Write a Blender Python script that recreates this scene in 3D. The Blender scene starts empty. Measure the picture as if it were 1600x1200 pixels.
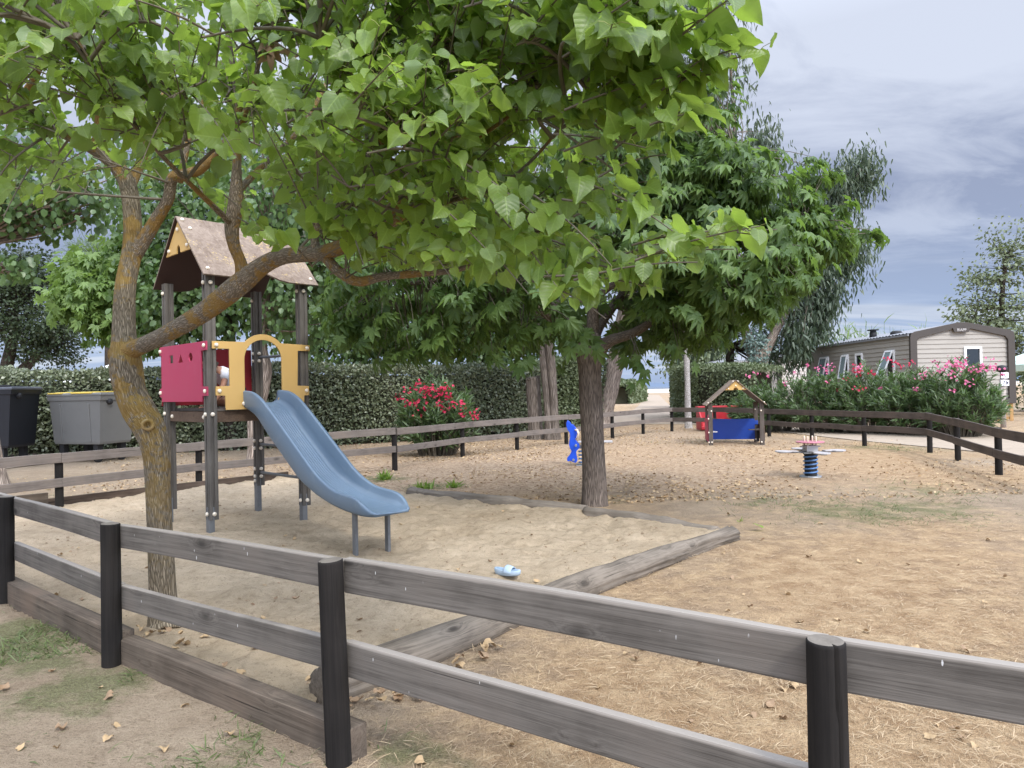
import bpy, bmesh, math, random
import numpy as np
from mathutils import Vector, Matrix, Euler

# ------------------------------------------------------------------ camera, sky, sun, exposure
R = math.radians
scene = bpy.context.scene
COL = scene.collection
CAM_H, FPX, ROLL, PITCH = 1.4, 1110.0, R(1.2), math.atan(9 / 1110)
cam_data = bpy.data.cameras.new('camera')
cam = bpy.data.objects.new('camera', cam_data)
COL.objects.link(cam)
cam_data.sensor_fit = 'HORIZONTAL'
cam_data.sensor_width = 36.0
cam_data.lens = 36.0 * FPX / 1600
cam_data.clip_start, cam_data.clip_end = 0.05, 20000
CAM_M = Matrix.Rotation(R(90) + PITCH, 3, 'X') @ Matrix.Rotation(-ROLL, 3, 'Z')
cam.matrix_world = Matrix.Translation((0, 0, CAM_H)) @ CAM_M.to_4x4()
scene.camera = cam

scene.view_settings.view_transform = 'Standard'
scene.view_settings.look = 'None'
scene.view_settings.gamma = 1
scene.view_settings.exposure = 0.85

SUN_ELEV, SUN_AZ = R(44), R(150)          # bright veiled sun, from behind the camera and to the right
world = bpy.data.worlds.new('World')
scene.world = world
world.use_nodes = True


class NT:
    """tiny node-tree helper"""
    def __init__(s, tree):
        s.t = tree
        tree.nodes.clear()

    def n(s, kind, ins=None, **props):
        nd = s.t.nodes.new(kind)
        for k, v in props.items():
            setattr(nd, k, v)
        for k, v in (ins or {}).items():
            sock = nd.inputs[k]
            if isinstance(v, bpy.types.NodeSocket):
                s.t.links.new(v, sock)
            else:
                sock.default_value = v
        return nd

    def math(s, op, a, b=0.0, clamp=False):
        nd = s.n('ShaderNodeMath', {0: a, 1: b}, operation=op)
        nd.use_clamp = clamp
        return nd.outputs[0]

    def mix(s, f, a, b, mode='MIX'):
        nd = s.n('ShaderNodeMix', data_type='RGBA', blend_type=mode)
        for k, v in ((0, f), (6, a), (7, b)):
            if isinstance(v, bpy.types.NodeSocket):
                s.t.links.new(v, nd.inputs[k])
            else:
                nd.inputs[k].default_value = v if k == 0 else (*v, 1)
        return nd.outputs[2]

    def ramp(s, f, lo, hi, interp='LINEAR'):
        nd = s.n('ShaderNodeMapRange', {0: f, 1: lo, 2: hi, 3: 0.0, 4: 1.0},
                 interpolation_type='SMOOTHSTEP' if interp == 'S' else 'LINEAR')
        nd.clamp = True
        return nd.outputs[0]

    def noise(s, vec, scale, detail=4, rough=0.55, dist=0.0):
        nd = s.n('ShaderNodeTexNoise', {'Vector': vec, 'Scale': scale, 'Detail': detail, 'Roughness': rough, 'Distortion': dist})
        return nd.outputs[0]

    def scale(s, vec, v):
        return s.n('ShaderNodeVectorMath', {0: vec, 1: v}, operation='MULTIPLY').outputs[0]


nt = NT(world.node_tree)
tc = nt.n('ShaderNodeTexCoord')
sep = nt.n('ShaderNodeSeparateXYZ', {0: tc.outputs['Generated']})
zz = nt.math('ADD', nt.math('MAXIMUM', sep.outputs[2], 0.0), 0.13)
u = nt.math('DIVIDE', sep.outputs[0], zz)
v = nt.math('DIVIDE', sep.outputs[1], zz)
vec = nt.n('ShaderNodeCombineXYZ', {0: u, 1: v, 2: 1.7}).outputs[0]
big = nt.noise(nt.scale(vec, (0.45, 0.75, 1)), 1.0, 3, 0.5, 0.4)
mid = nt.noise(nt.scale(vec, (0.8, 1.3, 1)), 1.5, 8, 0.62, 0.8)
n1 = nt.math('ADD', nt.math('MULTIPLY', big, 0.55), nt.math('MULTIPLY', mid, 0.45))
el = sep.outputs[2]
high = nt.ramp(el, 0.22, 0.50, 'S')
band = nt.math('MULTIPLY', nt.ramp(el, 0.03, 0.20, 'S'), nt.ramp(el, 0.42, 0.22, 'S'))
f = nt.math('SUBTRACT', nt.math('ADD', nt.ramp(n1, 0.37, 0.63, 'S'), nt.math('MULTIPLY', high, 0.40)), nt.math('MULTIPLY', band, 0.42), True)
cloud = nt.mix(f, (0.185, 0.215, 0.305), (0.40, 0.432, 0.51))
streak = nt.ramp(nt.noise(nt.scale(vec, (0.35, 2.2, 1)), 1.0, 5, 0.6, 0.4), 0.50, 0.66, 'S')
lowc = nt.mix(nt.math('MULTIPLY', streak, 0.75), (0.215, 0.285, 0.43), (0.42, 0.455, 0.52))
low = nt.ramp(el, 0.24, 0.0, 'S')
sky_c = nt.mix(nt.math('MULTIPLY', low, 0.85), cloud, lowc)
sdir = (math.sin(SUN_AZ) * math.cos(SUN_ELEV), math.cos(SUN_AZ) * math.cos(SUN_ELEV), math.sin(SUN_ELEV))
glow = nt.n('ShaderNodeVectorMath', {0: tc.outputs['Generated'], 1: sdir}, operation='DOT_PRODUCT').outputs['Value']
bright = nt.math('MULTIPLY', nt.math('ADD', nt.math('ADD', 1.0, nt.math('MULTIPLY', nt.ramp(el, 0.42, 0.9), 1.8)), nt.math('MULTIPLY', nt.ramp(glow, 0.1, 1.0, 'S'), 3.6)), 10.0)
sky_c = nt.n('ShaderNodeVectorMath', {0: sky_c, 'Scale': bright}, operation='SCALE').outputs[0]
nish = nt.n('ShaderNodeTexSky', sky_type='NISHITA')
nish.sun_disc = False
nish.sun_elevation = SUN_ELEV
nish.sun_rotation = SUN_AZ
sky_c = nt.mix(0.06, sky_c, nish.outputs[0])
bg = nt.n('ShaderNodeBackground', {'Color': sky_c, 'Strength': 0.1})
nt.n('ShaderNodeOutputWorld', {0: bg.outputs[0]})

sun_data = bpy.data.lights.new('sun', 'SUN')
sun_data.energy = 1.5
sun_data.angle = R(10)
sun_data.color = (1.0, 0.95, 0.88)
sun = bpy.data.objects.new('sun', sun_data)
COL.objects.link(sun)
sun_dir = Vector((math.sin(SUN_AZ) * math.cos(SUN_ELEV), math.cos(SUN_AZ) * math.cos(SUN_ELEV), math.sin(SUN_ELEV)))
sun.rotation_euler = sun_dir.to_track_quat('Z', 'Y').to_euler()

# ------------------------------------------------------------------ layout helpers (photo pixel -> place on the ground)
RNG = np.random.default_rng(7)
random.seed(7)


def ray(px, py):
    return CAM_M @ Vector(((px - 800) / FPX, -(py - 600) / FPX, -1))


def G(px, py, z=0.0):
    d = ray(px, py)
    return Vector((0, 0, CAM_H)) + d * ((z - CAM_H) / d.z)


def P(px, py, D):
    d = ray(px, py)
    return Vector((0, 0, CAM_H)) + d * (D / d.y)


_MT = np.array(CAM_M.transposed())


def pj(p):
    """world points (N,3) -> pixel coordinates, used to trim foliage to the real outline of a crown"""
    q = (np.asarray(p, float) - np.array([0, 0, CAM_H])) @ _MT.T
    w = np.maximum(-q[:, 2], 0.05)
    return 800 + FPX * q[:, 0] / w, 600 - FPX * q[:, 1] / w


# ------------------------------------------------------------------ object helpers
def tag(o, label=None, cat=None, group=None, kind=None):
    if label: o['label'] = label
    if cat: o['category'] = cat
    if group: o['group'] = group
    if kind: o['kind'] = kind
    return o


def empty(name, loc, label, cat, group=None, rz=0.0):
    o = bpy.data.objects.new(name, None)
    o.empty_display_size = 0.1
    COL.objects.link(o)
    o.location = loc
    o.rotation_euler = (0, 0, rz)
    return tag(o, label, cat, group)


def link(name, me, parent=None, mats=(), loc=None, rot=None):
    for m in mats:
        me.materials.append(m)
    o = bpy.data.objects.new(name, me)
    COL.objects.link(o)
    if parent: o.parent = parent
    if loc is not None: o.location = loc
    if rot is not None: o.rotation_euler = rot
    return o


def children(o):
    return [c for c in bpy.data.objects if c.parent is o]


def copy_tree(o, parent=None):
    c = o.copy()
    COL.objects.link(c)
    c.parent = parent
    for ch in children(o):
        copy_tree(ch, c)
    return c


def np_mesh(name, V, F, uv=None, mat=None, smooth=True):
    """V (n,3); F list of int arrays (m,k) of one or several polygon sizes; uv per vertex"""
    V = np.asarray(V, np.float32)
    if not isinstance(F, (list, tuple)): F = [F]
    F = [np.asarray(f, np.int32) for f in F if len(f)]
    loops = np.concatenate([f.ravel() for f in F])
    counts = np.concatenate([np.full(len(f), f.shape[1], np.int32) for f in F])
    starts = np.concatenate([[0], np.cumsum(counts)[:-1]]).astype(np.int32)
    me = bpy.data.meshes.new(name)
    me.vertices.add(len(V))
    me.vertices.foreach_set('co', V.ravel())
    me.loops.add(len(loops))
    me.loops.foreach_set('vertex_index', loops)
    me.polygons.add(len(counts))
    me.polygons.foreach_set('loop_start', starts)
    if mat is not None:
        me.polygons.foreach_set('material_index', np.asarray(mat, np.int32))
    me.polygons.foreach_set('use_smooth', np.full(len(counts), smooth, bool))
    if uv is not None:
        l = me.uv_layers.new(name='UVMap')
        l.data.foreach_set('uv', np.asarray(uv, np.float32)[loops].ravel())
    me.update()
    me.validate()
    return me


class MB:
    """collects shapes, then links them as ONE mesh object"""
    def __init__(s):
        s.V, s.F, s.M, s.S, s.UV = [], [], [], [], []

    def add(s, verts, faces, mat=0, smooth=False, uv=None):
        b = len(s.V)
        s.V += [tuple(v) for v in verts]
        s.UV += [tuple(x) for x in (uv if uv is not None else [(0, 0)] * len(verts))]
        for f in faces:
            s.F.append([b + i for i in f]); s.M.append(mat); s.S.append(smooth)
        return s

    def box(s, c, size, rot=None, mat=0, taper=1.0):
        hx, hy, hz = [x / 2 for x in size]
        vs = []
        for z, t in ((-hz, 1.0), (hz, taper)):
            for x, y in ((-hx, -hy), (hx, -hy), (hx, hy), (-hx, hy)):
                v = Vector((x * t, y * t, z))
                if rot is not None: v = rot @ v
                vs.append(v + Vector(c))
        return s.add(vs, [(3, 2, 1, 0), (4, 5, 6, 7), (0, 1, 5, 4), (1, 2, 6, 5), (2, 3, 7, 6), (3, 0, 4, 7)], mat)

    def tube(s, pts, rad, n=12, mat=0, smooth=True, cap=True, wob=0.0, seed=0, squash=None):
        pts = [Vector(p) for p in pts]
        if not hasattr(rad, '__len__'): rad = [rad] * len(pts)
        rng = np.random.default_rng(seed)
        T = [(pts[min(i + 1, len(pts) - 1)] - pts[max(i - 1, 0)]).normalized() for i in range(len(pts))]
        ref = Vector((0, -1, 0)) if abs(T[0].y) < 0.9 else Vector((1, 0, 0))
        N = (ref - T[0] * ref.dot(T[0])).normalized()
        vs, uv, L = [], [], 0.0
        ph = rng.uniform(0, 6.28, 4)
        for i, (p, t, r) in enumerate(zip(pts, T, rad)):
            N = (N - t * N.dot(t)).normalized()
            B = t.cross(N)
            if i: L += (p - pts[i - 1]).length
            for k in range(n):
                a = 2 * math.pi * k / n + math.pi
                rr = r * (1 + wob * (math.sin(2 * a + ph[0] + L * 3) * .5 + math.sin(3 * a + ph[1] - L * 5) * .35 + math.sin(5 * a + ph[2] + L * 9) * .2))
                vs.append(p + N * math.cos(a) * rr + B * math.sin(a) * rr)
                uv.append((k / n * 6.2832 * rad[0], L))
        fs = []
        for i in range(len(pts) - 1):
            for k in range(n):
                a, b = i * n + k, i * n + (k + 1) % n
                fs.append((a, b, b + n, a + n))
        s.add(vs, fs, mat, smooth, uv)
        if cap:
            b = len(s.V) - len(vs)
            s.F += [[b + k for k in range(n)][::-1], [b + len(vs) - n + k for k in range(n)]]
            s.M += [mat, mat]; s.S += [False, False]
        return s

    def lathe(s, prof, n=20, c=(0, 0, 0), mat=0, rot=None, smooth=True):
        """prof: (radius, height) from bottom to top"""
        vs, fs = [], []
        for r, z in prof:
            for k in range(n):
                a = 2 * math.pi * k / n
                v = Vector((r * math.cos(a), r * math.sin(a), z))
                if rot is not None: v = rot @ v
                vs.append(v + Vector(c))
        for i in range(len(prof) - 1):
            for k in range(n):
                a, b = i * n + k, i * n + (k + 1) % n
                fs.append((a, b, b + n, a + n))
        fs.append(tuple(range(n))[::-1]); fs.append(tuple((len(prof) - 1) * n + k for k in range(n)))
        return s.add(vs, fs, mat, smooth)

    def prism(s, poly, o, ex, ey, ez, depth, mat=0):
        """polygon in the (ex,ey) plane at o, extruded along ez"""
        o, ex, ey, ez = Vector(o), Vector(ex), Vector(ey), Vector(ez)
        n = len(poly)
        vs = [o + ex * a + ey * b for a, b in poly] + [o + ex * a + ey * b + ez * depth for a, b in poly]
        return s.add(vs, [tuple(range(n))[::-1], tuple(range(n, 2 * n))] + [(i, (i + 1) % n, n + (i + 1) % n, n + i) for i in range(n)], mat)

    def mesh(s, name, bevel=0.0, seg=2, off=None):
        me = bpy.data.meshes.new(name)
        V = s.V if off is None else [(v[0] - off[0], v[1] - off[1], v[2] - off[2]) for v in s.V]
        me.from_pydata(V, [], s.F)
        me.polygons.foreach_set('material_index', s.M)
        me.polygons.foreach_set('use_smooth', s.S)
        l = me.uv_layers.new(name='UVMap')
        idx = np.empty(len(me.loops), np.int32)
        me.loops.foreach_get('vertex_index', idx)
        l.data.foreach_set('uv', np.array(s.UV, np.float32)[idx].ravel())
        bm = bmesh.new(); bm.from_mesh(me)
        bmesh.ops.recalc_face_normals(bm, faces=bm.faces)
        if bevel:
            ed = [e for e in bm.edges if len(e.link_faces) == 2 and e.calc_face_angle(0) > 0.6]
            bmesh.ops.bevel(bm, geom=ed, offset=bevel, segments=seg, affect='EDGES', profile=0.6, clamp_overlap=True)
        bm.to_mesh(me); bm.free()
        return me

    def build(s, name, mats, parent=None, bevel=0.0, seg=2, off=None, loc=None, rot=None):
        if not isinstance(mats, (list, tuple)): mats = [mats]
        if name == 'bolt_cap':                                            # every cap an object of its own
            out = []
            nf = len(s.F) // (len(s.V) // 70)
            for k in range(len(s.V) // 70):
                q = MB()
                q.V, q.UV = s.V[70 * k:70 * k + 70], s.UV[70 * k:70 * k + 70]
                q.F = [[i - 70 * k for i in f] for f in s.F[nf * k:nf * k + nf]]
                q.M, q.S = s.M[nf * k:nf * k + nf], s.S[nf * k:nf * k + nf]
                out.append(link(name, q.mesh(name), parent, mats))
            return out
        return link(name, s.mesh(name, bevel, seg, off), parent, mats, loc, rot)


def plate_mesh(name, loops, thick, frame, bevel=0.002, res=2):
    """flat sheet with holes: loops = outlines of (a,b) in the plane of frame (4x4 matrix: x,y in plane, z through)"""
    cu = bpy.data.curves.new(name, 'CURVE')
    cu.dimensions = '2D'; cu.fill_mode = 'BOTH'
    cu.extrude = thick / 2 - bevel; cu.bevel_depth = bevel; cu.bevel_resolution = 1
    cu.offset = -bevel
    for lp in loops:
        sp = cu.splines.new('POLY')
        sp.points.add(len(lp) - 1)
        for p, (a, b) in zip(sp.points, lp): p.co = (a, b, 0, 1)
        sp.use_cyclic_u = True
    o = bpy.data.objects.new(name, cu)
    COL.objects.link(o)
    dg = bpy.context.evaluated_depsgraph_get()
    me = bpy.data.meshes.new_from_object(o.evaluated_get(dg))
    me.name = name
    bpy.data.objects.remove(o); bpy.data.curves.remove(cu)
    me.transform(frame)
    me.polygons.foreach_set('use_smooth', np.zeros(len(me.polygons), bool))
    return me


def frame(o, ex, ey, ez):
    m = Matrix.Identity(4)
    for i, c in enumerate((ex, ey, ez, o)):
        for k in range(3): m[k][i] = c[k]
    return m


def arc(cx, cy, r, a0, a1, n=12, ry=None):
    ry = ry or r
    return [(cx + r * math.cos(R(a0 + (a1 - a0) * i / n)), cy + ry * math.sin(R(a0 + (a1 - a0) * i / n))) for i in range(n + 1)]


def spline(pts, n=6):
    """Catmull-Rom through (x,y,z,r...) rows, n steps a span"""
    A = np.array(pts, float)
    A = np.vstack([2 * A[0] - A[1], A, 2 * A[-1] - A[-2]])
    out = []
    for i in range(1, len(A) - 2):
        for k in range(n):
            t = k / n
            out.append(0.5 * (2 * A[i] + (A[i + 1] - A[i - 1]) * t + (2 * A[i - 1] - 5 * A[i] + 4 * A[i + 1] - A[i + 2]) * t * t + (3 * A[i] - A[i - 1] - 3 * A[i + 1] + A[i + 2]) * t ** 3))
    out.append(A[-2])
    return np.array(out)


def vnoise(x, y, seed=0):
    """smooth value noise on arrays, about 0..1"""
    xi, yi = np.floor(x).astype(int), np.floor(y).astype(int)
    xf, yf = x - xi, y - yi

    def h(a, b):
        k = (a * 374761393 + b * 668265263 + seed * 974711) & 0x7fffffff
        k = ((k ^ (k >> 13)) * 1274126177) & 0x7fffffff
        return ((k ^ (k >> 16)) & 0xffff) / 65535.0
    sx, sy = xf * xf * (3 - 2 * xf), yf * yf * (3 - 2 * yf)
    a = h(xi, yi) * (1 - sx) + h(xi + 1, yi) * sx
    b = h(xi, yi + 1) * (1 - sx) + h(xi + 1, yi + 1) * sx
    return a * (1 - sy) + b * sy


def fbm(x, y, o=4, seed=0):
    r, a, t = 0, 1.0, 0
    for i in range(o):
        r = r + a * vnoise(x * 2 ** i, y * 2 ** i, seed + i); t += a; a *= 0.5
    return r / t


def in_poly(x, y, poly):
    inside = np.zeros(np.shape(x), bool)
    n = len(poly)
    for i in range(n):
        (x1, y1), (x2, y2) = poly[i], poly[(i + 1) % n]
        c = (y1 > y) != (y2 > y)
        with np.errstate(divide='ignore', invalid='ignore'):
            xi = (x2 - x1) * (y - y1) / (y2 - y1 + 1e-12) + x1
        inside ^= c & (x < xi)
    return inside
# ------------------------------------------------------------------ materials
def new_mat(name):
    m = bpy.data.materials.new(name)
    m.use_nodes = True
    return m, NT(m.node_tree)


def finish(nt, col, rough=0.6, bump=None, bstr=0.3, bdist=0.01, spec=0.4, metal=0.0, extra=None):
    ins = {'Base Color': col if isinstance(col, bpy.types.NodeSocket) else (*col, 1), 'Roughness': rough, 'Metallic': metal, 'Specular IOR Level': spec}
    if bump is not None:
        ins['Normal'] = nt.n('ShaderNodeBump', {'Height': bump, 'Strength': bstr, 'Distance': bdist}).outputs[0]
    ins.update(extra or {})
    b = nt.n('ShaderNodeBsdfPrincipled', ins)
    nt.n('ShaderNodeOutputMaterial', {0: b.outputs[0]})
    return b


def obj_vec(nt):
    """object coordinates with an offset of each object's own, so that copies differ"""
    tc = nt.n('ShaderNodeTexCoord')
    oi = nt.n('ShaderNodeObjectInfo')
    off = nt.math('MULTIPLY', oi.outputs['Random'], 37.0)
    return nt.n('ShaderNodeVectorMath', {0: tc.outputs['Object'], 1: nt.n('ShaderNodeCombineXYZ', {0: off, 1: off, 2: off}).outputs[0]}, operation='ADD').outputs[0]


def wood_mat(name, dark, light, axis='X', knots=True, spots=False, rough=0.8, warm=None, grain=1.0, bleach_skylight=None):
    m, nt = new_mat(name)
    v = obj_vec(nt)
    st = {'X': (1.1, 34, 34), 'Z': (34, 34, 1.1)}[axis]
    kn = {'X': (2.2, 5.5, 5.5), 'Z': (5.5, 5.5, 2.2)}[axis]
    vor = nt.n('ShaderNodeTexVoronoi', {'Vector': nt.scale(v, kn), 'Scale': 1.0, 'Randomness': 1.0}, distance='EUCLIDEAN')
    kd = vor.outputs['Distance']
    ring = nt.ramp(kd, 0.30, 0.0, 'S')
    warp = nt.n('ShaderNodeVectorMath', {0: nt.scale(v, st), 1: nt.n('ShaderNodeCombineXYZ', {0: ring, 1: nt.math('MULTIPLY', ring, 1.5), 2: nt.math('MULTIPLY', ring, 1.5)}).outputs[0]}, operation='ADD').outputs[0]
    g1 = nt.noise(warp, 1.6, 6, 0.65, 0.6)
    g2 = nt.noise(nt.scale(v, tuple(x * 4 if x > 2 else x for x in st)), 2.0, 4, 0.6, 0.2)
    blot = nt.noise(v, 3.0, 4, 0.6)
    t = nt.math('ADD', nt.math('MULTIPLY', g1, 0.55 * grain), nt.math('ADD', nt.math('MULTIPLY', g2, 0.3), nt.math('MULTIPLY', blot, 0.45)))
    col = nt.mix(nt.ramp(t, 0.50, 0.80), dark, light)
    if warm: col = nt.mix(nt.math('MULTIPLY', nt.ramp(blot, 0.5, 0.75), 0.6), col, warm)
    if knots:
        k = nt.math('MULTIPLY', nt.ramp(kd, 0.16, 0.03, 'S'), 0.75)
        col = nt.mix(k, col, tuple(c * 0.35 for c in dark))
    crack = nt.ramp(nt.noise(nt.scale(v, tuple(x * 1.4 if x > 2 else x * 0.5 for x in st)), 1.2, 2, 0.4, 0.3), 0.73, 0.77)
    col = nt.mix(nt.math('MULTIPLY', crack, 0.8), col, tuple(c * 0.25 for c in dark))
    if spots:
        vs = nt.n('ShaderNodeTexVoronoi', {'Vector': nt.scale(v, (38.0, 38.0, 11.0)), 'Scale': 1.0}).outputs['Distance']
        s1 = nt.ramp(nt.math('ADD', vs, nt.math('MULTIPLY', nt.noise(v, 60, 2), 0.04)), 0.125, 0.10)
        s1 = nt.math('MULTIPLY', s1, nt.ramp(nt.noise(v, 7.3, 1), 0.56, 0.60))
        col = nt.mix(nt.math('MULTIPLY', s1, 0.8), col, (0.62, 0.62, 0.6))
    if bleach_skylight:                                                            # pale upper arris: weather bleaching plus sky light painted on the top edge
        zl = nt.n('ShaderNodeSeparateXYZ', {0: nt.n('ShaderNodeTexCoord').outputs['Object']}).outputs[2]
        e = nt.ramp(nt.math('ADD', zl, nt.math('MULTIPLY', nt.math('SUBTRACT', blot, 0.5), 0.012)), bleach_skylight - 0.006, bleach_skylight)
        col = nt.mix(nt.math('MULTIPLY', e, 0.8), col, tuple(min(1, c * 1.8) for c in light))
    bump = nt.math('SUBTRACT', nt.math('ADD', g1, nt.math('MULTIPLY', g2, 0.5)), nt.math('MULTIPLY', crack, 1.5))
    finish(nt, col, rough, bump, 0.35, 0.004, 0.25)
    return m


def plain_mat(name, col, rough=0.5, var=0.12, scale=6, bstr=0.1, bdist=0.002, spec=0.4, metal=0.0, dirt=None, dirt_amt=0.4, bscale=80):
    m, nt = new_mat(name)
    v = obj_vec(nt)
    a = nt.noise(v, scale, 5, 0.6)
    c = nt.mix(a, tuple(x * (1 - var) for x in col), tuple(min(1, x * (1 + var)) for x in col))
    if dirt:
        d = nt.ramp(nt.noise(v, scale * 1.7, 8, 0.7, 0.5), 0.52, 0.72, 'S')
        c = nt.mix(nt.math('MULTIPLY', d, dirt_amt), c, dirt)
    r = nt.math('ADD', rough - 0.08, nt.math('MULTIPLY', a, 0.16))
    finish(nt, c, r, nt.noise(v, bscale, 3), bstr, bdist, spec, metal)
    return m


M = {}
M['rail'] = wood_mat('weathered rail', (0.064, 0.056, 0.047), (0.176, 0.158, 0.136), 'X', True, True, warm=(0.115, 0.094, 0.077), bleach_skylight=0.060)
M['rail_far'] = wood_mat('weathered far rail', (0.10, 0.083, 0.07), (0.20, 0.172, 0.148), 'X', True, False, warm=(0.17, 0.13, 0.10))
M['rail_brown'] = wood_mat('brown weathered rail', (0.055, 0.043, 0.035), (0.125, 0.10, 0.083), 'X', True, False, warm=(0.10, 0.07, 0.05))
M['timber'] = wood_mat('edging timber', (0.052, 0.039, 0.028), (0.165, 0.132, 0.10), 'X', True, False, warm=(0.14, 0.095, 0.065))
M['timber_dark'] = wood_mat('dark edging timber', (0.05, 0.035, 0.025), (0.13, 0.095, 0.07), 'X', True, False)
M['log'] = wood_mat('weathered log', (0.050, 0.040, 0.030), (0.205, 0.172, 0.134), 'X', True, False, grain=1.2)
M['log_grey'] = wood_mat('sanded in log', (0.13, 0.108, 0.084), (0.27, 0.232, 0.186), 'X', True, False)
M['tower_wood'] = wood_mat('tower post wood', (0.066, 0.059, 0.050), (0.150, 0.136, 0.118), 'Z', True, False)
M['beam_brown'] = wood_mat('brown beam', (0.06, 0.038, 0.025), (0.14, 0.095, 0.065), 'X', True, False)
M['play_wood'] = wood_mat('playhouse post wood', (0.06, 0.048, 0.038), (0.13, 0.108, 0.092), 'Z', True, False)
M['black_post'] = wood_mat('black stained post', (0.0060, 0.0052, 0.0046), (0.020, 0.017, 0.0145), 'Z', False, False, rough=0.88)
M['end_grain'] = plain_mat('sawn end grain', (0.17, 0.15, 0.125), 0.9, 0.45, 30, 0.5, 0.004, 0.2)
M['galv'] = plain_mat('galvanised steel', (0.30, 0.31, 0.31), 0.5, 0.25, 25, 0.1, 0.001, 0.5, 0.55)
M['galv_dull'] = plain_mat('dull galvanised steel', (0.17, 0.175, 0.175), 0.6, 0.3, 18, 0.1, 0.001, 0.4, 0.3)
M['bolt'] = plain_mat('ivory bolt cap', (0.74, 0.66, 0.53), 0.45, 0.08, 20)
M['pink'] = plain_mat('faded pink panel', (0.37, 0.034, 0.082), 0.5, 0.10, 2.5, 0.08, 0.001, 0.35, dirt=(0.38, 0.085, 0.14), dirt_amt=0.25)
M['yellow'] = plain_mat('ochre yellow panel', (0.54, 0.345, 0.115), 0.5, 0.07, 2.5, 0.08, 0.001, 0.35)
M['red_panel'] = plain_mat('red panel', (0.20, 0.008, 0.016), 0.5, 0.1, 3)
M['blue_panel'] = plain_mat('blue panel', (0.012, 0.055, 0.33), 0.45, 0.1, 3, dirt=(0.03, 0.08, 0.36), dirt_amt=0.4)
M['blue_bright'] = plain_mat('bright blue board', (0.015, 0.085, 0.62), 0.4, 0.08, 3)
M['slide'] = plain_mat('slate blue plastic', (0.135, 0.192, 0.252), 0.36, 0.06, 3, 0.12, 0.0012, 0.5, dirt=(0.20, 0.25, 0.29), dirt_amt=0.5, bscale=160)
M['black_bin'] = plain_mat('black bin plastic', (0.013, 0.014, 0.018), 0.45, 0.1, 4)
M['black_lid'] = plain_mat('dark grey lid plastic', (0.10, 0.105, 0.12), 0.45, 0.1, 4)
M['grey_bin'] = plain_mat('grey bin plastic', (0.165, 0.163, 0.152), 0.5, 0.08, 3, dirt=(0.12, 0.12, 0.115), dirt_amt=0.3)
M['yellow_lid'] = plain_mat('yellow lid plastic', (0.72, 0.52, 0.10), 0.45, 0.06, 4, dirt=(0.75, 0.66, 0.38), dirt_amt=0.5)
M['rubber'] = plain_mat('black rubber', (0.02, 0.02, 0.021), 0.7, 0.2, 10)
M['red_plastic'] = plain_mat('red plastic', (0.42, 0.022, 0.032), 0.4, 0.08, 3, dirt=(0.50, 0.10, 0.10), dirt_amt=0.3)
M['spring_blue'] = plain_mat('blue spring steel', (0.10, 0.21, 0.42), 0.45, 0.2, 14)
M['seat_grey'] = plain_mat('pale grey board', (0.42, 0.40, 0.39), 0.5, 0.08, 6)
M['pink_disc'] = plain_mat('faded pink disc', (0.43, 0.16, 0.195), 0.5, 0.06, 6)
M['peg'] = plain_mat('beige peg', (0.66, 0.55, 0.42), 0.45, 0.05, 8)
M['sandal'] = plain_mat('pale blue foam', (0.36, 0.46, 0.56), 0.6, 0.05, 12, 0.2, 0.002)
M['sandal_foot'] = plain_mat('blue footbed', (0.25, 0.35, 0.45), 0.65, 0.06, 20, 0.3, 0.002)
M['white_frame'] = plain_mat('white window frame', (0.80, 0.80, 0.79), 0.4, 0.03, 6)
M['black_glass'] = plain_mat('dark window opening', (0.008, 0.011, 0.012), 0.1, 0.2, 4, 0.0, 0.001, 0.5)
M['pane'] = plain_mat('pale window pane', (0.20, 0.255, 0.26), 0.08, 0.15, 2, 0.0, 0.001, 0.8)
M['taupe'] = plain_mat('taupe trim', (0.058, 0.048, 0.039), 0.5, 0.06, 3)
M['roof_grey'] = plain_mat('grey ribbed roof sheet', (0.22, 0.225, 0.235), 0.45, 0.12, 3, spec=0.5)
M['skirt_wood'] = wood_mat('honey skirt boards', (0.25, 0.13, 0.04), (0.46, 0.28, 0.12), 'Z', False)
M['pale_post'] = wood_mat('pale grey post', (0.26, 0.22, 0.19), (0.44, 0.38, 0.34), 'Z', False)
M['sign_white'] = plain_mat('white sign face', (0.78, 0.78, 0.82), 0.4, 0.04, 6)
M['sign_ink'] = plain_mat('dark sign ink', (0.02, 0.02, 0.045), 0.5, 0.1, 6)
M['badge_ink'] = plain_mat('pale badge lettering', (0.55, 0.52, 0.49), 0.5, 0.05, 6)
M['skin'] = plain_mat('skin', (0.42, 0.215, 0.14), 0.5, 0.06, 12, 0.1, 0.001)
M['shirt'] = plain_mat('white cotton', (0.76, 0.77, 0.80), 0.85, 0.04, 30, 0.3, 0.002)
M['shorts'] = plain_mat('dark cotton', (0.03, 0.035, 0.05), 0.85, 0.1, 30)
M['hair'] = plain_mat('dark brown hair', (0.03, 0.02, 0.013), 0.6, 0.3, 60, 0.6, 0.003)
M['car_paint'] = plain_mat('grey blue car paint', (0.28, 0.31, 0.38), 0.25, 0.05, 2, 0, 0.001, 0.6, 0.3)
M['car_glass'] = plain_mat('car glass', (0.02, 0.025, 0.03), 0.06, 0.1, 3, 0, 0.001, 0.7)
M['tail_red'] = plain_mat('red lamp lens', (0.72, 0.10, 0.06), 0.2, 0.08, 8)
M['canvas'] = plain_mat('white canvas', (0.80, 0.80, 0.78), 0.8, 0.04, 5)
M['canvas_green'] = plain_mat('pale green canvas', (0.55, 0.68, 0.58), 0.8, 0.04, 5)


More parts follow.
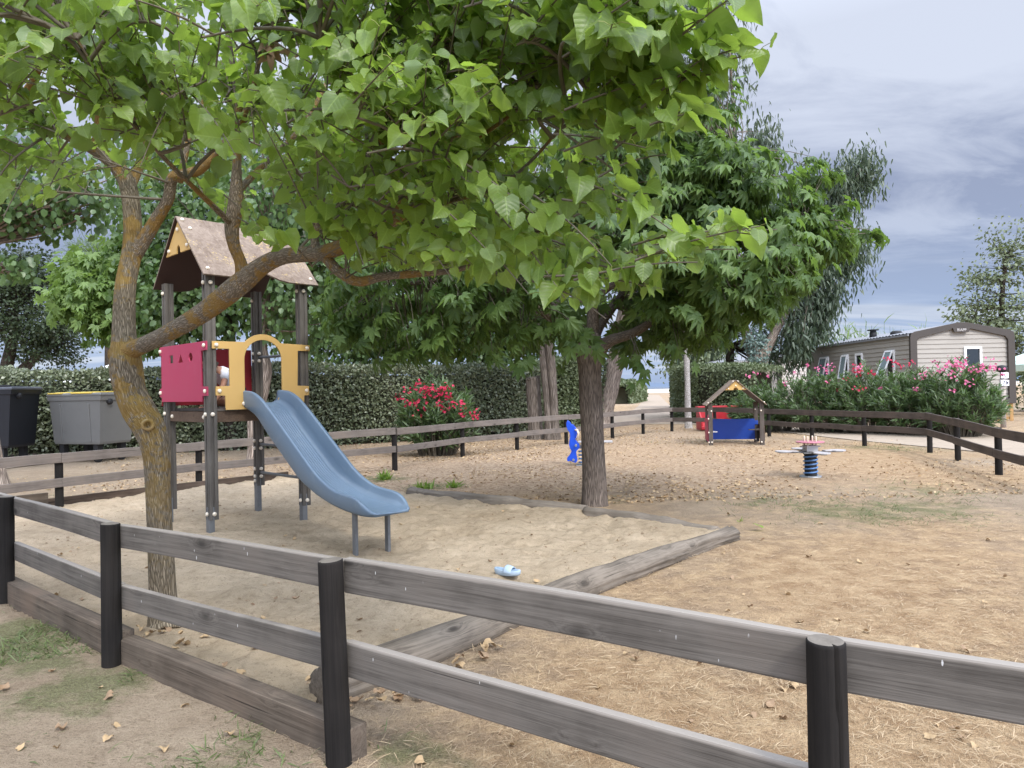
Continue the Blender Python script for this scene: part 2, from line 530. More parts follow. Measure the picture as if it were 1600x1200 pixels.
def roof_mat():
    m, nt = new_mat('weathered roof board')
    tc = nt.n('ShaderNodeTexCoord').outputs['Object']
    g = nt.noise(nt.scale(tc, (9, 9, 1.4)), 2.2, 7, 0.65, 1.2)
    b = nt.noise(tc, 3.0, 5, 0.6)
    t = nt.math('ADD', nt.math('MULTIPLY', g, 0.6), nt.math('MULTIPLY', b, 0.4))
    c = nt.mix(nt.ramp(t, 0.38, 0.62), (0.135, 0.096, 0.070), (0.265, 0.208, 0.160))
    l = nt.ramp(nt.math('ADD', nt.noise(tc, 45, 4, 0.7), nt.math('MULTIPLY', nt.noise(tc, 4, 3), 0.5)), 0.86, 0.93)
    c = nt.mix(nt.math('MULTIPLY', l, 0.7), c, (0.50, 0.36, 0.13))
    finish(nt, c, 0.75, g, 0.2, 0.003, 0.25)
    return m


M['roof'] = roof_mat()
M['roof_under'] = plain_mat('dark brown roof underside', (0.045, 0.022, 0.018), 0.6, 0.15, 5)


def bark_mat(name, dark, light, ridge=70.0, lichen=None, lich_amt=0.0, flat=False, stretch=9.0, bd=0.012):
    """UV: u round the limb in metres, v along it in metres"""
    m, nt = new_mat(name)
    uv = nt.n('ShaderNodeTexCoord').outputs['UV']
    ob = nt.n('ShaderNodeTexCoord').outputs['Object']
    w = nt.n('ShaderNodeVectorMath', {0: uv, 1: nt.scale(nt.n('ShaderNodeTexNoise', {'Vector': ob, 'Scale': 6.0, 'Detail': 3}).outputs['Color'], (0.05, 0.15, 0))}, operation='ADD').outputs[0]
    vo = nt.n('ShaderNodeTexVoronoi', {'Vector': nt.scale(w, (ridge, ridge / stretch, 1)), 'Scale': 1.0}, feature='DISTANCE_TO_EDGE').outputs['Distance']
    fis = nt.ramp(vo, 0.0, 0.28)
    n2 = nt.noise(nt.scale(w, (ridge * 1.6, ridge / stretch * 1.4, 1)), 1.0, 6, 0.65)
    n3 = nt.noise(ob, 7, 5, 0.6)
    t = nt.math('ADD', nt.math('MULTIPLY', fis, 0.6), nt.math('ADD', nt.math('MULTIPLY', n2, 0.35), nt.math('MULTIPLY', n3, 0.3)))
    c = nt.mix(nt.ramp(t, 0.30, 1.0), dark, light)
    if lichen:
        lm = nt.math('ADD', nt.math('MULTIPLY', nt.noise(ob, 4.5, 4, 0.6, 0.4), 0.7), nt.math('MULTIPLY', nt.noise(ob, 38, 4, 0.7), 0.3))
        lf = nt.ramp(lm, 0.535 - lich_amt, 0.60 - lich_amt, 'S')
        lc = nt.mix(nt.noise(ob, 14, 5), (0.19, 0.095, 0.02), lichen)
        # lichen keeps to the limbs of the upper stem
        up = nt.ramp(nt.n('ShaderNodeSeparateXYZ', {0: ob}).outputs[2], 0.15, 1.25)
        c = nt.mix(nt.math('MULTIPLY', nt.math('MULTIPLY', lf, up), 0.72), c, lc)
        pale = nt.ramp(nt.noise(ob, 17, 5, 0.7), 0.62, 0.68)
        c = nt.mix(nt.math('MULTIPLY', pale, 0.45), c, (0.34, 0.31, 0.26))
    h = nt.math('ADD', nt.math('MULTIPLY', fis, 0.7), nt.math('MULTIPLY', n2, 0.6))
    finish(nt, c, 0.9, h, 0.8, bd, 0.15)
    return m


M['bark_mulberry'] = bark_mat('mulberry bark', (0.085, 0.068, 0.046), (0.34, 0.285, 0.205), 75, (0.36, 0.25, 0.055), 0.055, stretch=5.5)
M['bark_limb'] = bark_mat('mulberry limb bark', (0.105, 0.086, 0.063), (0.31, 0.26, 0.20), 90, (0.34, 0.215, 0.04), 0.055, stretch=3.0, bd=0.007)
M['bark_twig'] = plain_mat('young twig bark', (0.125, 0.105, 0.075), 0.7, 0.25, 30, 0.2, 0.002)
M['bark_plane'] = bark_mat('grey brown ridged bark', (0.080, 0.064, 0.052), (0.29, 0.235, 0.19), 58, stretch=9)
M['bark_limb2'] = bark_mat('brown limb bark', (0.075, 0.06, 0.046), (0.20, 0.16, 0.125), 50, stretch=3, bd=0.006)
M['bark_pale'] = bark_mat('pale peeling bark', (0.13, 0.10, 0.08), (0.50, 0.415, 0.34), 26, stretch=10, bd=0.03)
M['bark_grey'] = bark_mat('grey peeling bark', (0.075, 0.06, 0.048), (0.27, 0.225, 0.185), 26, stretch=10, bd=0.03)
M['bark_dark'] = bark_mat('dark bark', (0.030, 0.024, 0.019), (0.10, 0.08, 0.062), 30, stretch=6)
M['bark_white'] = bark_mat('white bark', (0.20, 0.18, 0.16), (0.60, 0.57, 0.53), 30, stretch=1.5)
M['petiole'] = plain_mat('green leaf stalk', (0.22, 0.24, 0.06), 0.5, 0.2, 20)


def leaf_mat(name, c1, c2, transl, tf=0.38, rough=0.42, veins=False, spec=0.45, back=None, patch=0.9):
    m, nt = new_mat(name)
    geo = nt.n('ShaderNodeNewGeometry')
    rnd = geo.outputs['Random Per Island']
    ob = nt.n('ShaderNodeTexCoord').outputs['Object']
    k = nt.math('ADD', nt.math('MULTIPLY', rnd, 0.7), nt.math('MULTIPLY', nt.noise(ob, patch, 2), 0.5))
    c = nt.mix(nt.ramp(k, 0.12, 1.0), c1, c2)
    nrm = None
    if veins:
        uv = nt.n('ShaderNodeSeparateXYZ', {0: nt.n('ShaderNodeTexCoord').outputs['UV']})
        au = nt.math('ABSOLUTE', uv.outputs[0])
        mid = nt.ramp(au, 0.030, 0.012)
        fr = nt.math('FRACT', nt.math('MULTIPLY', nt.math('SUBTRACT', uv.outputs[1], nt.math('MULTIPLY', au, 0.75)), 6.0))
        tri = nt.math('ABSOLUTE', nt.math('SUBTRACT', fr, 0.5))
        side = nt.ramp(tri, 0.07, 0.02)
        ve = nt.math('MAXIMUM', mid, nt.math('MULTIPLY', side, 0.65))
        c = nt.mix(nt.math('MULTIPLY', ve, 0.38), c, tuple(min(1, x * 1.9 + 0.03) for x in c2))
        pil = nt.math('SUBTRACT', tri, nt.math('MULTIPLY', ve, 0.3))
        nrm = nt.n('ShaderNodeBump', {'Height': pil, 'Strength': 0.25, 'Distance': 0.004}).outputs[0]
    if back:
        c = nt.mix(geo.outputs['Backfacing'], c, back)
    ins = {'Base Color': c, 'Roughness': rough, 'Specular IOR Level': spec}
    if nrm: ins['Normal'] = nrm
    p = nt.n('ShaderNodeBsdfPrincipled', ins)
    tcol = nt.mix(nt.ramp(rnd, 0.0, 1.0), tuple(x * 0.8 for x in transl), tuple(x * 1.2 for x in transl))
    t = nt.n('ShaderNodeBsdfTranslucent', {'Color': tcol})
    mx = nt.n('ShaderNodeMixShader', {0: tf, 1: p.outputs[0], 2: t.outputs[0]})
    nt.n('ShaderNodeOutputMaterial', {0: mx.outputs[0]})
    return m


M['leaf_mulberry'] = leaf_mat('mulberry leaf', (0.072, 0.125, 0.026), (0.185, 0.272, 0.052), (0.34, 0.50, 0.06), 0.45, 0.38, True, 0.55, back=(0.145, 0.215, 0.075))
M['leaf_plane'] = leaf_mat('lobed leaf', (0.042, 0.084, 0.026), (0.125, 0.195, 0.052), (0.20, 0.33, 0.05), 0.34, 0.46, False, 0.3, back=(0.09, 0.135, 0.06))
M['leaf_poplar'] = leaf_mat('poplar leaf', (0.050, 0.092, 0.034), (0.125, 0.195, 0.068), (0.15, 0.28, 0.05), 0.30, 0.38, False, 0.5)
M['leaf_light'] = leaf_mat('light green leaf', (0.10, 0.165, 0.04), (0.20, 0.30, 0.085), (0.28, 0.42, 0.08), 0.38, 0.45)
M['leaf_pine'] = leaf_mat('pine needles', (0.075, 0.12, 0.035), (0.13, 0.19, 0.06), (0.14, 0.22, 0.05), 0.25, 0.5)
M['leaf_dark'] = leaf_mat('dark evergreen leaf', (0.022, 0.038, 0.016), (0.055, 0.078, 0.032), (0.06, 0.09, 0.025), 0.2, 0.45)
M['leaf_hedge'] = leaf_mat('silvery hedge leaf', (0.070, 0.092, 0.045), (0.23, 0.255, 0.150), (0.12, 0.17, 0.055), 0.18, 0.36, spec=0.6, back=(0.30, 0.32, 0.23))
M['leaf_euc'] = leaf_mat('eucalyptus leaf', (0.038, 0.062, 0.034), (0.095, 0.125, 0.075), (0.09, 0.15, 0.06), 0.25, 0.45, back=(0.10, 0.13, 0.08))
M['leaf_blue'] = leaf_mat('blue grey leaf', (0.16, 0.23, 0.20), (0.29, 0.38, 0.33), (0.15, 0.25, 0.18), 0.2, 0.5)
M['leaf_oleander'] = leaf_mat('oleander leaf', (0.052, 0.085, 0.033), (0.125, 0.178, 0.074), (0.15, 0.27, 0.06), 0.28, 0.42)
M['leaf_grey'] = leaf_mat('grey green leaf', (0.085, 0.11, 0.052), (0.20, 0.235, 0.125), (0.16, 0.22, 0.08), 0.25, 0.5)
M['flower_pink'] = leaf_mat('pink petals', (0.58, 0.085, 0.22), (0.74, 0.24, 0.39), (0.70, 0.14, 0.30), 0.3, 0.6)
M['flower_red'] = leaf_mat('crimson petals', (0.42, 0.012, 0.05), (0.62, 0.035, 0.10), (0.55, 0.03, 0.08), 0.3, 0.6)
M['dead_leaf'] = leaf_mat('dry brown leaf', (0.14, 0.07, 0.03), (0.42, 0.30, 0.185), (0.3, 0.18, 0.08), 0.15, 0.7)
M['litter'] = leaf_mat('tan leaf litter', (0.27, 0.165, 0.075), (0.54, 0.405, 0.24), (0.3, 0.18, 0.08), 0.1, 0.75, spec=0.2)
M['straw'] = leaf_mat('dry straw', (0.34, 0.245, 0.14), (0.54, 0.42, 0.27), (0.4, 0.28, 0.14), 0.15, 0.6, spec=0.3)
M['grass'] = leaf_mat('green grass blade', (0.065, 0.10, 0.03), (0.15, 0.19, 0.065), (0.15, 0.22, 0.05), 0.25, 0.5)
M['weed'] = leaf_mat('fresh weed leaf', (0.10, 0.20, 0.03), (0.26, 0.36, 0.06), (0.3, 0.45, 0.05), 0.35, 0.5)
M['hedge_core'] = plain_mat('shrub twigs', (0.045, 0.045, 0.028), 0.95, 0.4, 12, 0.9, 0.05, 0.1, bscale=20)


def ground_mat():
    m, nt = new_mat('dry dirt and grass')
    v = nt.n('ShaderNodeTexCoord').outputs['Object']
    att = nt.n('ShaderNodeAttribute', attribute_name='patch', attribute_type='GEOMETRY')
    sc = nt.n('ShaderNodeSeparateColor', {0: att.outputs['Color']})
    straw, green, litter = sc.outputs[0], sc.outputs[1], sc.outputs[2]
    a = nt.noise(v, 0.8, 6, 0.6)
    b = nt.noise(v, 5.0, 6, 0.65)
    fine = nt.noise(v, 90.0, 4, 0.7)
    grit = nt.noise(v, 260.0, 2, 0.6)
    dirt = nt.mix(nt.ramp(nt.math('ADD', nt.math('MULTIPLY', a, 0.5), nt.math('MULTIPLY', b, 0.5)), 0.35, 0.65), (0.268, 0.203, 0.138), (0.43, 0.343, 0.243))
    st = nt.mix(nt.ramp(b, 0.35, 0.65), (0.308, 0.196, 0.104), (0.51, 0.366, 0.213))
    c = nt.mix(nt.ramp(nt.math('ADD', straw, nt.math('MULTIPLY', nt.math('SUBTRACT', b, 0.5), 1.2)), 0.2, 0.8), dirt, st)
    vo = nt.n('ShaderNodeTexVoronoi', {'Vector': v, 'Scale': 26.0})
    lit_c = nt.mix(nt.n('ShaderNodeSeparateColor', {0: vo.outputs['Color']}).outputs[0], (0.22, 0.13, 0.07), (0.58, 0.44, 0.295))
    c = nt.mix(nt.math('MULTIPLY', nt.ramp(nt.math('ADD', litter, nt.math('MULTIPLY', nt.math('SUBTRACT', b, 0.5), 1.0)), 0.25, 0.8), 0.75), c, lit_c)
    gg = nt.mix(nt.ramp(fine, 0.4, 0.65), (0.06, 0.085, 0.03), (0.20, 0.22, 0.09))
    c = nt.mix(nt.math('MULTIPLY', nt.ramp(nt.math('ADD', green, nt.math('MULTIPLY', nt.math('SUBTRACT', nt.noise(v, 3.5, 6, 0.72), 0.5), 2.2)), 0.35, 0.8), 0.7), c, gg)
    c = nt.mix(nt.ramp(fine, 0.48, 0.30), c, nt.mix(0.55, c, (0.08, 0.05, 0.03)))
    c = nt.mix(nt.math('MULTIPLY', nt.ramp(grit, 0.60, 0.72), 0.5), c, (0.62, 0.53, 0.42))
    c = nt.mix(nt.math('MULTIPLY', nt.ramp(grit, 0.40, 0.30), 0.5), c, (0.12, 0.085, 0.06))
    med = nt.noise(v, 24.0, 4, 0.7)
    c = nt.mix(nt.math('MULTIPLY', nt.ramp(med, 0.50, 0.34), 0.45), c, nt.mix(0.5, c, (0.10, 0.065, 0.04)))
    h = nt.math('ADD', nt.math('MULTIPLY', fine, 0.7), nt.math('ADD', nt.math('MULTIPLY', grit, 0.35), nt.math('ADD', b, nt.math('MULTIPLY', med, 0.9))))
    finish(nt, c, 0.95, h, 0.9, 0.025, 0.1)
    return m


def sand_mat():
    m, nt = new_mat('coarse beach sand')
    v = nt.n('ShaderNodeTexCoord').outputs['Object']
    a = nt.noise(v, 1.1, 5, 0.6)
    b = nt.noise(v, 9.0, 6, 0.65)
    fine = nt.noise(v, 120.0, 4, 0.75)
    grit = nt.noise(v, 330.0, 2, 0.6)
    c = nt.mix(nt.ramp(nt.math('ADD', nt.math('MULTIPLY', a, 0.6), nt.math('MULTIPLY', b, 0.4)), 0.36, 0.64), (0.46, 0.355, 0.232), (0.63, 0.505, 0.35))
    c = nt.mix(nt.math('MULTIPLY', nt.ramp(fine, 0.45, 0.28), 0.6), c, (0.19, 0.135, 0.085))
    c = nt.mix(nt.math('MULTIPLY', nt.ramp(grit, 0.58, 0.70), 0.55), c, (0.64, 0.55, 0.43))
    c = nt.mix(nt.math('MULTIPLY', nt.ramp(grit, 0.38, 0.28), 0.5), c, (0.16, 0.115, 0.075))
    med = nt.noise(v, 15.0, 5, 0.72)
    c = nt.mix(nt.math('MULTIPLY', nt.ramp(med, 0.50, 0.34), 0.6), c, nt.mix(0.5, c, (0.13, 0.088, 0.05)))
    c = nt.mix(nt.math('MULTIPLY', nt.ramp(nt.noise(v, 48.0, 3, 0.6), 0.66, 0.72), 0.7), c, (0.10, 0.065, 0.04))
    h = nt.math('ADD', nt.math('MULTIPLY', fine, 0.6), nt.math('ADD', nt.math('MULTIPLY', grit, 0.3), nt.math('ADD', nt.math('MULTIPLY', b, 1.2), nt.math('MULTIPLY', med, 1.0))))
    finish(nt, c, 0.95, h, 1.0, 0.025, 0.1)
    return m


M['ground'] = ground_mat()
M['sand'] = sand_mat()
M['path'] = plain_mat('pale gravel path', (0.36, 0.295, 0.225), 0.95, 0.18, 2.5, 0.6, 0.02, 0.1, dirt=(0.22, 0.18, 0.14), dirt_amt=0.5, bscale=60)
M['beach'] = plain_mat('beach sand', (0.56, 0.47, 0.35), 0.95, 0.1, 0.4, 0.3, 0.02, 0.1)
M['sea'] = plain_mat('sea', (0.03, 0.07, 0.12), 0.15, 0.1, 0.2, 0.4, 0.1, 0.5)
M['hill'] = plain_mat('far hill', (0.10, 0.14, 0.20), 0.95, 0.1, 0.002)


def siding_mat(name, c1, c2):
    m, nt = new_mat(name)
    v = nt.n('ShaderNodeTexCoord').outputs['Object']
    n = nt.noise(nt.scale(v, (1, 1, 14)), 1.5, 5, 0.6)
    finish(nt, nt.mix(n, c1, c2), 0.6, n, 0.1, 0.002, 0.3)
    return m


M['siding'] = siding_mat('warm grey siding', (0.285, 0.260, 0.222), (0.385, 0.355, 0.308))
M['siding_pale'] = siding_mat('pale siding', (0.55, 0.50, 0.45), (0.66, 0.61, 0.56))
# ------------------------------------------------------------------ the setting: ground, sand, road, beach, sea, hills
P1, P2, P3 = G(10, 942), G(175, 1040), G(530, 1193)
P4 = Vector((0.779, 1.80, 0))
LOG_A, LOG_B = G(497, 1095), G(1142, 842)
FAR_A, FAR_M, FAR_B = G(1122, 828), G(910, 798), G(640, 771)
EDGE_A, EDGE_B = G(75, 791), G(450, 746)
d_front = (P1 - P3).normalized()
d_edge = (EDGE_A - EDGE_B).normalized()
CORNER = EDGE_A + d_edge * 2.6
SAND = [(p.x, p.y) for p in (P3 + Vector((0.08, 0.06, 0)), P1, CORNER, EDGE_A, EDGE_B, FAR_B, FAR_M, FAR_A, LOG_B, LOG_A)]


def axis_lines(a, b, step, lo, hi, g=1.35):
    core = list(np.arange(a, b + step / 2, step))
    s, x, left = step, a, []
    while x > lo:
        s *= g; x -= s; left.append(x)
    s, x, right = step, b, []
    while x < hi:
        s *= g; x += s; right.append(x)
    return np.array(left[::-1] + core + right)


def grid_mesh(name, xs, ys, zf, keep=None):
    X, Y = np.meshgrid(xs, ys)
    Z = zf(X, Y)
    nx, ny = len(xs), len(ys)
    i = np.arange((ny - 1) * (nx - 1))
    r, c = i // (nx - 1), i % (nx - 1)
    a = r * nx + c
    F = np.stack([a, a + 1, a + 1 + nx, a + nx], 1)
    V = np.stack([X.ravel(), Y.ravel(), Z.ravel()], 1)
    if keep is not None:
        k = keep(X, Y).ravel()
        F = F[k[F].all(1)]
        used = np.unique(F)
        m = np.zeros(len(V), int); m[used] = np.arange(len(used))
        V, F = V[used], m[F]
    return np_mesh(name, V, F), V


def ground_z(X, Y):
    near = np.clip((19 - np.hypot(X, Y)) / 8, 0, 1)
    z = (fbm(X * 1.3, Y * 1.3, 4, 3) - 0.5) * 0.035 * near + (fbm(X * 9, Y * 9, 2, 5) - 0.5) * 0.010 * near
    return z - 0.05 * in_poly(X, Y, SAND)


xs = axis_lines(-7.5, 8.5, 0.06, -9000, 9000)
ys = axis_lines(0.2, 13.0, 0.06, -4000, 12000)
gme, GV = grid_mesh('ground', xs, ys, ground_z)
ground = link('ground', gme, None, [M['ground']])
tag(ground, kind='structure')


def spots(lst, X, Y):
    t = np.zeros_like(X)
    for px, py, r, w in lst:
        g = G(px, py)
        t = np.maximum(t, w * np.exp(-(((X - g.x) ** 2 + (Y - g.y) ** 2) / r ** 2)))
    return t


GREEN_SPOTS = [(30, 1000, .55, .9), (120, 1080, .38, .9), (60, 1040, .4, .8), (20, 985, .3, 1.), (650, 1185, .22, .7), (340, 1190, .25, .6), (420, 1140, .2, .5),
               (1330, 800, .8, .75), (1440, 795, .8, .7), (1440, 765, .8, .55), (1200, 785, .7, .5), (1380, 700, 1.2, .6), (600, 748, .5, .9), (680, 760, .5, .8), (1090, 690, 1.2, .3), (960, 782, .3, .6), (150, 775, .8, .5), (300, 760, .8, .5)]
X, Y = GV[:, 0], GV[:, 1]
green = spots(GREEN_SPOTS, X, Y)
straw = np.clip(0.15 + 0.85 * (fbm(X * .5, Y * .5, 3, 11) - .3) * 1.6, 0, 1) * np.clip((X + 1.2) / 1.5 + (Y > 9) * 1.0, 0, 1)
straw = np.clip(straw + spots([(900, 1150, .7, .6), (1000, 1080, .6, .5), (1450, 1150, .8, .7), (1400, 900, 1.6, .5), (1300, 720, 3, .5)], X, Y), 0, 1)
litter = np.clip((Y - 8.2) / 2.5, 0, 1) * np.clip(1.15 - np.abs(X + 0.2) / 9, 0.1, 1) * np.clip((34 - Y) / 8, 0, 1)
ca = gme.color_attributes.new('patch', 'FLOAT_COLOR', 'POINT')
ca.data.foreach_set('color', np.stack([straw, green, litter, np.ones_like(X)], 1).astype(np.float32).ravel())


def sand_z(X, Y):
    ruts = np.abs(fbm(X * 2.6, Y * 2.6, 3, 21) - 0.5)
    z = 0.002 + 0.07 * (fbm(X * 1.6, Y * 1.6, 3, 22) - 0.45) + 0.14 * np.minimum(ruts, 0.14) + 0.048 * (fbm(X * 8, Y * 8, 3, 23) - 0.5) - 0.045 * np.clip(vnoise(X * 4.2, Y * 4.2, 26) - .62, 0, 1) / .38
    s = G(590, 830)
    return z - 0.03 * np.exp(-((X - s.x) ** 2 + (Y - s.y) ** 2) / 0.25)


sp = np.array(SAND)
sme, SV = grid_mesh('sand', np.arange(sp[:, 0].min() - .1, sp[:, 0].max() + .1, 0.028), np.arange(sp[:, 1].min() - .1, sp[:, 1].max() + .1, 0.028), sand_z, lambda X, Y: in_poly(X, Y, SAND))
sand = link('sand', sme, None, [M['sand']])
tag(sand, kind='structure')


def sheet(name, pts, z, mat):
    bm = bmesh.new()
    f = bm.faces.new([bm.verts.new((p[0], p[1], z)) for p in pts])
    bmesh.ops.triangulate(bm, faces=bm.faces, ngon_method='EAR_CLIP')
    bmesh.ops.recalc_face_normals(bm, faces=bm.faces)
    me = bpy.data.meshes.new(name); bm.to_mesh(me); bm.free()
    return tag(link(name, me, None, [mat]), kind='structure')


lo_ = [(-150, 752), (100, 722), (320, 702), (560, 690), (700, 675), (850, 667), (965, 663), (1060, 663), (1130, 665), (1205, 674), (1342, 689), (1450, 699), (1600, 713), (1800, 738)]
up_ = [(-150, 734), (100, 708), (320, 692), (560, 678), (700, 663), (850, 655), (965, 646), (1075, 643), (1130, 650), (1205, 660), (1340, 668), (1460, 672), (1600, 677), (1800, 692)]
br_ = [((985, 645), (1060, 643)), ((998, 634), (1046, 633)), ((1006, 624), (1036, 623.5)), ((1012, 617), (1030, 617.5))]
rv, rf = [], []
for a, b in zip(lo_, up_):
    for p in (a, b):
        g = G(*p); rv.append((g.x, g.y, 0.014))
rf = [(2 * i, 2 * i + 2, 2 * i + 3, 2 * i + 1) for i in range(len(lo_) - 1)]
k = len(rv)
for a, b in br_:
    for p in (a, b):
        g = G(*p); rv.append((g.x, g.y, 0.014))
rf += [(k + 2 * i, k + 2 * i + 1, k + 2 * i + 3, k + 2 * i + 2) for i in range(len(br_) - 1)]
tag(MB().add(rv, rf).build('road', [M['path']]), kind='structure')
sheet('beach', [(-700, 150), (900, 150), (900, 420), (-700, 420)], 0.04, M['beach'])
sheet('sea', [(-9000, 420), (9000, 420), (9000, 11000), (-9000, 11000)], 0.06, M['sea'])

hx = np.linspace(-5200, 5200, 160)
hz = 10 + 26 * fbm(hx * .0012 + 3.1, hx * 0, 5, 31) + 45 * np.exp(-((hx - 700) / 480) ** 2) * .45
hv = np.concatenate([np.stack([hx, np.full(160, 5200.), np.full(160, -1.)], 1), np.stack([hx, np.full(160, 5500.), hz], 1), np.stack([hx, np.full(160, 6400.), np.full(160, -1.)], 1)])
hf = [[i, i + 1, 161 + i, 160 + i] for i in range(159)] + [[160 + i, 161 + i, 321 + i, 320 + i] for i in range(159)]
tag(link('far_hills', np_mesh('far_hills', hv, np.array(hf)), None, [M['hill']]), kind='structure')


# ------------------------------------------------------------------ fences
def post_mesh(h, r=0.048, crack=None, seed=0, below=0.15, top_tilt=0.0):
    rng = np.random.default_rng(seed)
    n = 48
    zs = list(np.linspace(-below, h - 0.01, 16)) + [h - 0.004, h]
    ph = rng.uniform(0, 6.28, 5)
    vs, fs, ms, sm = [], [], [], []
    for j, z in enumerate(zs):
        for k in range(n):
            a = 2 * math.pi * k / n - math.pi / 2          # k=0 faces the camera side
            rr = r * (1.03 - 0.05 * (z / h)) * (1 + .012 * math.sin(2 * a + ph[0]) + .010 * math.sin(3 * a + ph[1] + z * 4) + .006 * math.sin(9 * a + ph[2]))
            if crack is not None and z > h * crack[1]:
                da = (k / n * 2 * math.pi - crack[0] - 0.07 * math.sin(z * 13 + ph[3]) + math.pi) % (2 * math.pi) - math.pi
                if abs(da) < 0.07: rr -= crack[2]
            if j == len(zs) - 1: rr -= 0.004
            vs.append((rr * math.cos(a), rr * math.sin(a), z + (top_tilt * math.cos(a) * r if j > 14 else 0)))
    for j in range(len(zs) - 1):
        for k in range(n):
            a, b = j * n + k, j * n + (k + 1) % n
            fs.append((a, b, b + n, a + n)); ms.append(0); sm.append(True)
    c = len(vs)
    base = (len(zs) - 1) * n
    vs.append((0, 0, h + 0.001))
    for k in range(n):
        fs.append((base + k, base + (k + 1) % n, c)); ms.append(1); sm.append(False)
    me = bpy.data.meshes.new('post')
    me.from_pydata(vs, [], fs)
    me.polygons.foreach_set('material_index', ms); me.polygons.foreach_set('use_smooth', sm)
    return me


def rail_mesh(L, h, t, seed):
    """board along local X, centred in y and z, a little bowed"""
    rng = np.random.default_rng(seed)
    bow, cup = rng.normal(0, 0.004), rng.normal(0, 0.003)
    n = 9
    mb = MB()
    vs, fs = [], []
    for i in range(n):
        x = L * i / (n - 1)
        s = math.sin(math.pi * i / (n - 1))
        dz, dy = bow * s, cup * s
        for y, z in ((-t / 2, -h / 2), (t / 2, -h / 2), (t / 2, h / 2), (-t / 2, h / 2)):
            vs.append((x, y + dy, z + dz))
    for i in range(n - 1):
        for k in range(4):
            a, b = i * 4 + k, i * 4 + (k + 1) % 4
            fs.append((a, b, b + 4, a + 4))
    fs += [(3, 2, 1, 0), tuple((n - 1) * 4 + k for k in range(4))]
    mb.add(vs, fs)
    return mb.mesh('rail', 0.006, 2)


def fence(name, label, posts, heights, side, rails, mat, thick=0.034, r=0.048, seed=0, cracks=None, gap=0.003, thick_from=99):
    root = empty(name, posts[1], label, 'fence')
    o0 = Vector(posts[1])
    for i, (p, h) in enumerate(zip(posts, heights)):
        rng = np.random.default_rng(seed + i)
        ck = (cracks or {}).get(i)
        o = link('post', post_mesh(h, r, ck, seed + i, top_tilt=rng.normal(0, .05)), root, [M['black_post'], M['end_grain']], Vector(p) - o0, (rng.normal(0, .008), rng.normal(0, .008), 0))
    for i in range(len(posts) - 1):
        a, b = Vector(posts[i]), Vector(posts[i + 1])
        d = (b - a); d.z = 0
        nrm = Vector((-d.y, d.x, 0)).normalized() * side * (r + thick / 2 - 0.006)
        for j, (dz, h) in enumerate(rails):
            rng = np.random.default_rng(seed * 7 + i * 3 + j)
            dza, dzb = (dz[i], dz[i + 1]) if hasattr(dz, '__len__') else (dz, dz)
            za, zb = heights[i] + dza + rng.normal(0, .004), heights[i + 1] + dzb + rng.normal(0, .004)
            if i >= thick_from: h = h * 1.1
            A, B = a + nrm + Vector((0, 0, za)), b + nrm + Vector((0, 0, zb))
            e = (B - A).normalized()
            L = (B - A).length - gap
            rot = e.to_track_quat('X', 'Z').to_euler()
            link('rail', rail_mesh(L, h, thick, seed * 7 + i * 3 + j), root, [mat], A + e * gap / 2 - o0, rot)
    return root


P0 = P1 + (P1 - P2)
P5 = P4 + (P4 - P3)
fp = [P0, P1, P2, P3, P4, P5]
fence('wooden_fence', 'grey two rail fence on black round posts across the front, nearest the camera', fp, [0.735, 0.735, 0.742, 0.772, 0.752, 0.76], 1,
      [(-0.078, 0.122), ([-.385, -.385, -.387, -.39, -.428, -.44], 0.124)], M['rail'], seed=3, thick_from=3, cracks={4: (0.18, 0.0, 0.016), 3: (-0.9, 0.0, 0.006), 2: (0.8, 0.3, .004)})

far_px = [(93, 793), (311, 762), (476, 747), (617, 735), (723, 714), (808, 703), (885, 694), (957, 685), (1005, 678), (1050, 674)]
far = [G(*p) for p in far_px]
far = [far[0] + (far[0] - far[1])] + far
far += [Vector((6.05, 21.3, 0))] + [G(*p) for p in [(1202, 682), (1269, 688), (1351, 697), (1453, 707), (1497, 720), (1561, 742)]]
far += [far[-1] + (far[-1] - far[-2])]
k = len(far)
fence('wooden_fence', 'brown grey two rail fence curving round the far side of the playground', far[:11], [0.69, 0.70, 0.70, .73, .76, .74, .74, .74, .74, .74, .74], -1,
      [(-0.062, 0.125), (-0.375, 0.115)], M['rail_far'], seed=40)
fence('wooden_fence', 'darker brown two rail fence in front of the oleander row at the right', far[10:], [.74, .74, .74, .74, .76, .78, .74, .70, .70], -1,
      [(-0.062, 0.135), (-0.375, 0.125)], M['rail_brown'], seed=60)

# ------------------------------------------------------------------ sandbox edging
def edging(label, a, b, h, t, mat, seed, name='edging_board'):
    a, b = Vector(a), Vector(b)
    e = (b - a).normalized()
    me = rail_mesh((b - a).length, h, t, seed)
    o = link(name, me, None, [mat], a + Vector((0, 0, h / 2 - 0.03)), e.to_track_quat('X', 'Z').to_euler())
    return tag(o, label, 'edging board')


inn = Vector((-(P3 - P1).y, (P3 - P1).x, 0)).normalized()
mid12 = P2 + inn * 0.075
edging('long brown edging timber between the second and third black post of the front fence', mid12, P3 + inn * 0.06 - d_front * 0.04, 0.160, 0.09, M['timber'], 91)
edging('short brown edging timber along the sand at the far left of the front fence', P1 + inn * 0.07 + d_front * 1.2, mid12 + d_front * 0.006, 0.19, 0.09, M['timber'], 92)
edging('thin dark brown board edging the sand below the far fence behind the slide tower', EDGE_A + d_edge * 0.01, EDGE_B, 0.13, 0.04, M['timber_dark'], 93)
edging('lighter brown board end edging the sand at the far left fence post', CORNER, EDGE_A, 0.21, 0.045, M['timber'], 94)


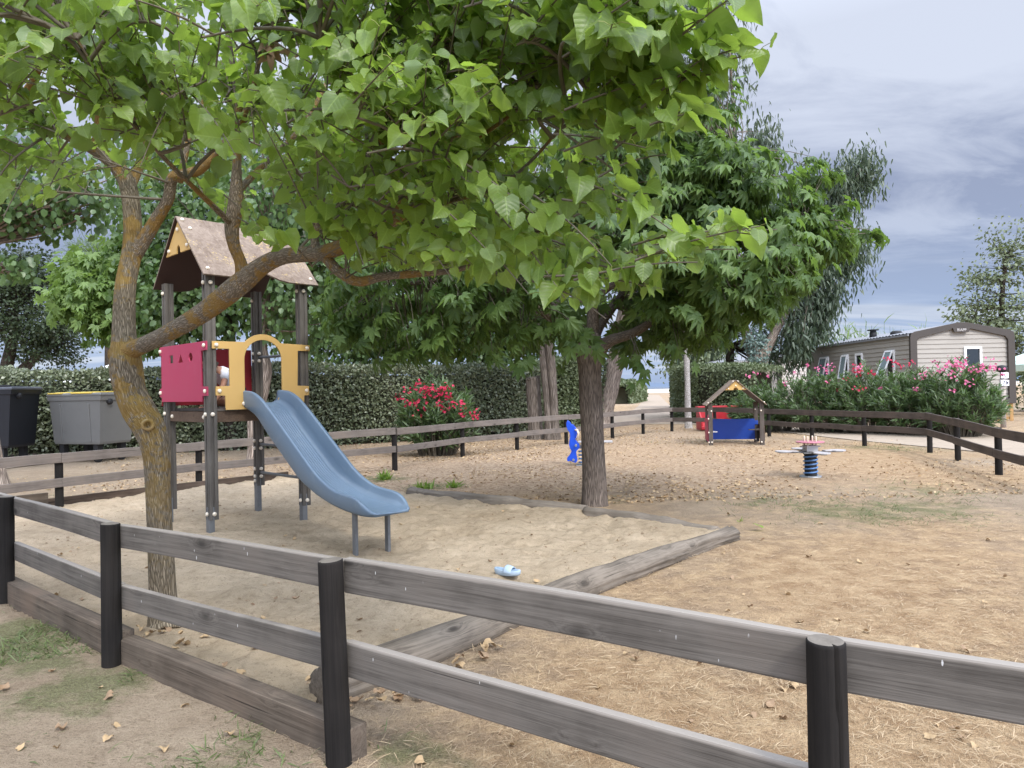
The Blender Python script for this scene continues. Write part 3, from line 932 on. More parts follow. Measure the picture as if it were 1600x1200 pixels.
def log(name, label, a, b, r, sink, mat, seed, r2=None, crack_amt=0.06):
    a, b = Vector(a), Vector(b)
    n = 34
    rng = np.random.default_rng(seed)
    root = a
    d = b - a
    L = d.length
    side = Vector((-d.y, d.x, 0)).normalized()
    pts, rad = [], []
    for i in range(n):
        t = i / (n - 1)
        rr = r + ((r2 or r) - r) * t
        pts.append((L * t, 0.022 * math.sin(t * 5 + seed), rr - sink + 0.01 * math.sin(t * 7 + seed * 2)))
        rad.append(rr * (1 + 0.06 * math.sin(t * 21 + seed) * (rng.random() * .6 + .4) + (0.09 if abs(t - .62) < .02 else 0)))
    mb = MB().tube(pts, rad, 40, 0, True, True, 0.10, seed)
    V = np.array(mb.V)
    ang = np.tile(np.arange(40), n)
    g = vnoise(ang * 0.9, V[:, 0] * 0.8, seed)
    cr = (g > 0.70) * 0.014
    cen = np.repeat(np.array(pts), 40, 0)
    q = V - cen
    q[:, 0] = 0
    ln = np.linalg.norm(q, axis=1, keepdims=True) + 1e-9
    V = V - q / ln * cr[:, None]
    mb.V = [tuple(x) for x in V]
    o = mb.build(name, [mat], loc=a, rot=(0, 0, math.atan2(d.y, d.x)))
    return tag(o, label, 'log')


log('border_log', 'long round weathered log lying along the right side of the sand', LOG_A, LOG_B, 0.100, 0.040, M['log'], 5, 0.083)
log('border_log', 'half buried log at the back of the sand left of the middle tree', FAR_B, FAR_M + Vector((0.04, -0.02, 0)), 0.10, 0.11, M['log_grey'], 8, 0.09)
log('border_log', 'half buried log with rusty bolt from the middle tree to the sand corner', FAR_M + Vector((0.03, -0.14, 0)), FAR_A, 0.09, 0.10, M['log_grey'], 12, 0.07)
# ------------------------------------------------------------------ slide tower
e1 = Vector((.69, .724, 0)).normalized()
nn = Vector((e1.y, -e1.x, 0))
up3 = Vector((0, 0, 1))
HA, HB = 0.52, 0.53
T_O = Vector((-3.034, 7.893, 0)) + nn * 0.46
T_C = T_O - nn * HB
TF = frame(Vector((0, 0, 0)), e1, nn, up3)            # local x = along the slide side, y = outward over the slide
tower = empty('play_tower', T_C, 'wooden slide tower with peaked brown roof and pink and yellow panels', 'play tower')


def bake(o, m):
    o.data.transform(m)
    if m.determinant() < 0: o.data.flip_normals()


def tw(mb, name, mats, parent=None, bevel=0.004, seg=2):
    o = mb.build(name, mats, parent or tower, bevel, seg)
    for q_ in (o if isinstance(o, list) else [o]): bake(q_, TF)
    return o


def bolt(mb, c, axis, r=0.021, mat=0):
    """round cap proud of a panel"""
    q = Vector(axis).to_track_quat('Z', 'Y').to_matrix()
    mb.lathe([(r * .9, -0.004), (r, 0.002), (r, 0.009), (r * .85, 0.016), (r * .5, 0.020)], 14, c, mat, q)
    return mb


FOOT = {(1, -1): 0.15, (1, 1): 0.16, (-1, 1): 0.30, (-1, -1): 0.15}
for (sy, sx) in FOOT:
    w, g = 0.095, 0.012
    x0, y0 = sx * HA, sy * HB
    pts = []
    hw = w / 2
    prof = [(-hw, -hw), (-.012, -hw), (-.012, -hw + g), (.012, -hw + g), (.012, -hw), (hw, -hw), (hw, -.012), (hw - g, -.012), (hw - g, .012), (hw, .012), (hw, hw),
            (.012, hw), (.012, hw - g), (-.012, hw - g), (-.012, hw), (-hw, hw), (-hw, .012), (-hw + g, .012), (-hw + g, -.012), (-hw, -.012)]
    mb = MB().prism(prof, (x0, y0, FOOT[(sy, sx)]), (1, 0, 0), (0, 1, 0), (0, 0, 1), 2.66 - FOOT[(sy, sx)])
    po = tw(mb, 'post', [M['tower_wood']], bevel=0.003)
    mb = MB()
    fx = x0 - 0.02
    mb.box((fx, y0, (FOOT[(sy, sx)] + 0.13) / 2 - 0.1), (0.055, w * .86, FOOT[(sy, sx)] + 0.33))
    tw(mb, 'post_foot', [M['galv_dull']], po)
    mb = MB()
    for zz_, ax in ((FOOT[(sy, sx)] + 0.055, (1, 0, 0)), (1.21, (1, 0, 0)), (2.58, (1, 0, 0)), (FOOT[(sy, sx)] + 0.055, (0, 1, 0))):
        s_ = (sx, sy)[0 if ax[0] else 1]
    for zz_ in (FOOT[(sy, sx)] + 0.06, 1.215, 2.55):
        bolt(mb, (x0 - hw, y0, zz_), (-1, 0, 0))
        if sy > 0: bolt(mb, (x0, y0 + hw, zz_), (0, 1, 0))
    tw(mb, 'bolt_cap', [M['bolt']], po, 0)

# platform: deck and four beams
mb = MB()
for i in range(8):
    w_ = (2 * HA - .1) / 8
    mb.box((-HA + .05 + w_ * (i + .5), 0, 1.257), (w_ - .006, 2 * HB + .03, 0.026))
tw(mb, 'platform', [M['tower_wood']], bevel=0.002)
for c, s in (((0, HB - .01, 1.185), (2 * HA - .095, .045, .11)), ((0, -HB + .01, 1.185), (2 * HA - .095, .045, .11)), ((-HA + .01, 0, 1.185), (.045, 2 * HB - .095, .11)), ((HA - .01, 0, 1.185), (.045, 2 * HB - .095, .11))):
    o = tw(MB().box(c, s), 'beam', [M['beam_brown']])
    if s[1] > .5: pass
    b_ = MB()
    if c[0] < 0:
        for yy in (-HB + .12, HB - .12): bolt(b_, (c[0] - .0225, yy, 1.185), (-1, 0, 0))
        tw(b_, 'bolt_cap', [M['bolt']], o, 0)

# roof: two notched boards and two small gables
EAVE, RIDGE, HALF, X0, X1 = 2.60, 3.30, 0.665, -0.63, 0.665


def roof_board(sgn, mat_top, zoff=0.0):
    sl = Vector((0, sgn * HALF, EAVE - RIDGE))
    L = sl.length
    d = sl.normalized()
    ex = Vector((1, 0, 0))
    ez = ex.cross(d) * -sgn if False else d.cross(ex) * (1 if sgn > 0 else -1)
    if ez.z < 0: ez = -ez
    cutL = L - 0.012
    pts = [(X0, 0), (X1, 0), (X1 - 0.005, cutL), (0.30, cutL), (0.20, cutL - .03), (0.05, cutL - .135), (-.03, cutL - .15), (-0.10, cutL - .125), (-0.24, cutL - .02), (-0.32, cutL), (X0 + .005, cutL)]
    fr = frame(Vector((0, sgn * 0.004, RIDGE)) + ez * 0.002, ex, d, ez)
    me = plate_mesh('roof_board', [pts], 0.018, fr, 0.002)
    o = link('roof_board', me, tower, [M['roof'], M['roof_under']])
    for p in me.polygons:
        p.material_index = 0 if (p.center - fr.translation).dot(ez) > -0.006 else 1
    bake(o, TF)
    b_ = MB()
    for (a, b) in ((X0 + .05, .06), (X0 + .09, .20), (X0 + .07, cutL - .09), (X1 - .07, cutL - .09), (X1 - .07, .08)):
        bolt(b_, fr @ Vector((a, b, 0.009)), ez, 0.02)
    tw(b_, 'bolt_cap', [M['bolt']], o, 0)
    return o


roof_board(1, 0); roof_board(-1, 0)
for sx, ax in ((X0 + .035, -1), (X1 - .035, 1)):
    zb = 2.92
    hw_ = HALF * (RIDGE - 0.025 - zb) / (RIDGE - EAVE)
    pts = [(0, RIDGE - .03), (-hw_, zb)] + [(-.06, zb)] + [(a, b) for a, b in arc(0, zb, .05, 180, 0, 8, .085)] + [(.06, zb), (hw_, zb)]
    me = plate_mesh('gable_panel', [pts], 0.016, frame(Vector((sx, 0, 0)), Vector((0, 1, 0)), up3, Vector((1, 0, 0))), 0.002)
    o = link('gable_panel', me, tower, [M['yellow']])
    bake(o, TF)
    b_ = MB()
    for yy, z_ in ((0, RIDGE - .13), (-hw_ + .10, zb + .05), (hw_ - .10, zb + .05)): bolt(b_, (sx + ax * .008, yy, z_), (ax, 0, 0))
    tw(b_, 'bolt_cap', [M['bolt']], o, 0)

# yellow arch panel on the slide side
ar = arc(.025, 1.775, .27, 138, 42, 22)
outer = [(-.52, 1.88), (-.52, 1.955)] + ar + [(.575, 1.945), (.575, 1.88), (.43, 1.88), (.42, 1.495), (.56, 1.49), (.56, 1.39), (.50, 1.385), (.495, 1.265), (.19, 1.26), (.19, 1.36), (.235, 1.40)]
inner = arc(.025, 1.775, .21, 0, 180, 22)
outer = outer + inner + [(-.185, 1.40), (-.15, 1.36), (-.15, 1.255), (-.39, 1.255), (-.395, 1.40), (-.49, 1.405), (-.49, 1.495), (-.345, 1.50), (-.345, 1.88)]
ypl = link('arch_panel', plate_mesh('arch_panel', [outer], .016, frame(Vector((0, HB + .058, 0)), Vector((1, 0, 0)), up3, Vector((0, 1, 0)))), tower, [M['yellow']])
bake(ypl, TF)
ypl['label'] = 'ochre yellow panel with an arched opening'
b_ = MB()
for a, z_ in ((-.48, 1.917), (-.455, 1.45), (.54, 1.912), (.525, 1.44), (-.20, 1.315), (.30, 1.315)): bolt(b_, (a, HB + .066, z_), (0, 1, 0))
tw(b_, 'bolt_cap', [M['bolt']], ypl, 0)


def side_panel(name, label, mat, sx, holes, mirror=1):
    hh = [(-.60, 1.955), (-.625, 1.945), (-.625, 1.865), (-.57, 1.86), (-.575, 1.495), (-.635, 1.49), (-.635, 1.40), (-.575, 1.395), (-.575, 1.345), (.485, 1.345), (.49, 1.40), (.605, 1.405), (.605, 1.495), (.475, 1.50), (.47, 1.86), (.60, 1.865), (.60, 1.955)]
    hh = [(a * mirror, b) for a, b in hh]
    o = link(name, plate_mesh(name, [hh] + holes, .014, frame(Vector((sx, 0, 0)), Vector((0, 1, 0)), up3, Vector((1, 0, 0)))), tower, [mat])
    bake(o, TF)
    o['label'] = label
    b_ = MB()
    ax = -1 if sx < 0 else 1
    for a, z_ in ((-.59, 1.905), (-.60, 1.445), (.555, 1.912), (.565, 1.45)): bolt(b_, (sx + ax * .007, a * mirror, z_), (ax, 0, 0))
    tw(b_, 'bolt_cap', [M['bolt']], o, 0)
    return o


holes = [[(-.345, 1.765), (-.245, 1.765), (-.245, 1.85), (-.345, 1.85)], [(-.10, 1.762), (.02, 1.762), (-.04, 1.85)], arc(.215, 1.807, .05, 0, 345, 18, .046)]
side_panel('side_panel', 'bright pink panel with square, triangle and circle cut-outs', M['pink'], -HA - .056, holes)
# the far panel closes the side opposite the slide
hh = [(-.40, 1.50), (-.40, 1.95), (.40, 1.95), (.40, 1.30), (-.40, 1.30)]
rp = link('side_panel', plate_mesh('side_panel', [[(-.58, 1.95), (.47, 1.95), (.47, 1.30), (-.58, 1.30)]], .014, frame(Vector((0, -HB - .056, 0)), Vector((1, 0, 0)), up3, Vector((0, 1, 0)))), tower, [M['red_panel']])
bake(rp, TF)
rp['label'] = 'dark red panel on the far side'
# climbing rungs on the open side
for z_ in (0.46, 0.80, 1.86):
    x_ = HA
    mb = MB().tube([(x_, -HB + .03, z_), (x_ + (.06 if z_ > 1.5 else 0.0), -HB + .16, z_), (x_ + (.06 if z_ > 1.5 else 0.0), HB - .16, z_), (x_, HB - .03, z_)], .017, 12)
    o = tw(mb, 'rung', [M['galv_dull']], None, 0)
    b_ = MB()
    for dz in (-.045, .045): bolt(b_, (x_ - .0475, -HB, z_ + dz), (-1, 0, 0)); bolt(b_, (x_, -HB + .0475, z_ + dz), (0, 1, 0))
    tw(b_, 'bolt_cap', [M['bolt']], o, 0)

# slide
S_BOT = [(0, 1.285), (.116, 1.262), (.31, 1.192), (.58, .983), (.87, .784), (1.137, .602), (1.40, .494), (1.65, .425), (1.88, .388), (2.04, .375), (2.20, .366), (2.285, .366)]
S_TOP = [(0, 1.45), (.06, 1.452), (.25, 1.438), (.44, 1.362), (.73, 1.17), (1.147, .876), (1.41, .692), (1.556, .615), (1.744, .547), (1.93, .530), (2.06, .520), (2.15, .487), (2.22, .430), (2.285, .392)]


def interp(tab, s):
    xs_, ys_ = zip(*tab)
    # smooth by averaging a short window
    return float(np.mean([np.interp(s + d, xs_, ys_) for d in (-.06, -.03, 0, .03, .06)]))


mb = MB()
st = np.concatenate([np.linspace(0.0, 2.0, 60), np.linspace(2.02, 2.285, 22)])
rows = []
NR = 10
for s in st:
    zb, zt = interp(S_BOT, s), max(interp(S_TOP, s), interp(S_BOT, s) + .02)
    hw_ = 0.22 + 0.01 * max(0, (s - 1.6) / .6) - 0.05 * max(0, (s - 2.12) / .165) ** 2
    zf = zb + 0.040 - 0.02 * max(0, (s - 2.1) / .185)
    zt = max(zt, zf + .006)
    amp = 0.0095 * min(1, max(0, (s - .16) / .08)) * min(1, max(0, (1.62 - s) / .15))
    half = [(-hw_ + .012, zb + .0), (-hw_, zb + .02), (-hw_ - .004, (zb + zt) / 2), (-hw_ - .006, zt - .018), (-hw_ - .001, zt - .005), (-hw_ + .012, zt), (-hw_ + .026, zt - .004), (-hw_ + .033, zt - .016), (-hw_ + .040, zf + (zt - zf) * .4), (-hw_ + .05, zf + min(.03, (zt - zf) * .3)), (-hw_ + .075, zf + .006)]
    fl = []
    wf = hw_ - .09
    for k in range(NR * 4 + 1):
        w_ = -wf + 2 * wf * k / (NR * 4)
        fl.append((w_, zf + amp * (0.5 - 0.5 * math.cos(2 * math.pi * k / 4)) * 1.2))
    rows.append(half + fl + [(-a, b) for a, b in half[::-1]])
n_ = len(rows[0])
vs = [(w_, s, z_) for s, rw in zip(st, rows) for (w_, z_) in rw]
fs = []
for i in range(len(st) - 1):
    for k in range(n_):
        a, b = i * n_ + k, i * n_ + (k + 1) % n_
        fs.append((a, b, b + n_, a + n_))
fs += [tuple(range(n_))[::-1], tuple((len(st) - 1) * n_ + k for k in range(n_))]
mb.add(vs, fs, 0, True)
S_M = frame(T_O - T_C + nn * 0.0 + e1 * 0.02, e1, nn, up3)
slide = mb.build('slide_chute', [M['slide']], tower)
bake(slide, S_M)
slide['label'] = 'slate blue plastic slide with ribbed floor and raised sides'
for w_ in (-.17, .17):
    mb = MB().box((w_, 1.98, .135), (.028, .05, .56)).box((w_, 1.97, .395), (.05, .09, .03))
    lg = mb.build('slide_leg', [M['galv_dull']], tower, 0.003)
    bake(lg, S_M)


# ------------------------------------------------------------------ child on the platform
def skin_mesh(name, pts, edges, root=0, sub=1):
    me = bpy.data.meshes.new(name + '_rig')
    me.from_pydata([p[:3] for p in pts], edges, [])
    o = bpy.data.objects.new(name + '_rig', me)
    COL.objects.link(o)
    mod = o.modifiers.new('skin', 'SKIN')
    mod.use_smooth_shade = True
    if sub:
        sm_ = o.modifiers.new('sub', 'SUBSURF'); sm_.levels = sub; sm_.render_levels = sub
    sv = me.skin_vertices[0].data if len(me.skin_vertices) else None
    if sv is None:
        bm = bmesh.new(); bm.from_mesh(me)
        bm.verts.layers.skin.verify()
        bm.to_mesh(me); bm.free()
        sv = me.skin_vertices[0].data
    for i, p in enumerate(pts):
        rr = p[3]
        sv[i].radius = rr if hasattr(rr, '__len__') else (rr, rr)
        sv[i].use_root = (i == root)
    dg = bpy.context.evaluated_depsgraph_get()
    out = bpy.data.meshes.new_from_object(o.evaluated_get(dg))
    out.name = name
    bpy.data.objects.remove(o); bpy.data.meshes.remove(me)
    out.polygons.foreach_set('use_smooth', np.ones(len(out.polygons), bool))
    out.materials.clear()
    return out


PZ = 1.272
child = empty('person', T_C + TF @ Vector((0.02, .12, PZ)), 'child in a white shirt kneeling on the slide tower platform with one hand down', 'child')
ch_off = Vector((0.02, .12, PZ))


def cl(x, y, z): return (x - ch_off.x, y - ch_off.y, z - PZ)


# body: 0 pelvis, spine, neck, head, left arm reaching to the platform edge, right arm on the thigh, folded legs
B = [(*cl(-.02, .06, 1.42), .085), (*cl(-.09, .07, 1.53), .085), (*cl(-.18, .08, 1.63), .085), (*cl(-.25, .12, 1.68), .045), (*cl(-.31, .17, 1.69), .040), (*cl(-.39, .22, 1.70), .066), (*cl(-.43, .25, 1.74), .068), (*cl(-.43, .25, 1.78), .045),
     (*cl(-.20, .19, 1.645), .040), (*cl(-.30, .34, 1.50), .032), (*cl(-.38, .345, 1.36), .026), (*cl(-.42, .30, 1.300), .020), (*cl(-.455, .28, 1.287), .019),
     (*cl(-.20, -.03, 1.645), .040), (*cl(-.20, -.10, 1.50), .032), (*cl(-.32, -.04, 1.42), .026), (*cl(-.37, -.02, 1.405), .02),
     (*cl(-.05, .14, 1.39), .075), (*cl(-.27, .18, 1.345), .056), (*cl(-.07, .17, 1.315), .042), (*cl(.04, .16, 1.300), .028),
     (*cl(-.05, -.02, 1.39), .075), (*cl(-.27, -.05, 1.345), .056), (*cl(-.07, -.04, 1.315), .042), (*cl(.04, -.04, 1.300), .028)]
E_ = [(0, 1), (1, 2), (2, 3), (3, 4), (4, 5), (5, 6), (6, 7), (2, 8), (8, 9), (9, 10), (10, 11), (11, 12), (2, 13), (13, 14), (14, 15), (15, 16), (0, 17), (17, 18), (18, 19), (19, 20), (0, 21), (21, 22), (22, 23), (23, 24)]
nb = len(B)
# fingers of the hand on the deck edge: four of unequal length and a thumb from the side of the palm
for j, (dy, ln) in enumerate(((-.020, .042), (-.007, .050), (.007, .047), (.020, .036))):
    B += [(*cl(-.475, .272 + dy, 1.288), .0065), (*cl(-.475 - ln * .6, .266 + dy * 1.2, 1.288), .006), (*cl(-.475 - ln, .262 + dy * 1.25, 1.279), .005)]
    E_ += [(12, nb), (nb, nb + 1), (nb + 1, nb + 2)]
    nb += 3
B += [(*cl(-.425, .327, 1.288), .007), (*cl(-.45, .345, 1.283), .006)]
E_ += [(11, nb), (nb, nb + 1)]
body = link('body', skin_mesh('body', B, E_, 0, 2), child, [M['skin']])
bake(body, TF)
S_ = [(*cl(-.03, .06, 1.44), .105), (*cl(-.09, .07, 1.53), .102), (*cl(-.18, .08, 1.63), .100), (*cl(-.23, .085, 1.69), .058), (*cl(-.20, .19, 1.645), .056), (*cl(-.27, .285, 1.565), .050), (*cl(-.20, -.03, 1.645), .056), (*cl(-.20, -.08, 1.545), .052)]
sh = link('shirt', skin_mesh('shirt', S_, [(0, 1), (1, 2), (2, 3), (2, 4), (4, 5), (2, 6), (6, 7)], 0, 2), child, [M['shirt']])
bake(sh, TF)
S_ = [(*cl(-.02, .06, 1.41), .10), (*cl(-.06, .14, 1.39), .088), (*cl(-.20, .175, 1.355), .072), (*cl(-.06, -.02, 1.39), .088), (*cl(-.20, -.045, 1.355), .072)]
so = link('shorts', skin_mesh('shorts', S_, [(0, 1), (1, 2), (0, 3), (3, 4)], 0, 2), child, [M['shorts']])
bake(so, TF)
hair_me = skin_mesh('hair', [(*cl(-.385, .215, 1.715), .066), (*cl(-.415, .24, 1.76), .073), (*cl(-.42, .24, 1.80), .048)], [(0, 1), (1, 2)], 1, 2)
hr = link('hair', hair_me, child, [M['hair']])
bake(hr, TF)
mb = MB()
for dy in (-.028, .028):
    mb = MB().lathe([(.003, -.006), (.010, -.003), (.011, 0), (.009, .004), (.003, .007)], 10, cl(-.495, .25 + dy, 1.725), 0)
    ey = mb.build('eye', [M['sign_ink']], child); bake(ey, TF)
mb = MB().tube([cl(-.488, .25, 1.72), cl(-.505, .255, 1.70), cl(-.488, .25, 1.69)], [.006, .011, .008], 8)
no = mb.build('nose', [M['skin']], child); bake(no, TF)


# ------------------------------------------------------------------ sandal
def sandal():
    g = G(793, 903); g.z = 0.022
    root = empty('sandal', g, 'single light blue foam slide sandal lying on the sand', 'sandal', None, R(-28))
    L, n = 0.215, 26
    vs, fs = [], []
    prof = []
    for i in range(n):
        a = 2 * math.pi * i / n
        x = math.cos(a) * L / 2
        w = (0.044 if x > 0 else 0.036) * (1 + .10 * (x / L))
        y = math.sin(a) * w
        prof.append((math.copysign(abs(math.cos(a)) ** .8, math.cos(a)) * L / 2, y))
    mb = MB()
    for (k, z, sc) in ((0, 0.0, .93), (1, .012, 1.0), (2, .030, 1.02), (3, .038, .98), (4, .036, .88)):
        for (x, y) in prof: vs.append((x * sc, y * sc, z + 0.012 * max(0, -x / L) * 2 * (k > 0) + .008 * max(0, x / L) * 2))
    for k in range(4):
        for i in range(n):
            a, b = k * n + i, k * n + (i + 1) % n
            fs.append((a, b, b + n, a + n))
    fs += [tuple(range(n))[::-1], tuple(4 * n + i for i in range(n))]
    mb.add(vs, fs, 0, True).build('sole', [M['sandal']], root)
    mb = MB()
    vs = [(x * .84, y * .80, .0385 + 0.012 * max(0, -x / L) * 2 + .008 * max(0, x / L) * 2) for x, y in prof]
    mb.add(vs, [tuple(range(n))]).build('footbed', [M['sandal_foot']], root)
    # arched strap over the front half
    vs, fs = [], []
    m = 18
    for j, (x, hh, ww) in enumerate(((-.020, .046, .047), (.0, .050, .049), (.026, .045, .050), (.050, .036, .048))):
        for r_ in (1.0, .88):
            for i in range(m + 1):
                a = math.pi * i / m
                vs.append((x + .012 * math.sin(a) * (1 if j == 0 else 0), math.cos(a) * ww * r_, .026 + math.sin(a) * hh * r_))
    w = m + 1
    for j in range(3):
        for r_ in (0, 1):
            for i in range(m):
                a = (j * 2 + r_) * w + i
                b = ((j + 1) * 2 + r_) * w + i
                fs.append((a, a + 1, b + 1, b))
    for j in (0, 3):
        for i in range(m):
            a = j * 2 * w + i
            fs.append((a, a + 1, a + 1 + w, a + w))
    MB().add(vs, fs, 0, True).build('strap', [M['sandal']], root)


sandal()


# ------------------------------------------------------------------ playhouse
def playhouse():
    c = (G(1113, 694) + G(1190, 696)) / 2
    c.y = 16.6
    c.x = (G(1113, 694).x + G(1190, 696).x) / 2 - .02
    root = empty('playhouse', c, 'small open wooden playhouse with blue panel and peaked brown roof', 'playhouse', None, R(-11))
    W, D_ = 0.575, 0.95
    H_ = 0.98
    for (x, y) in ((-W, 0), (W, 0), (-W, D_), (W, D_)):
        o = MB().box((x, y, H_ / 2 - .05), (.095, .095, H_ + .1)).build('post', [M['play_wood']], root, .004)
        b_ = MB()
        for z_ in (.07, .80): bolt(b_, (x + (.02 if x < 0 else -.02), y - .0475, z_), (0, -1, 0), .02)
        b_.build('bolt_cap', [M['bolt']], o)
    apex, eave, ov = 1.515, 0.93, 0.675
    for s in (-1, 1):
        d = Vector((s * ov, 0, eave - apex)); L = d.length; d.normalize()
        ez = Vector((0, 1, 0)).cross(d) * (1 if s < 0 else 1)
        if ez.z < 0: ez = -ez
        me = plate_mesh('roof_board', [[(0, -.14), (L, -.14), (L, D_ + .14), (0, D_ + .14)]], .018, frame(Vector((s * .003, 0, apex)), d, Vector((0, 1, 0)), ez), .002)
        o = link('roof_board', me, root, [M['roof'], M['roof_under']])
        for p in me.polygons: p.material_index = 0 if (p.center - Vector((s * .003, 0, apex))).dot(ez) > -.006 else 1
        b_ = MB()
        for a in (.06, L - .08): bolt(b_, Vector((0, 0, apex)) + d * a + ez * .011 + Vector((0, -.08, 0)), ez, .02)
        b_.build('bolt_cap', [M['bolt']], o)
    for y in (-.10, D_ + .10):
        zb = 1.285
        h_ = ov * (apex - .02 - zb) / (apex - eave)
        me = plate_mesh('gable_panel', [[(0, apex - .02), (-h_, zb), (-.06, zb)] + arc(0, zb, .055, 180, 0, 8, .06) + [(.06, zb), (h_, zb)]], .016, frame(Vector((0, y, 0)), Vector((1, 0, 0)), up3, Vector((0, -1, 0))), .002)
        o = link('gable_panel', me, root, [M['yellow']])
        b_ = MB()
        for a, z_ in ((0, apex - .13), (-h_ + .08, zb + .035), (h_ - .08, zb + .035)): bolt(b_, (a, y - .008, z_), (0, -1, 0), .017)
        b_.build('bolt_cap', [M['bolt']], o)
    pl = [(-W + .02, .57), (W - .06, .57), (W - .06, .53), (W + .02, .53), (W + .02, .43), (W - .06, .43), (W - .06, .07), (-W + .02, .07)]
    o = link('back_panel', plate_mesh('back_panel', [pl], .016, frame(Vector((.02, D_ - .06, 0)), Vector((1, 0, 0)), up3, Vector((0, -1, 0)))), root, [M['blue_panel']])
    o['label'] = 'plain blue panel'
    pl = [(0.02, .08), (D_ - .02, .08), (D_ - .02, .62), (.10, .62), (-.04, .72), (-.04, .58), (.06, .55), (.06, .2)]
    o = link('side_panel', plate_mesh('side_panel', [pl], .016, frame(Vector((-W - .056, 0, 0)), Vector((0, 1, 0)), up3, Vector((1, 0, 0)))), root, [M['pink']])
    b_ = MB()
    for yy, z_ in ((-.01, .62), (.0, .3), (.0, .07)): bolt(b_, (-W - .05, yy - .05, z_), (0, -1, 0), .018)
    b_.build('bolt_cap', [M['bolt']], o)
    o = link('side_panel', plate_mesh('side_panel', [[(0, .1), (D_, .1), (D_, .45), (0, .45)]], .016, frame(Vector((W + .056, 0, 0)), Vector((0, 1, 0)), up3, Vector((1, 0, 0)))), root, [M['beam_brown']])
    # corner shelves
    MB().prism([(0, 0), (-.26, .10), (-.28, .16), (-.10, .30), (0, .42)], (W, .02, .335), (1, 0, 0), (0, 1, 0), (0, 0, 1), .022).build('shelf', [M['play_wood']], root, .003)
    MB().prism([(0, 0), (.16, .05), (.02, .40), (0, .42)], (-W, .02, .295), (1, 0, 0), (0, 1, 0), (0, 0, 1), .022).build('shelf', [M['seat_grey']], root, .003)
    MB().box((W - .05, .30, .20), (.05, .05, .27)).build('shelf_leg', [M['rubber']], root, .003)
    return root


playhouse()


# ------------------------------------------------------------------ spring toys
def coil(mb, r, h, turns, wire, z0=0.0, mat=0):
    n = int(turns * 26)
    pts = [(r * math.cos(2 * math.pi * turns * i / n), r * math.sin(2 * math.pi * turns * i / n), z0 + h * i / n) for i in range(n + 1)]
    return mb.tube(pts, wire, 8, mat)


def rocker():
    g = G(1267, 745)
    root = empty('spring_rocker', g, 'four seat spring rocker with pink disc table on a black and blue spring', 'spring toy', None, R(0))
    MB().lathe([(.16, -.02), (.165, .008), (.15, .02)], 28).build('base_plate', [M['galv']], root)
    mb = MB(); coil(mb, .096, .30, 5.0, .0125, .03)
    mb.build('spring', [M['spring_blue']], root)
    MB().lathe([(.086, .01), (.088, .05), (.084, .20), (.088, .33), (.10, .345), (.10, .36)], 28).build('spring_core', [M['rubber']], root)
    mb = MB()
    mb.box((0, 0, .368), (.30, .30, .016))
    mb.box((0, 0, .372), (.95, .085, .014))
    mb.box((0, 0, .371), (.085, .95, .012))
    mb.build('cross_arm', [M['galv_dull']], root, .003)
    for a in range(4):
        q = Matrix.Rotation(R(90 * a), 3, 'Z')
        o = [(.20, -.06), (.30, -.055), (.34, -.10)] + [(.415 + .11 * math.cos(R(t)), .115 * math.sin(R(t))) for t in range(-110, 111, 20)] + [(.34, .10), (.30, .055), (.20, .06)]
        pts = [(q @ Vector((x, y, 0)))[:2] for x, y in o]
        MB().prism(pts, (0, 0, .380), (1, 0, 0), (0, 1, 0), (0, 0, 1), .018).build('seat', [M['seat_grey']], root, .004)
    MB().box((0, 0, .43), (.17, .17, .09)).box((0, .0, .455), (.30, .05, .02)).build('hub', [M['seat_grey']], root, .005)
    MB().lathe([(.175, .512), (.20, .516), (.205, .523), (.20, .530), (.17, .533)], 36).build('table_disc', [M['pink_disc']], root)
    for a in range(4):
        x, y = .088 * math.cos(R(45 + 90 * a)) * 1.0, .088 * math.sin(R(45 + 90 * a))
        MB().lathe([(.013, .38), (.013, .60), (.010, .612)], 10, (x, y, 0)).build('handle_peg', [M['peg']], root)


rocker()


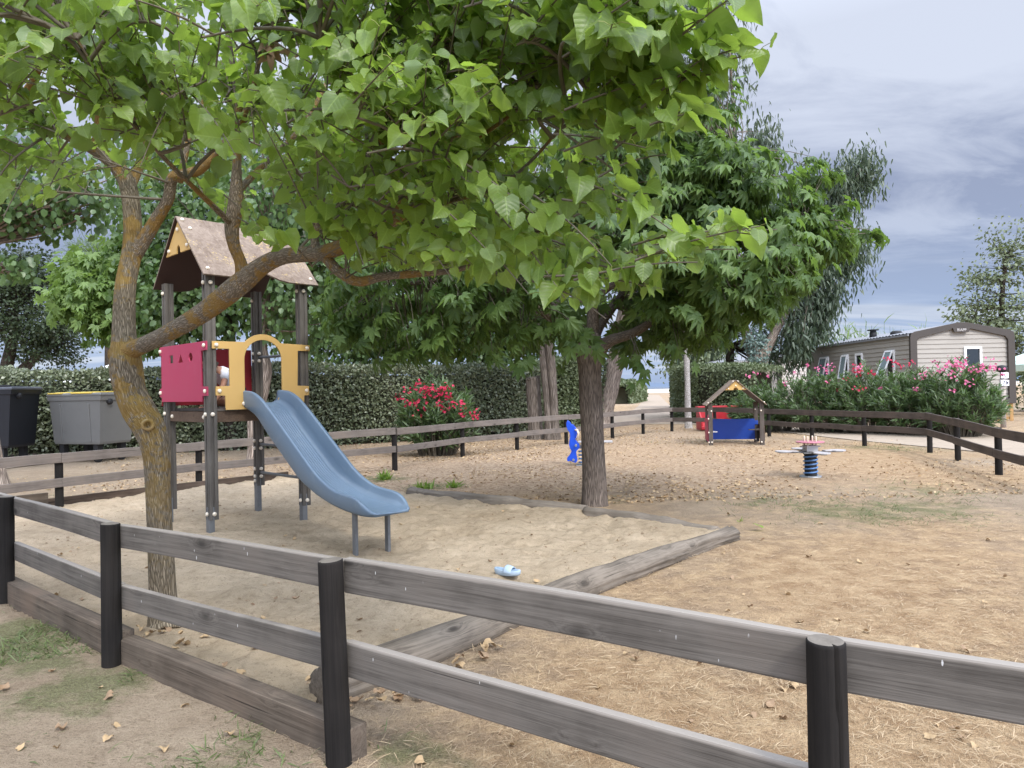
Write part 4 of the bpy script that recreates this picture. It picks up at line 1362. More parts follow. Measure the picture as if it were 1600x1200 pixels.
def blue_rider():
    g = G(905, 727)
    root = empty('spring_rider', g, 'bright blue animal shaped spring rider partly behind the middle tree trunk', 'spring toy', None, R(-6))
    MB().box((.10, 0, .004), (.30, .26, .02)).build('base_plate', [M['galv']], root, .003)
    mb = MB(); coil(mb, .10, .30, 4.5, .014, .02)
    for i in range(len(mb.V)): mb.V[i] = (mb.V[i][0] + .10, mb.V[i][1], mb.V[i][2])
    mb.build('spring', [M['spring_blue']], root)
    MB().box((.10, 0, .345), (.34, .14, .045)).build('base_beam', [M['galv']], root, .004)
    MB().box((.30, 0, .425), (.62, .20, .03)).build('seat', [M['seat_grey']], root, .008)
    # animal outline (x forward negative, z up), doubled left and right of the beam
    sil = [(-.02, .06), (-.07, .075), (-.115, .10), (-.155, .085), (-.175, .105), (-.175, .14), (-.13, .19), (-.105, .235), (-.09, .27), (-.115, .32), (-.135, .39), (-.125, .46), (-.11, .54), (-.115, .59), (-.13, .63), (-.155, .66), (-.172, .72), (-.175, .78), (-.155, .825), (-.12, .80), (-.085, .755), (-.045, .735), (-.005, .68), (.02, .60), (.005, .53), (-.02, .47), (.01, .43), (.05, .40), (.06, .33), (.0, .28), (-.01, .22), (.0, .16), (.01, .10)]
    for s in (-.10, .10):
        o = link('animal_board', plate_mesh('animal_board', [sil], .02, frame(Vector((-.04, s, -.005)), Vector((1, 0, 0)), up3, Vector((0, -1, 0))), .004), root, [M['blue_bright']])
    MB().tube([(-.06, -.115, .655), (-.02, -.16, .64), (.0, -.165, .58), (-.01, -.16, .52), (-.05, -.115, .485)], .014, 10).build('handle', [M['peg']], root)
    MB().tube([(-.06, .115, .655), (-.02, .16, .64), (.0, .165, .58), (-.01, .16, .52), (-.05, .115, .485)], .014, 10).build('handle', [M['peg']], root)
    MB().tube([(-.05, -.22, .375), (-.05, .22, .375)], .022, 12).tube([(.06, -.20, .375), (.06, .20, .375)], .02, 12).build('foot_bar', [M['galv']], root)
    MB().tube([(-.10, -.15, .11), (-.10, .15, .11)], .022, 12).build('bumper_bar', [M['galv']], root)


blue_rider()
# ------------------------------------------------------------------ waste containers
def wheeled_bin(name, label, loc, rz, body, lid, flap=None, w=1.30, d=0.95, h=1.05, z0=0.26):
    root = empty(name, loc, label, 'waste container', None, rz)
    mb = MB()
    hw, hd = w / 2, d / 2
    vs = []
    for z, t in ((z0, .86), (z0 + .05, .885), (z0 + h - .10, .985), (z0 + h - .10, 1.02), (z0 + h, 1.03)):
        for x, y in ((-hw, -hd), (hw, -hd), (hw, hd), (-hw, hd)):
            vs.append((x * t, y * t, z))
    fs = [(3, 2, 1, 0), (16, 17, 18, 19)]
    for i in range(4):
        for k in range(4):
            a, b = i * 4 + k, i * 4 + (k + 1) % 4
            fs.append((a, b, b + 4, a + 4))
    mb.add(vs, fs)
    for x in (-hw * .55, hw * .55):                                      # moulded ribs of the front
        mb.box((x, -hd * .945, z0 + h * .45), (.05, .03, h * .78), Matrix.Rotation(R(3.2), 3, 'X'))
    o = mb.build('body', [body], root, .02, 3)
    mb = MB()
    vs, fs = [], []
    n = 9
    for j, (t, dz) in enumerate(((1.05, 0.0), (1.05, .045), (1.0, .07))):
        for x, y in ((-hw, -hd), (hw, -hd), (hw, hd), (-hw, hd)): vs.append((x * t, y * t, z0 + h + dz))
    fs = [(3, 2, 1, 0), (8, 9, 10, 11)] + [(i * 4 + k, i * 4 + (k + 1) % 4, (i + 1) * 4 + (k + 1) % 4, (i + 1) * 4 + k) for i in range(2) for k in range(4)]
    mb.add(vs, fs).build('lid', [lid], root, .015, 3)
    if flap:
        for x0, x1 in ((-hw * .98, -hw * .42), (-hw * .08, hw * .72)):
            MB().prism([(-hd * .95, 0), (-hd * .6, .028), (hd * .6, .034), (hd * .95, .01)], (x0, 0, z0 + h + .066), (0, 1, 0), (0, 0, 1), (1, 0, 0), x1 - x0).box(((x0 + x1) / 2, -hd * 1.02, z0 + h + .065), (x1 - x0, .05, .03)).build('lid_flap', [flap], root, .012)
    else:
        MB().box((hw * .78, -hd * .98, z0 + h + .05), (.36, .05, .10)).box((hw * .78, -hd * .60, z0 + h + .075), (.36, .40, .02)).build('lid_handle', [body], root, .008)
    for x in (-1, 1):
        q = Vector((1, 0, 0)).to_track_quat('Z', 'Y').to_matrix()
        MB().lathe([(.05, -.06), (.062, 0), (.062, .05), (.04, .07)], 16, (x * hw * .99 - (0 if x > 0 else 0), -hd * .5, z0 + h - .13), 0, q if x > 0 else q @ Matrix.Rotation(math.pi, 3, 'X')).build('lifting_pin', [M['rubber']], root)
    for x in (-hw * .66, hw * .66):
        for y in (-hd * .66, hd * .66):
            q = Vector((1, 0, 0)).to_track_quat('Z', 'Y').to_matrix()
            MB().lathe([(.085, -.03), (.11, -.022), (.11, .022), (.085, .03)], 20, (x, y, .11), 0, q).box((x, y, .28), (.12, .13, z0 - .14)).build('wheel', [M['rubber']], root)
    return root


g = G(46, 738)
wheeled_bin('waste_container', 'black four wheeled waste container at the left edge of the scene', Vector((P(-20, 738, 15.2).x, 15.2, 0)), R(4), M['black_bin'], M['black_lid'], None, 1.64, 1.05, 1.22, .40)
wheeled_bin('waste_container', 'grey four wheeled waste container with yellow lid flaps', Vector((P(146, 731, 16.0).x, 16.0, 0)), R(-19), M['grey_bin'], M['grey_bin'], M['yellow_lid'], 1.52, 0.92, 1.06, .40)


# red low plastic bin behind the fence, behind the playhouse
def red_bin():
    root = empty('plastic_bin', Vector((P(1125, 672, 22.4).x, 22.4, 0)), 'red plastic trough with a raised back behind the fence and playhouse', 'plastic bin', None, R(3))
    mb = MB()
    mb.prism([(-.36, .02), (-.42, .05), (-.42, .14), (-.10, .22), (-.06, .72), (.10, .72), (.14, .02)], (-.72, 0, 0), (0, 1, 0), (0, 0, 1), (1, 0, 0), 1.44)
    mb.build('body', [M['red_plastic']], root, .02, 3)
    MB().box((0, -.02, .735), (1.48, .28, .05)).build('rim', [M['red_plastic']], root, .015)
    for x in (-.70, .70):
        MB().prism([(-.40, .05), (-.40, .35), (-.08, .70), (.05, .70), (.05, .05)], (x - .022, 0, 0), (0, 1, 0), (0, 0, 1), (1, 0, 0), .044).build('end_wall', [M['red_plastic']], root, .01)


red_bin()


# ------------------------------------------------------------------ mobile homes
def text_mesh(s, size, mat, name, parent, mtx, depth=.006):
    cu = bpy.data.curves.new(name, 'FONT')
    cu.body = s; cu.size = size; cu.extrude = depth / 2
    cu.align_x = 'CENTER'; cu.align_y = 'CENTER'
    o = bpy.data.objects.new(name, cu); COL.objects.link(o)
    dg = bpy.context.evaluated_depsgraph_get()
    me = bpy.data.meshes.new_from_object(o.evaluated_get(dg))
    bpy.data.objects.remove(o); bpy.data.curves.remove(cu)
    me.transform(mtx)
    me.materials.clear()
    return link(name, me, parent, [mat])


def siding(mb, o, ex, ez, prof_w, z0, ztop, step=0.155, out=(0, -1, 0), mat=0):
    """lapped boards: each board leans out at its foot. prof_w(z) -> (u0,u1)"""
    o, ex, out = Vector(o), Vector(ex), Vector(out)
    z = z0
    while z < ztop - 1e-4:
        z2 = min(z + step, ztop)
        a0, a1 = prof_w(z); b0, b1 = prof_w(z2)
        lo = o + out * 0.022
        u = Vector((0, 0, 1))
        vs = [lo + ex * a0 + u * z, lo + ex * a1 + u * z, o + ex * b1 + u * (z2 + .004), o + ex * b0 + u * (z2 + .004), o + ex * a0 + u * z, o + ex * a1 + u * z]
        mb.add(vs, [(0, 1, 2, 3), (4, 5, 1, 0)], mat)
        z = z2


def mobile_home(label, near_corner, rz, width, length, z0=.63, eave=3.0, ridge=3.27, sid='siding', detail=True, windows=()):
    """gable along local +X, long wall from the origin along +Y"""
    root = empty('mobile_home', near_corner, label, 'mobile home', None, rz)
    W = width

    def top(x):
        t = x / W
        return eave + (ridge - eave) * (1 - abs(2 * t - 1))
    mb = MB()                                                              # inner shell, closed box with the gable profile
    prof = [(0.02, z0), (W - .02, z0), (W - .02, eave - .02), (W / 2, ridge - .02), (.02, eave - .02)]
    mb.prism(prof, (0, .03, 0), (1, 0, 0), (0, 0, 1), (0, 1, 0), length - .06)
    sides = MB()
    siding(sides, (0, 0, 0), (0, 1, 0), None, lambda z: (0.0, length), z0, eave, out=(-1, 0, 0))
    siding(sides, (0, 0, 0), (1, 0, 0), None, lambda z: (0, W) if z <= eave else (W / 2 * (z - eave) / (ridge - eave), W - W / 2 * (z - eave) / (ridge - eave)), z0, ridge - .02, out=(0, -1, 0))
    wall = mb.build('wall', [M[sid]], root)
    sd = sides.build('siding', [M[sid]], wall)
    # ribbed roof
    rb = MB()
    nr = int(length / .21)
    for s in (-1, 1):
        vs, fs = [], []
        for i in range(nr * 4 + 1):
            y = -.06 + (length + .12) * i / (nr * 4)
            dz = .022 if (i % 4) in (1, 2) else 0
            for x in ((-.09 if s < 0 else W + .09), W / 2):
                z_ = (eave - .02 if x != W / 2 else ridge + .03) + dz + .035
                vs.append((x, y, z_))
        for i in range(nr * 4): fs.append((2 * i, 2 * i + 1, 2 * i + 3, 2 * i + 2))
        rb.add(vs, fs)
    rf = rb.build('roof', [M['roof_grey']], root)
    MB().box((-.07, length / 2, eave - .035), (.05, length + .1, .07)).build('gutter', [M['white_frame'] if not detail else M['roof_grey']], rf, .005)
    # taupe band round the gable end
    t = .20
    def inset(d):
        return [(d, z0 + .13), (W - d, z0 + .13), (W - d, eave - .24), (W - d - .10, eave - .13), (W / 2 + .15, ridge - .10), (W / 2 - .15, ridge - .10), (d + .10, eave - .13), (d, eave - .24)]
    outer_ = [(-.03, z0 - .04), (W + .03, z0 - .04), (W + .03, eave - .14), (W - .0, eave + .0), (W - .14, eave + .075), (W / 2 + .15, ridge + .085), (W / 2 - .15, ridge + .085), (.14, eave + .075), (0, eave), (-.03, eave - .14)]
    me = plate_mesh('gable_trim', [outer_, inset(t)], .10, frame(Vector((0, -.045, 0)), Vector((1, 0, 0)), up3, Vector((0, -1, 0))), .006)
    tr = link('gable_trim', me, root, [M['taupe']])
    if detail:
        MB().prism([(-.30, 0), (-.24, -.15), (.24, -.15), (.30, 0)], (W / 2 - .05, -.10, ridge - .10), (1, 0, 0), (0, 0, 1), (0, -1, 0), .035).build('name_badge', [M['taupe']], root, .004)
        text_mesh('BIAPP', .125, M['badge_ink'], 'lettering', children(root)[-1], frame(Vector((W / 2 - .05, -.14, ridge - .175)), Vector((1, 0, 0)), up3, Vector((0, -1, 0))))
    for (wall_, a, z_, w_, h_, tilt) in windows:
        if wall_ == 'gable':
            o = Vector((a, -.03, z_)); ex = Vector((1, 0, 0)); ou = Vector((0, -1, 0))
        else:
            o = Vector((-.03, a, z_)); ex = Vector((0, -1, 0)); ou = Vector((-1, 0, 0))
        fr = frame(o, ex, up3, ou)
        f = .075
        rect = lambda a_, b_: [(-a_, -b_), (a_, -b_), (a_, b_), (-a_, b_)]
        wn = link('window', plate_mesh('window', [rect(w_ / 2, h_ / 2), rect(w_ / 2 - f, h_ / 2 - f)], .07, fr, .006), root, [M['white_frame']])
        op = link('opening', plate_mesh('opening', [rect(w_ / 2 - f - .001, h_ / 2 - f - .001)], .012, frame(o - ou * .01, ex, up3, ou), .001), wn, [M['black_glass']])
        if tilt is not None:
            q = Matrix.Rotation(R(-tilt), 3, ex)
            u2 = q @ up3; o2 = q @ ou
            top_ = o + up3 * (h_ / 2 - .02) + ou * .05
            cen = top_ - u2 * (h_ / 2 - .02)
            fr2 = frame(cen, ex, u2, o2)
            sa = link('sash', plate_mesh('sash', [rect(w_ / 2 - .02, h_ / 2 - .02), rect(w_ / 2 - f, h_ / 2 - f)], .04, fr2, .004), wn, [M['white_frame']])
            link('pane', plate_mesh('pane', [rect(w_ / 2 - f - .002, h_ / 2 - f - .002)], .01, fr2, .001), wn, [M['pane']])
    return root


homeR = G(1586, 659)
Lx = P(1423, 600, 24.0).x
Wg = homeR.x * 24.0 / homeR.y - Lx
hrz = R(0.6)
corner = Vector((Lx, 24.0, 0))
far_c = P(1271, 600, 32.0)
Lh = 8.2


def wall_y(px):
    """distance along the long wall seen at pixel column px"""
    d = ray(px, 560)
    ex = Vector((math.cos(hrz + math.pi / 2), math.sin(hrz + math.pi / 2)))
    # corner + t*ex = s*d
    a = Matrix(((ex.x, -d.x), (ex.y, -d.y)))
    t, s = a.inverted() @ Vector((-corner.x, -corner.y))
    return t


wins = []
for x0, x1, tilt in ((1283, 1296, 14), (1317, 1327, 10), (1338, 1349, None), (1386, 1399, 22)):
    ya, yb = wall_y(x0), wall_y(x1)
    wins.append(('long', (ya + yb) / 2, 2.02, min(abs(ya - yb), .75), 1.0, tilt))
wins.append(('gable', (P(1529, 560, 23.7).x - Lx), 2.03, .60, 1.0, None))
home = mobile_home('warm grey clad mobile home with dark taupe gable trim behind the oleanders', corner, hrz, Wg, Lh, windows=wins)
# roof vents
for y_, x_, s_ in ((wall_y(1345), .5, 1.0), (wall_y(1380), .5, .6)):
    zr = 3.0 + .27 * 2 * x_ / Wg
    mb = MB()
    if s_ == 1.0:
        mb.lathe([(.13, 0), (.13, .22), (.11, .24), (.11, .30), (.21, .31), (.21, .345), (.05, .36)], 14, (x_, y_, zr))
    else:
        mb.lathe([(.20, 0), (.20, .10), (.14, .16), (.04, .17)], 14, (x_, y_, zr))
    mb.build('roof_vent', [M['rubber']], home)
# honey coloured skirt boards below the floor
nb_ = 0
for i in range(17):
    x_ = Wg - .12 - i * .215
    if x_ < .1: break
    MB().box((x_, -.05, .29), (.115, .022, .64)).build('skirt_board', [M['skirt_wood']], home, .003)
MB().box((Wg / 2, -.02, .50), (Wg - .1, .02, .09)).box((Wg / 2, -.02, .10), (Wg - .1, .02, .09)).build('skirt_rail', [M['skirt_wood']], home)
MB().box((Wg / 2, .6, .32), (Wg - .4, .5, .62)).build('chassis', [M['rubber']], home)

x2 = P(1138, 600, 40).x
mobile_home('pale mobile home far behind the eucalyptus, partly hidden by the hedge', Vector((x2 + 1.2, 39, 0)), R(14), 4.0, 9, .5, 2.75, 3.05, 'siding_pale', False,
            windows=[('gable', 1.2, 1.8, .6, 1.0, None)])
mobile_home('pale mobile home end wall just left of the grey mobile home', Vector((P(1215, 600, 36.5).x, 36.5, 0)), R(4), 3.3, 7, .5, 2.72, 2.98, 'siding_pale', False)


# ------------------------------------------------------------------ sign post
def sign_post():
    g = G(1568, 668)
    root = empty('sign_post', g, 'pale wooden post with two small white direction signs and a black lamp', 'sign post')
    MB().tube([(0, 0, -.2), (0, 0, 1.42)], .075, 16).build('post', [M['pale_post']], root)
    fr = frame(Vector((0, -.10, 1.26)), Vector((1, 0, 0)), up3, Vector((0, -1, 0)))
    for z_, w_, nm in ((1.30, .24, 0), (1.52, .22, 1)):
        s = link('sign_plate', plate_mesh('sign_plate', [[(-w_ / 2, -.085), (w_ / 2, -.085), (w_ / 2, .085), (-w_ / 2, .085)]], .012, frame(Vector((.01, -.095, z_)), Vector((1, 0, 0)), up3, Vector((0, -1, 0))), .002), root, [M['sign_white']])
        if nm == 0:
            text_mesh('7', .16, M['sign_ink'], 'numeral', s, frame(Vector((-.02, -.103, z_)), Vector((1, 0, 0)), up3, Vector((0, -1, 0))), .004)
            MB().prism([(.035, -.06), (.105, 0), (.035, .06)], (.01, -.1025, z_), (1, 0, 0), (0, 0, 1), (0, -1, 0), .003).build('arrow', [M['sign_ink']], s)
        else:
            MB().prism([(-.10, 0), (-.05, .04), (-.05, -.04)], (.01, -.1025, z_), (1, 0, 0), (0, 0, 1), (0, -1, 0), .003).build('arrow', [M['sign_ink']], s)
            text_mesh('L.', .13, M['sign_ink'], 'lettering', s, frame(Vector((.035, -.103, z_)), Vector((1, 0, 0)), up3, Vector((0, -1, 0))), .004)
    mb = MB().lathe([(.05, 1.42), (.05, 1.60), (.13, 1.64), (.15, 1.72), (.11, 1.80), (.03, 1.82)], 16)
    mb.build('lamp_head', [M['rubber']], root)


sign_post()


# ------------------------------------------------------------------ things glimpsed over the left hedge
def van():
    D = 21.5
    x0 = P(212, 600, D).x
    root = empty('parked_van', Vector((x0, D, 0)), 'grey blue van with red rear lamps showing above the hedge', 'van', None, R(6))
    prof = [(0, .35), (0, 1.3), (.06, 1.98), (.18, 2.12), (2.9, 2.12), (3.3, 1.95), (3.9, 1.25), (4.6, 1.05), (4.75, .8), (4.75, .35)]
    MB().prism(prof, (0, 0, 0), (1, 0, 0), (0, 0, 1), (0, 1, 0), 1.85).build('body', [M['car_paint']], root, .06, 3)
    MB().prism([(.30, 1.35), (.36, 1.88), (2.95, 1.88), (3.35, 1.35)], (0, -.006, 0), (1, 0, 0), (0, 0, 1), (0, 1, 0), .01).build('side_window', [M['car_glass']], root)
    MB().prism([(-.012, 1.35), (.045, 1.9), (.05, 1.9), (.0, 1.35)], (0, .3, 0), (1, 0, 0), (0, 0, 1), (0, 1, 0), 1.25).build('rear_window', [M['car_glass']], root)
    for y in (.0, 1.70):
        MB().box((.09, y + .06, 1.88), (.17, .16, .20)).build('tail_lamp', [M['tail_red']], root, .02)
    for x in (.95, 3.75):
        for y in (.05, 1.8):
            q = Vector((0, 1, 0)).to_track_quat('Z', 'Y').to_matrix()
            MB().lathe([(.25, -.1), (.33, -.09), (.33, .09), (.25, .1)], 24, (x, y, .33), 0, q).build('wheel', [M['rubber']], root)


van()


def tent(label, c, w, d, eave, peak, mat):
    root = empty('canopy_tent', c, label, 'canopy tent')
    hw, hd = w / 2, d / 2
    vs = [(-hw, -hd, eave), (hw, -hd, eave), (hw, hd, eave), (-hw, hd, eave), (0, 0, peak), (-hw, -hd, eave - .25), (hw, -hd, eave - .25), (hw, hd, eave - .25), (-hw, hd, eave - .25)]
    fs = [(0, 1, 4), (1, 2, 4), (2, 3, 4), (3, 0, 4), (5, 6, 1, 0), (6, 7, 2, 1), (7, 8, 3, 2), (8, 5, 0, 3)]
    o = MB().add(vs, fs).build('canopy', [mat], root)
    md = o.modifiers.new('thick', 'SOLIDIFY'); md.thickness = .01
    for x in (-hw, hw):
        for y in (-hd, hd): MB().box((x * .98, y * .98, eave / 2), (.05, .05, eave)).build('leg', [M['galv']], root)


tent('white canopy tent whose sloping roof shows over the left hedge', Vector((P(192, 600, 27).x, 27, 0)), 3.0, 3.0, 2.0, 2.85, M['canvas'])
tent('pale green canopy tent at the right edge beside the grey mobile home', Vector((P(1622, 600, 27.5).x, 27.5, 0)), 2.4, 2.4, 1.95, 2.55, M['canvas_green'])
# ------------------------------------------------------------------ foliage
def nrm(a):
    return a / (np.linalg.norm(a, axis=-1, keepdims=True) + 1e-9)


def tmpl_heart(rows=7, droop=0.22, fold=0.16, serr=0.035):
    """heart shaped leaf, base at the origin, tip at y=1; x across, z along the normal"""
    prof = [(0.0, 0.26, -0.13), (0.12, 0.43, -0.03), (0.28, 0.475, 0.0), (0.46, 0.43, 0.01), (0.64, 0.315, 0.01), (0.82, 0.16, 0.0), (1.0, 0.004, 0.0)]
    vs, uv = [], []
    for i, (v, w, dy) in enumerate(prof):
        for k in (-1, -.52, 0, .52, 1):
            s = 1 + (serr * (1 if i % 2 else -1) if abs(k) == 1 else 0)
            x = k * w * s
            y = v + dy * abs(k) ** 1.5
            z = fold * abs(x) - droop * v * v + 0.05 * math.sin(v * 9) * abs(k)
            vs.append((x, y, z)); uv.append((x, y))
    fs = [(i * 5 + k, i * 5 + k + 1, (i + 1) * 5 + k + 1, (i + 1) * 5 + k) for i in range(6) for k in range(4)]
    return np.array(vs), np.array(fs), np.array(uv)


def tmpl_lobed(droop=0.35):
    """five lobed palmate leaf as a fan of folded lobes"""
    tips = [(-78, .62), (-38, .86), (0, 1.0), (38, .86), (78, .62)]
    out = [(-128, .30)]
    for i, (a, r) in enumerate(tips):
        out += [(a - 15, r * .64), (a, r), (a + 15, r * .64)]
        if i < 4: out.append(((a + tips[i + 1][0]) / 2, .46))
    out.append((128, .30))
    vs = [(0, 0.02, 0)]
    for a, r in out:
        x, y = r * math.sin(R(a)), r * math.cos(R(a))
        lobe = min(abs(a - t[0]) for t in tips)
        vs.append((x, y, -droop * r * r + (-.03 if lobe < 4 else .03)))
    n = len(out)
    fs = [(0, i + 1, i) for i in range(1, n)]
    return np.array(vs), np.array(fs), np.array([(v[0], v[1]) for v in vs])


def tmpl_oval(w=.36, droop=.15, fold=.12):
    vs = [(0, 0, 0), (-w * .8, .28, fold * w), (0, .33, -droop * .1), (w * .8, .28, fold * w), (-w * .75, .66, fold * w - droop * .4), (0, .68, -droop * .45), (w * .75, .66, fold * w - droop * .4), (0, 1, -droop)]
    fs = [(0, 2, 1), (0, 3, 2), (4, 5, 7), (5, 6, 7)]
    fq = [(1, 2, 5, 4), (2, 3, 6, 5)]
    return np.array(vs), [np.array(fs), np.array(fq)], np.array([(v[0], v[1]) for v in vs])


def tmpl_blade(w=.12, droop=.2):
    vs = [(-w * .4, 0, 0), (w * .4, 0, 0), (-w * .5, .5, -droop * .2), (w * .5, .5, -droop * .2), (0, 1, -droop)]
    return np.array(vs), [np.array([(2, 3, 4)]), np.array([(0, 1, 3, 2)])], np.array([(v[0], v[1]) for v in vs])


def tmpl_quad(w=.34):
    vs = [(0, 0, 0), (w, .5, .06), (0, 1, -.08), (-w, .5, .06)]
    return np.array(vs), np.array([(0, 1, 2, 3)]), np.array([(v[0], v[1]) for v in vs])


HEART, LOBED, OVAL, BLADE, QUAD = tmpl_heart(), tmpl_lobed(), tmpl_oval(), tmpl_blade(), tmpl_quad()
LANCE = tmpl_blade(.13, .12)


def leaf_arrays(O, A, N, S, tmpl):
    V0, F0, UV0 = tmpl
    A = nrm(A); N = nrm(N - A * (N * A).sum(1, keepdims=True)); B = np.cross(A, N)
    S = np.asarray(S)[:, None, None]
    V = O[:, None, :] + S * (V0[None, :, 0:1] * B[:, None] + V0[None, :, 1:2] * A[:, None] + V0[None, :, 2:3] * N[:, None])
    k = len(V0)
    base = (np.arange(len(O)) * k)[:, None, None]
    F = [(np.asarray(f)[None] + base).reshape(-1, f.shape[1]) for f in (F0 if isinstance(F0, list) else [F0])]
    return V.reshape(-1, 3), F, np.tile(UV0, (len(O), 1))


def leaves(name, O, A, N, S, tmpl, mat, parent, off=(0, 0, 0), smooth=True):
    V, F, UV = leaf_arrays(O, A, N, S, tmpl)
    return link(name, np_mesh(name, V - np.array(off), F, UV, smooth=smooth), parent, [mat])


def leaves_multi(name, O, A, N, S, tmpls, mat, parent, off, rng):
    VV, FF, UU, b0 = [], [], [], 0
    for q, tm in zip(np.array_split(rng.permutation(len(S)), len(tmpls)), tmpls):
        V_, F_, U_ = leaf_arrays(O[q], A[q], N[q], S[q], tm)
        VV.append(V_); UU.append(U_); FF.append(F_[0] + b0); b0 += len(V_)
    return link(name, np_mesh(name, np.concatenate(VV) - np.array(off), [np.concatenate(FF)], np.concatenate(UU)), parent, [mat])


def rand_dirs(n, rng):
    v = rng.normal(size=(n, 3))
    return nrm(v)


def thin_tubes(name, paths, radii, mat, parent, off, n=4):
    """many thin stalks or shoots as one mesh. paths (m,k,3), radii (m,k)"""
    m, k, _ = paths.shape
    T = nrm(np.gradient(paths, axis=1))
    ref = np.where(np.abs(T[..., 2:3]) > .9, np.array([1., 0, 0]), np.array([0, 0, 1.]))
    U = nrm(np.cross(T, ref)); W = np.cross(T, U)
    a = np.arange(n) * 2 * np.pi / n
    V = paths[:, :, None] + radii[:, :, None, None] * (np.cos(a)[None, None, :, None] * U[:, :, None] + np.sin(a)[None, None, :, None] * W[:, :, None])
    idx = np.arange(m * k * n).reshape(m, k, n)
    F = np.stack([idx[:, :-1], np.roll(idx[:, :-1], -1, 2), np.roll(idx[:, 1:], -1, 2), idx[:, 1:]], -1).reshape(-1, 4)
    return link(name, np_mesh(name, V.reshape(-1, 3) - np.array(off), F), parent, [mat])


def below_line(line, x):
    xs_, ys_ = zip(*line)
    return np.interp(x, xs_, ys_)


# ------------------------------------------------------------------ foreground mulberry
def px_limb(rows, n=8):
    """rows (px,py,depth,width_px) -> smooth path of (x,y,z,r)"""
    pts = []
    for px, py, D, w in rows:
        p = P(px, py, D)
        pts.append((p.x, p.y, p.z, w * D / FPX / 2))
    return spline(pts, n)


def limb(parent, name, path, mat, off, wob=.05, seed=0, n=20):
    mb = MB().tube([Vector(p[:3]) for p in path], [max(p[3], .002) for p in path], n, 0, True, True, wob, seed)
    return mb.build(name, [mat], parent, off=off)


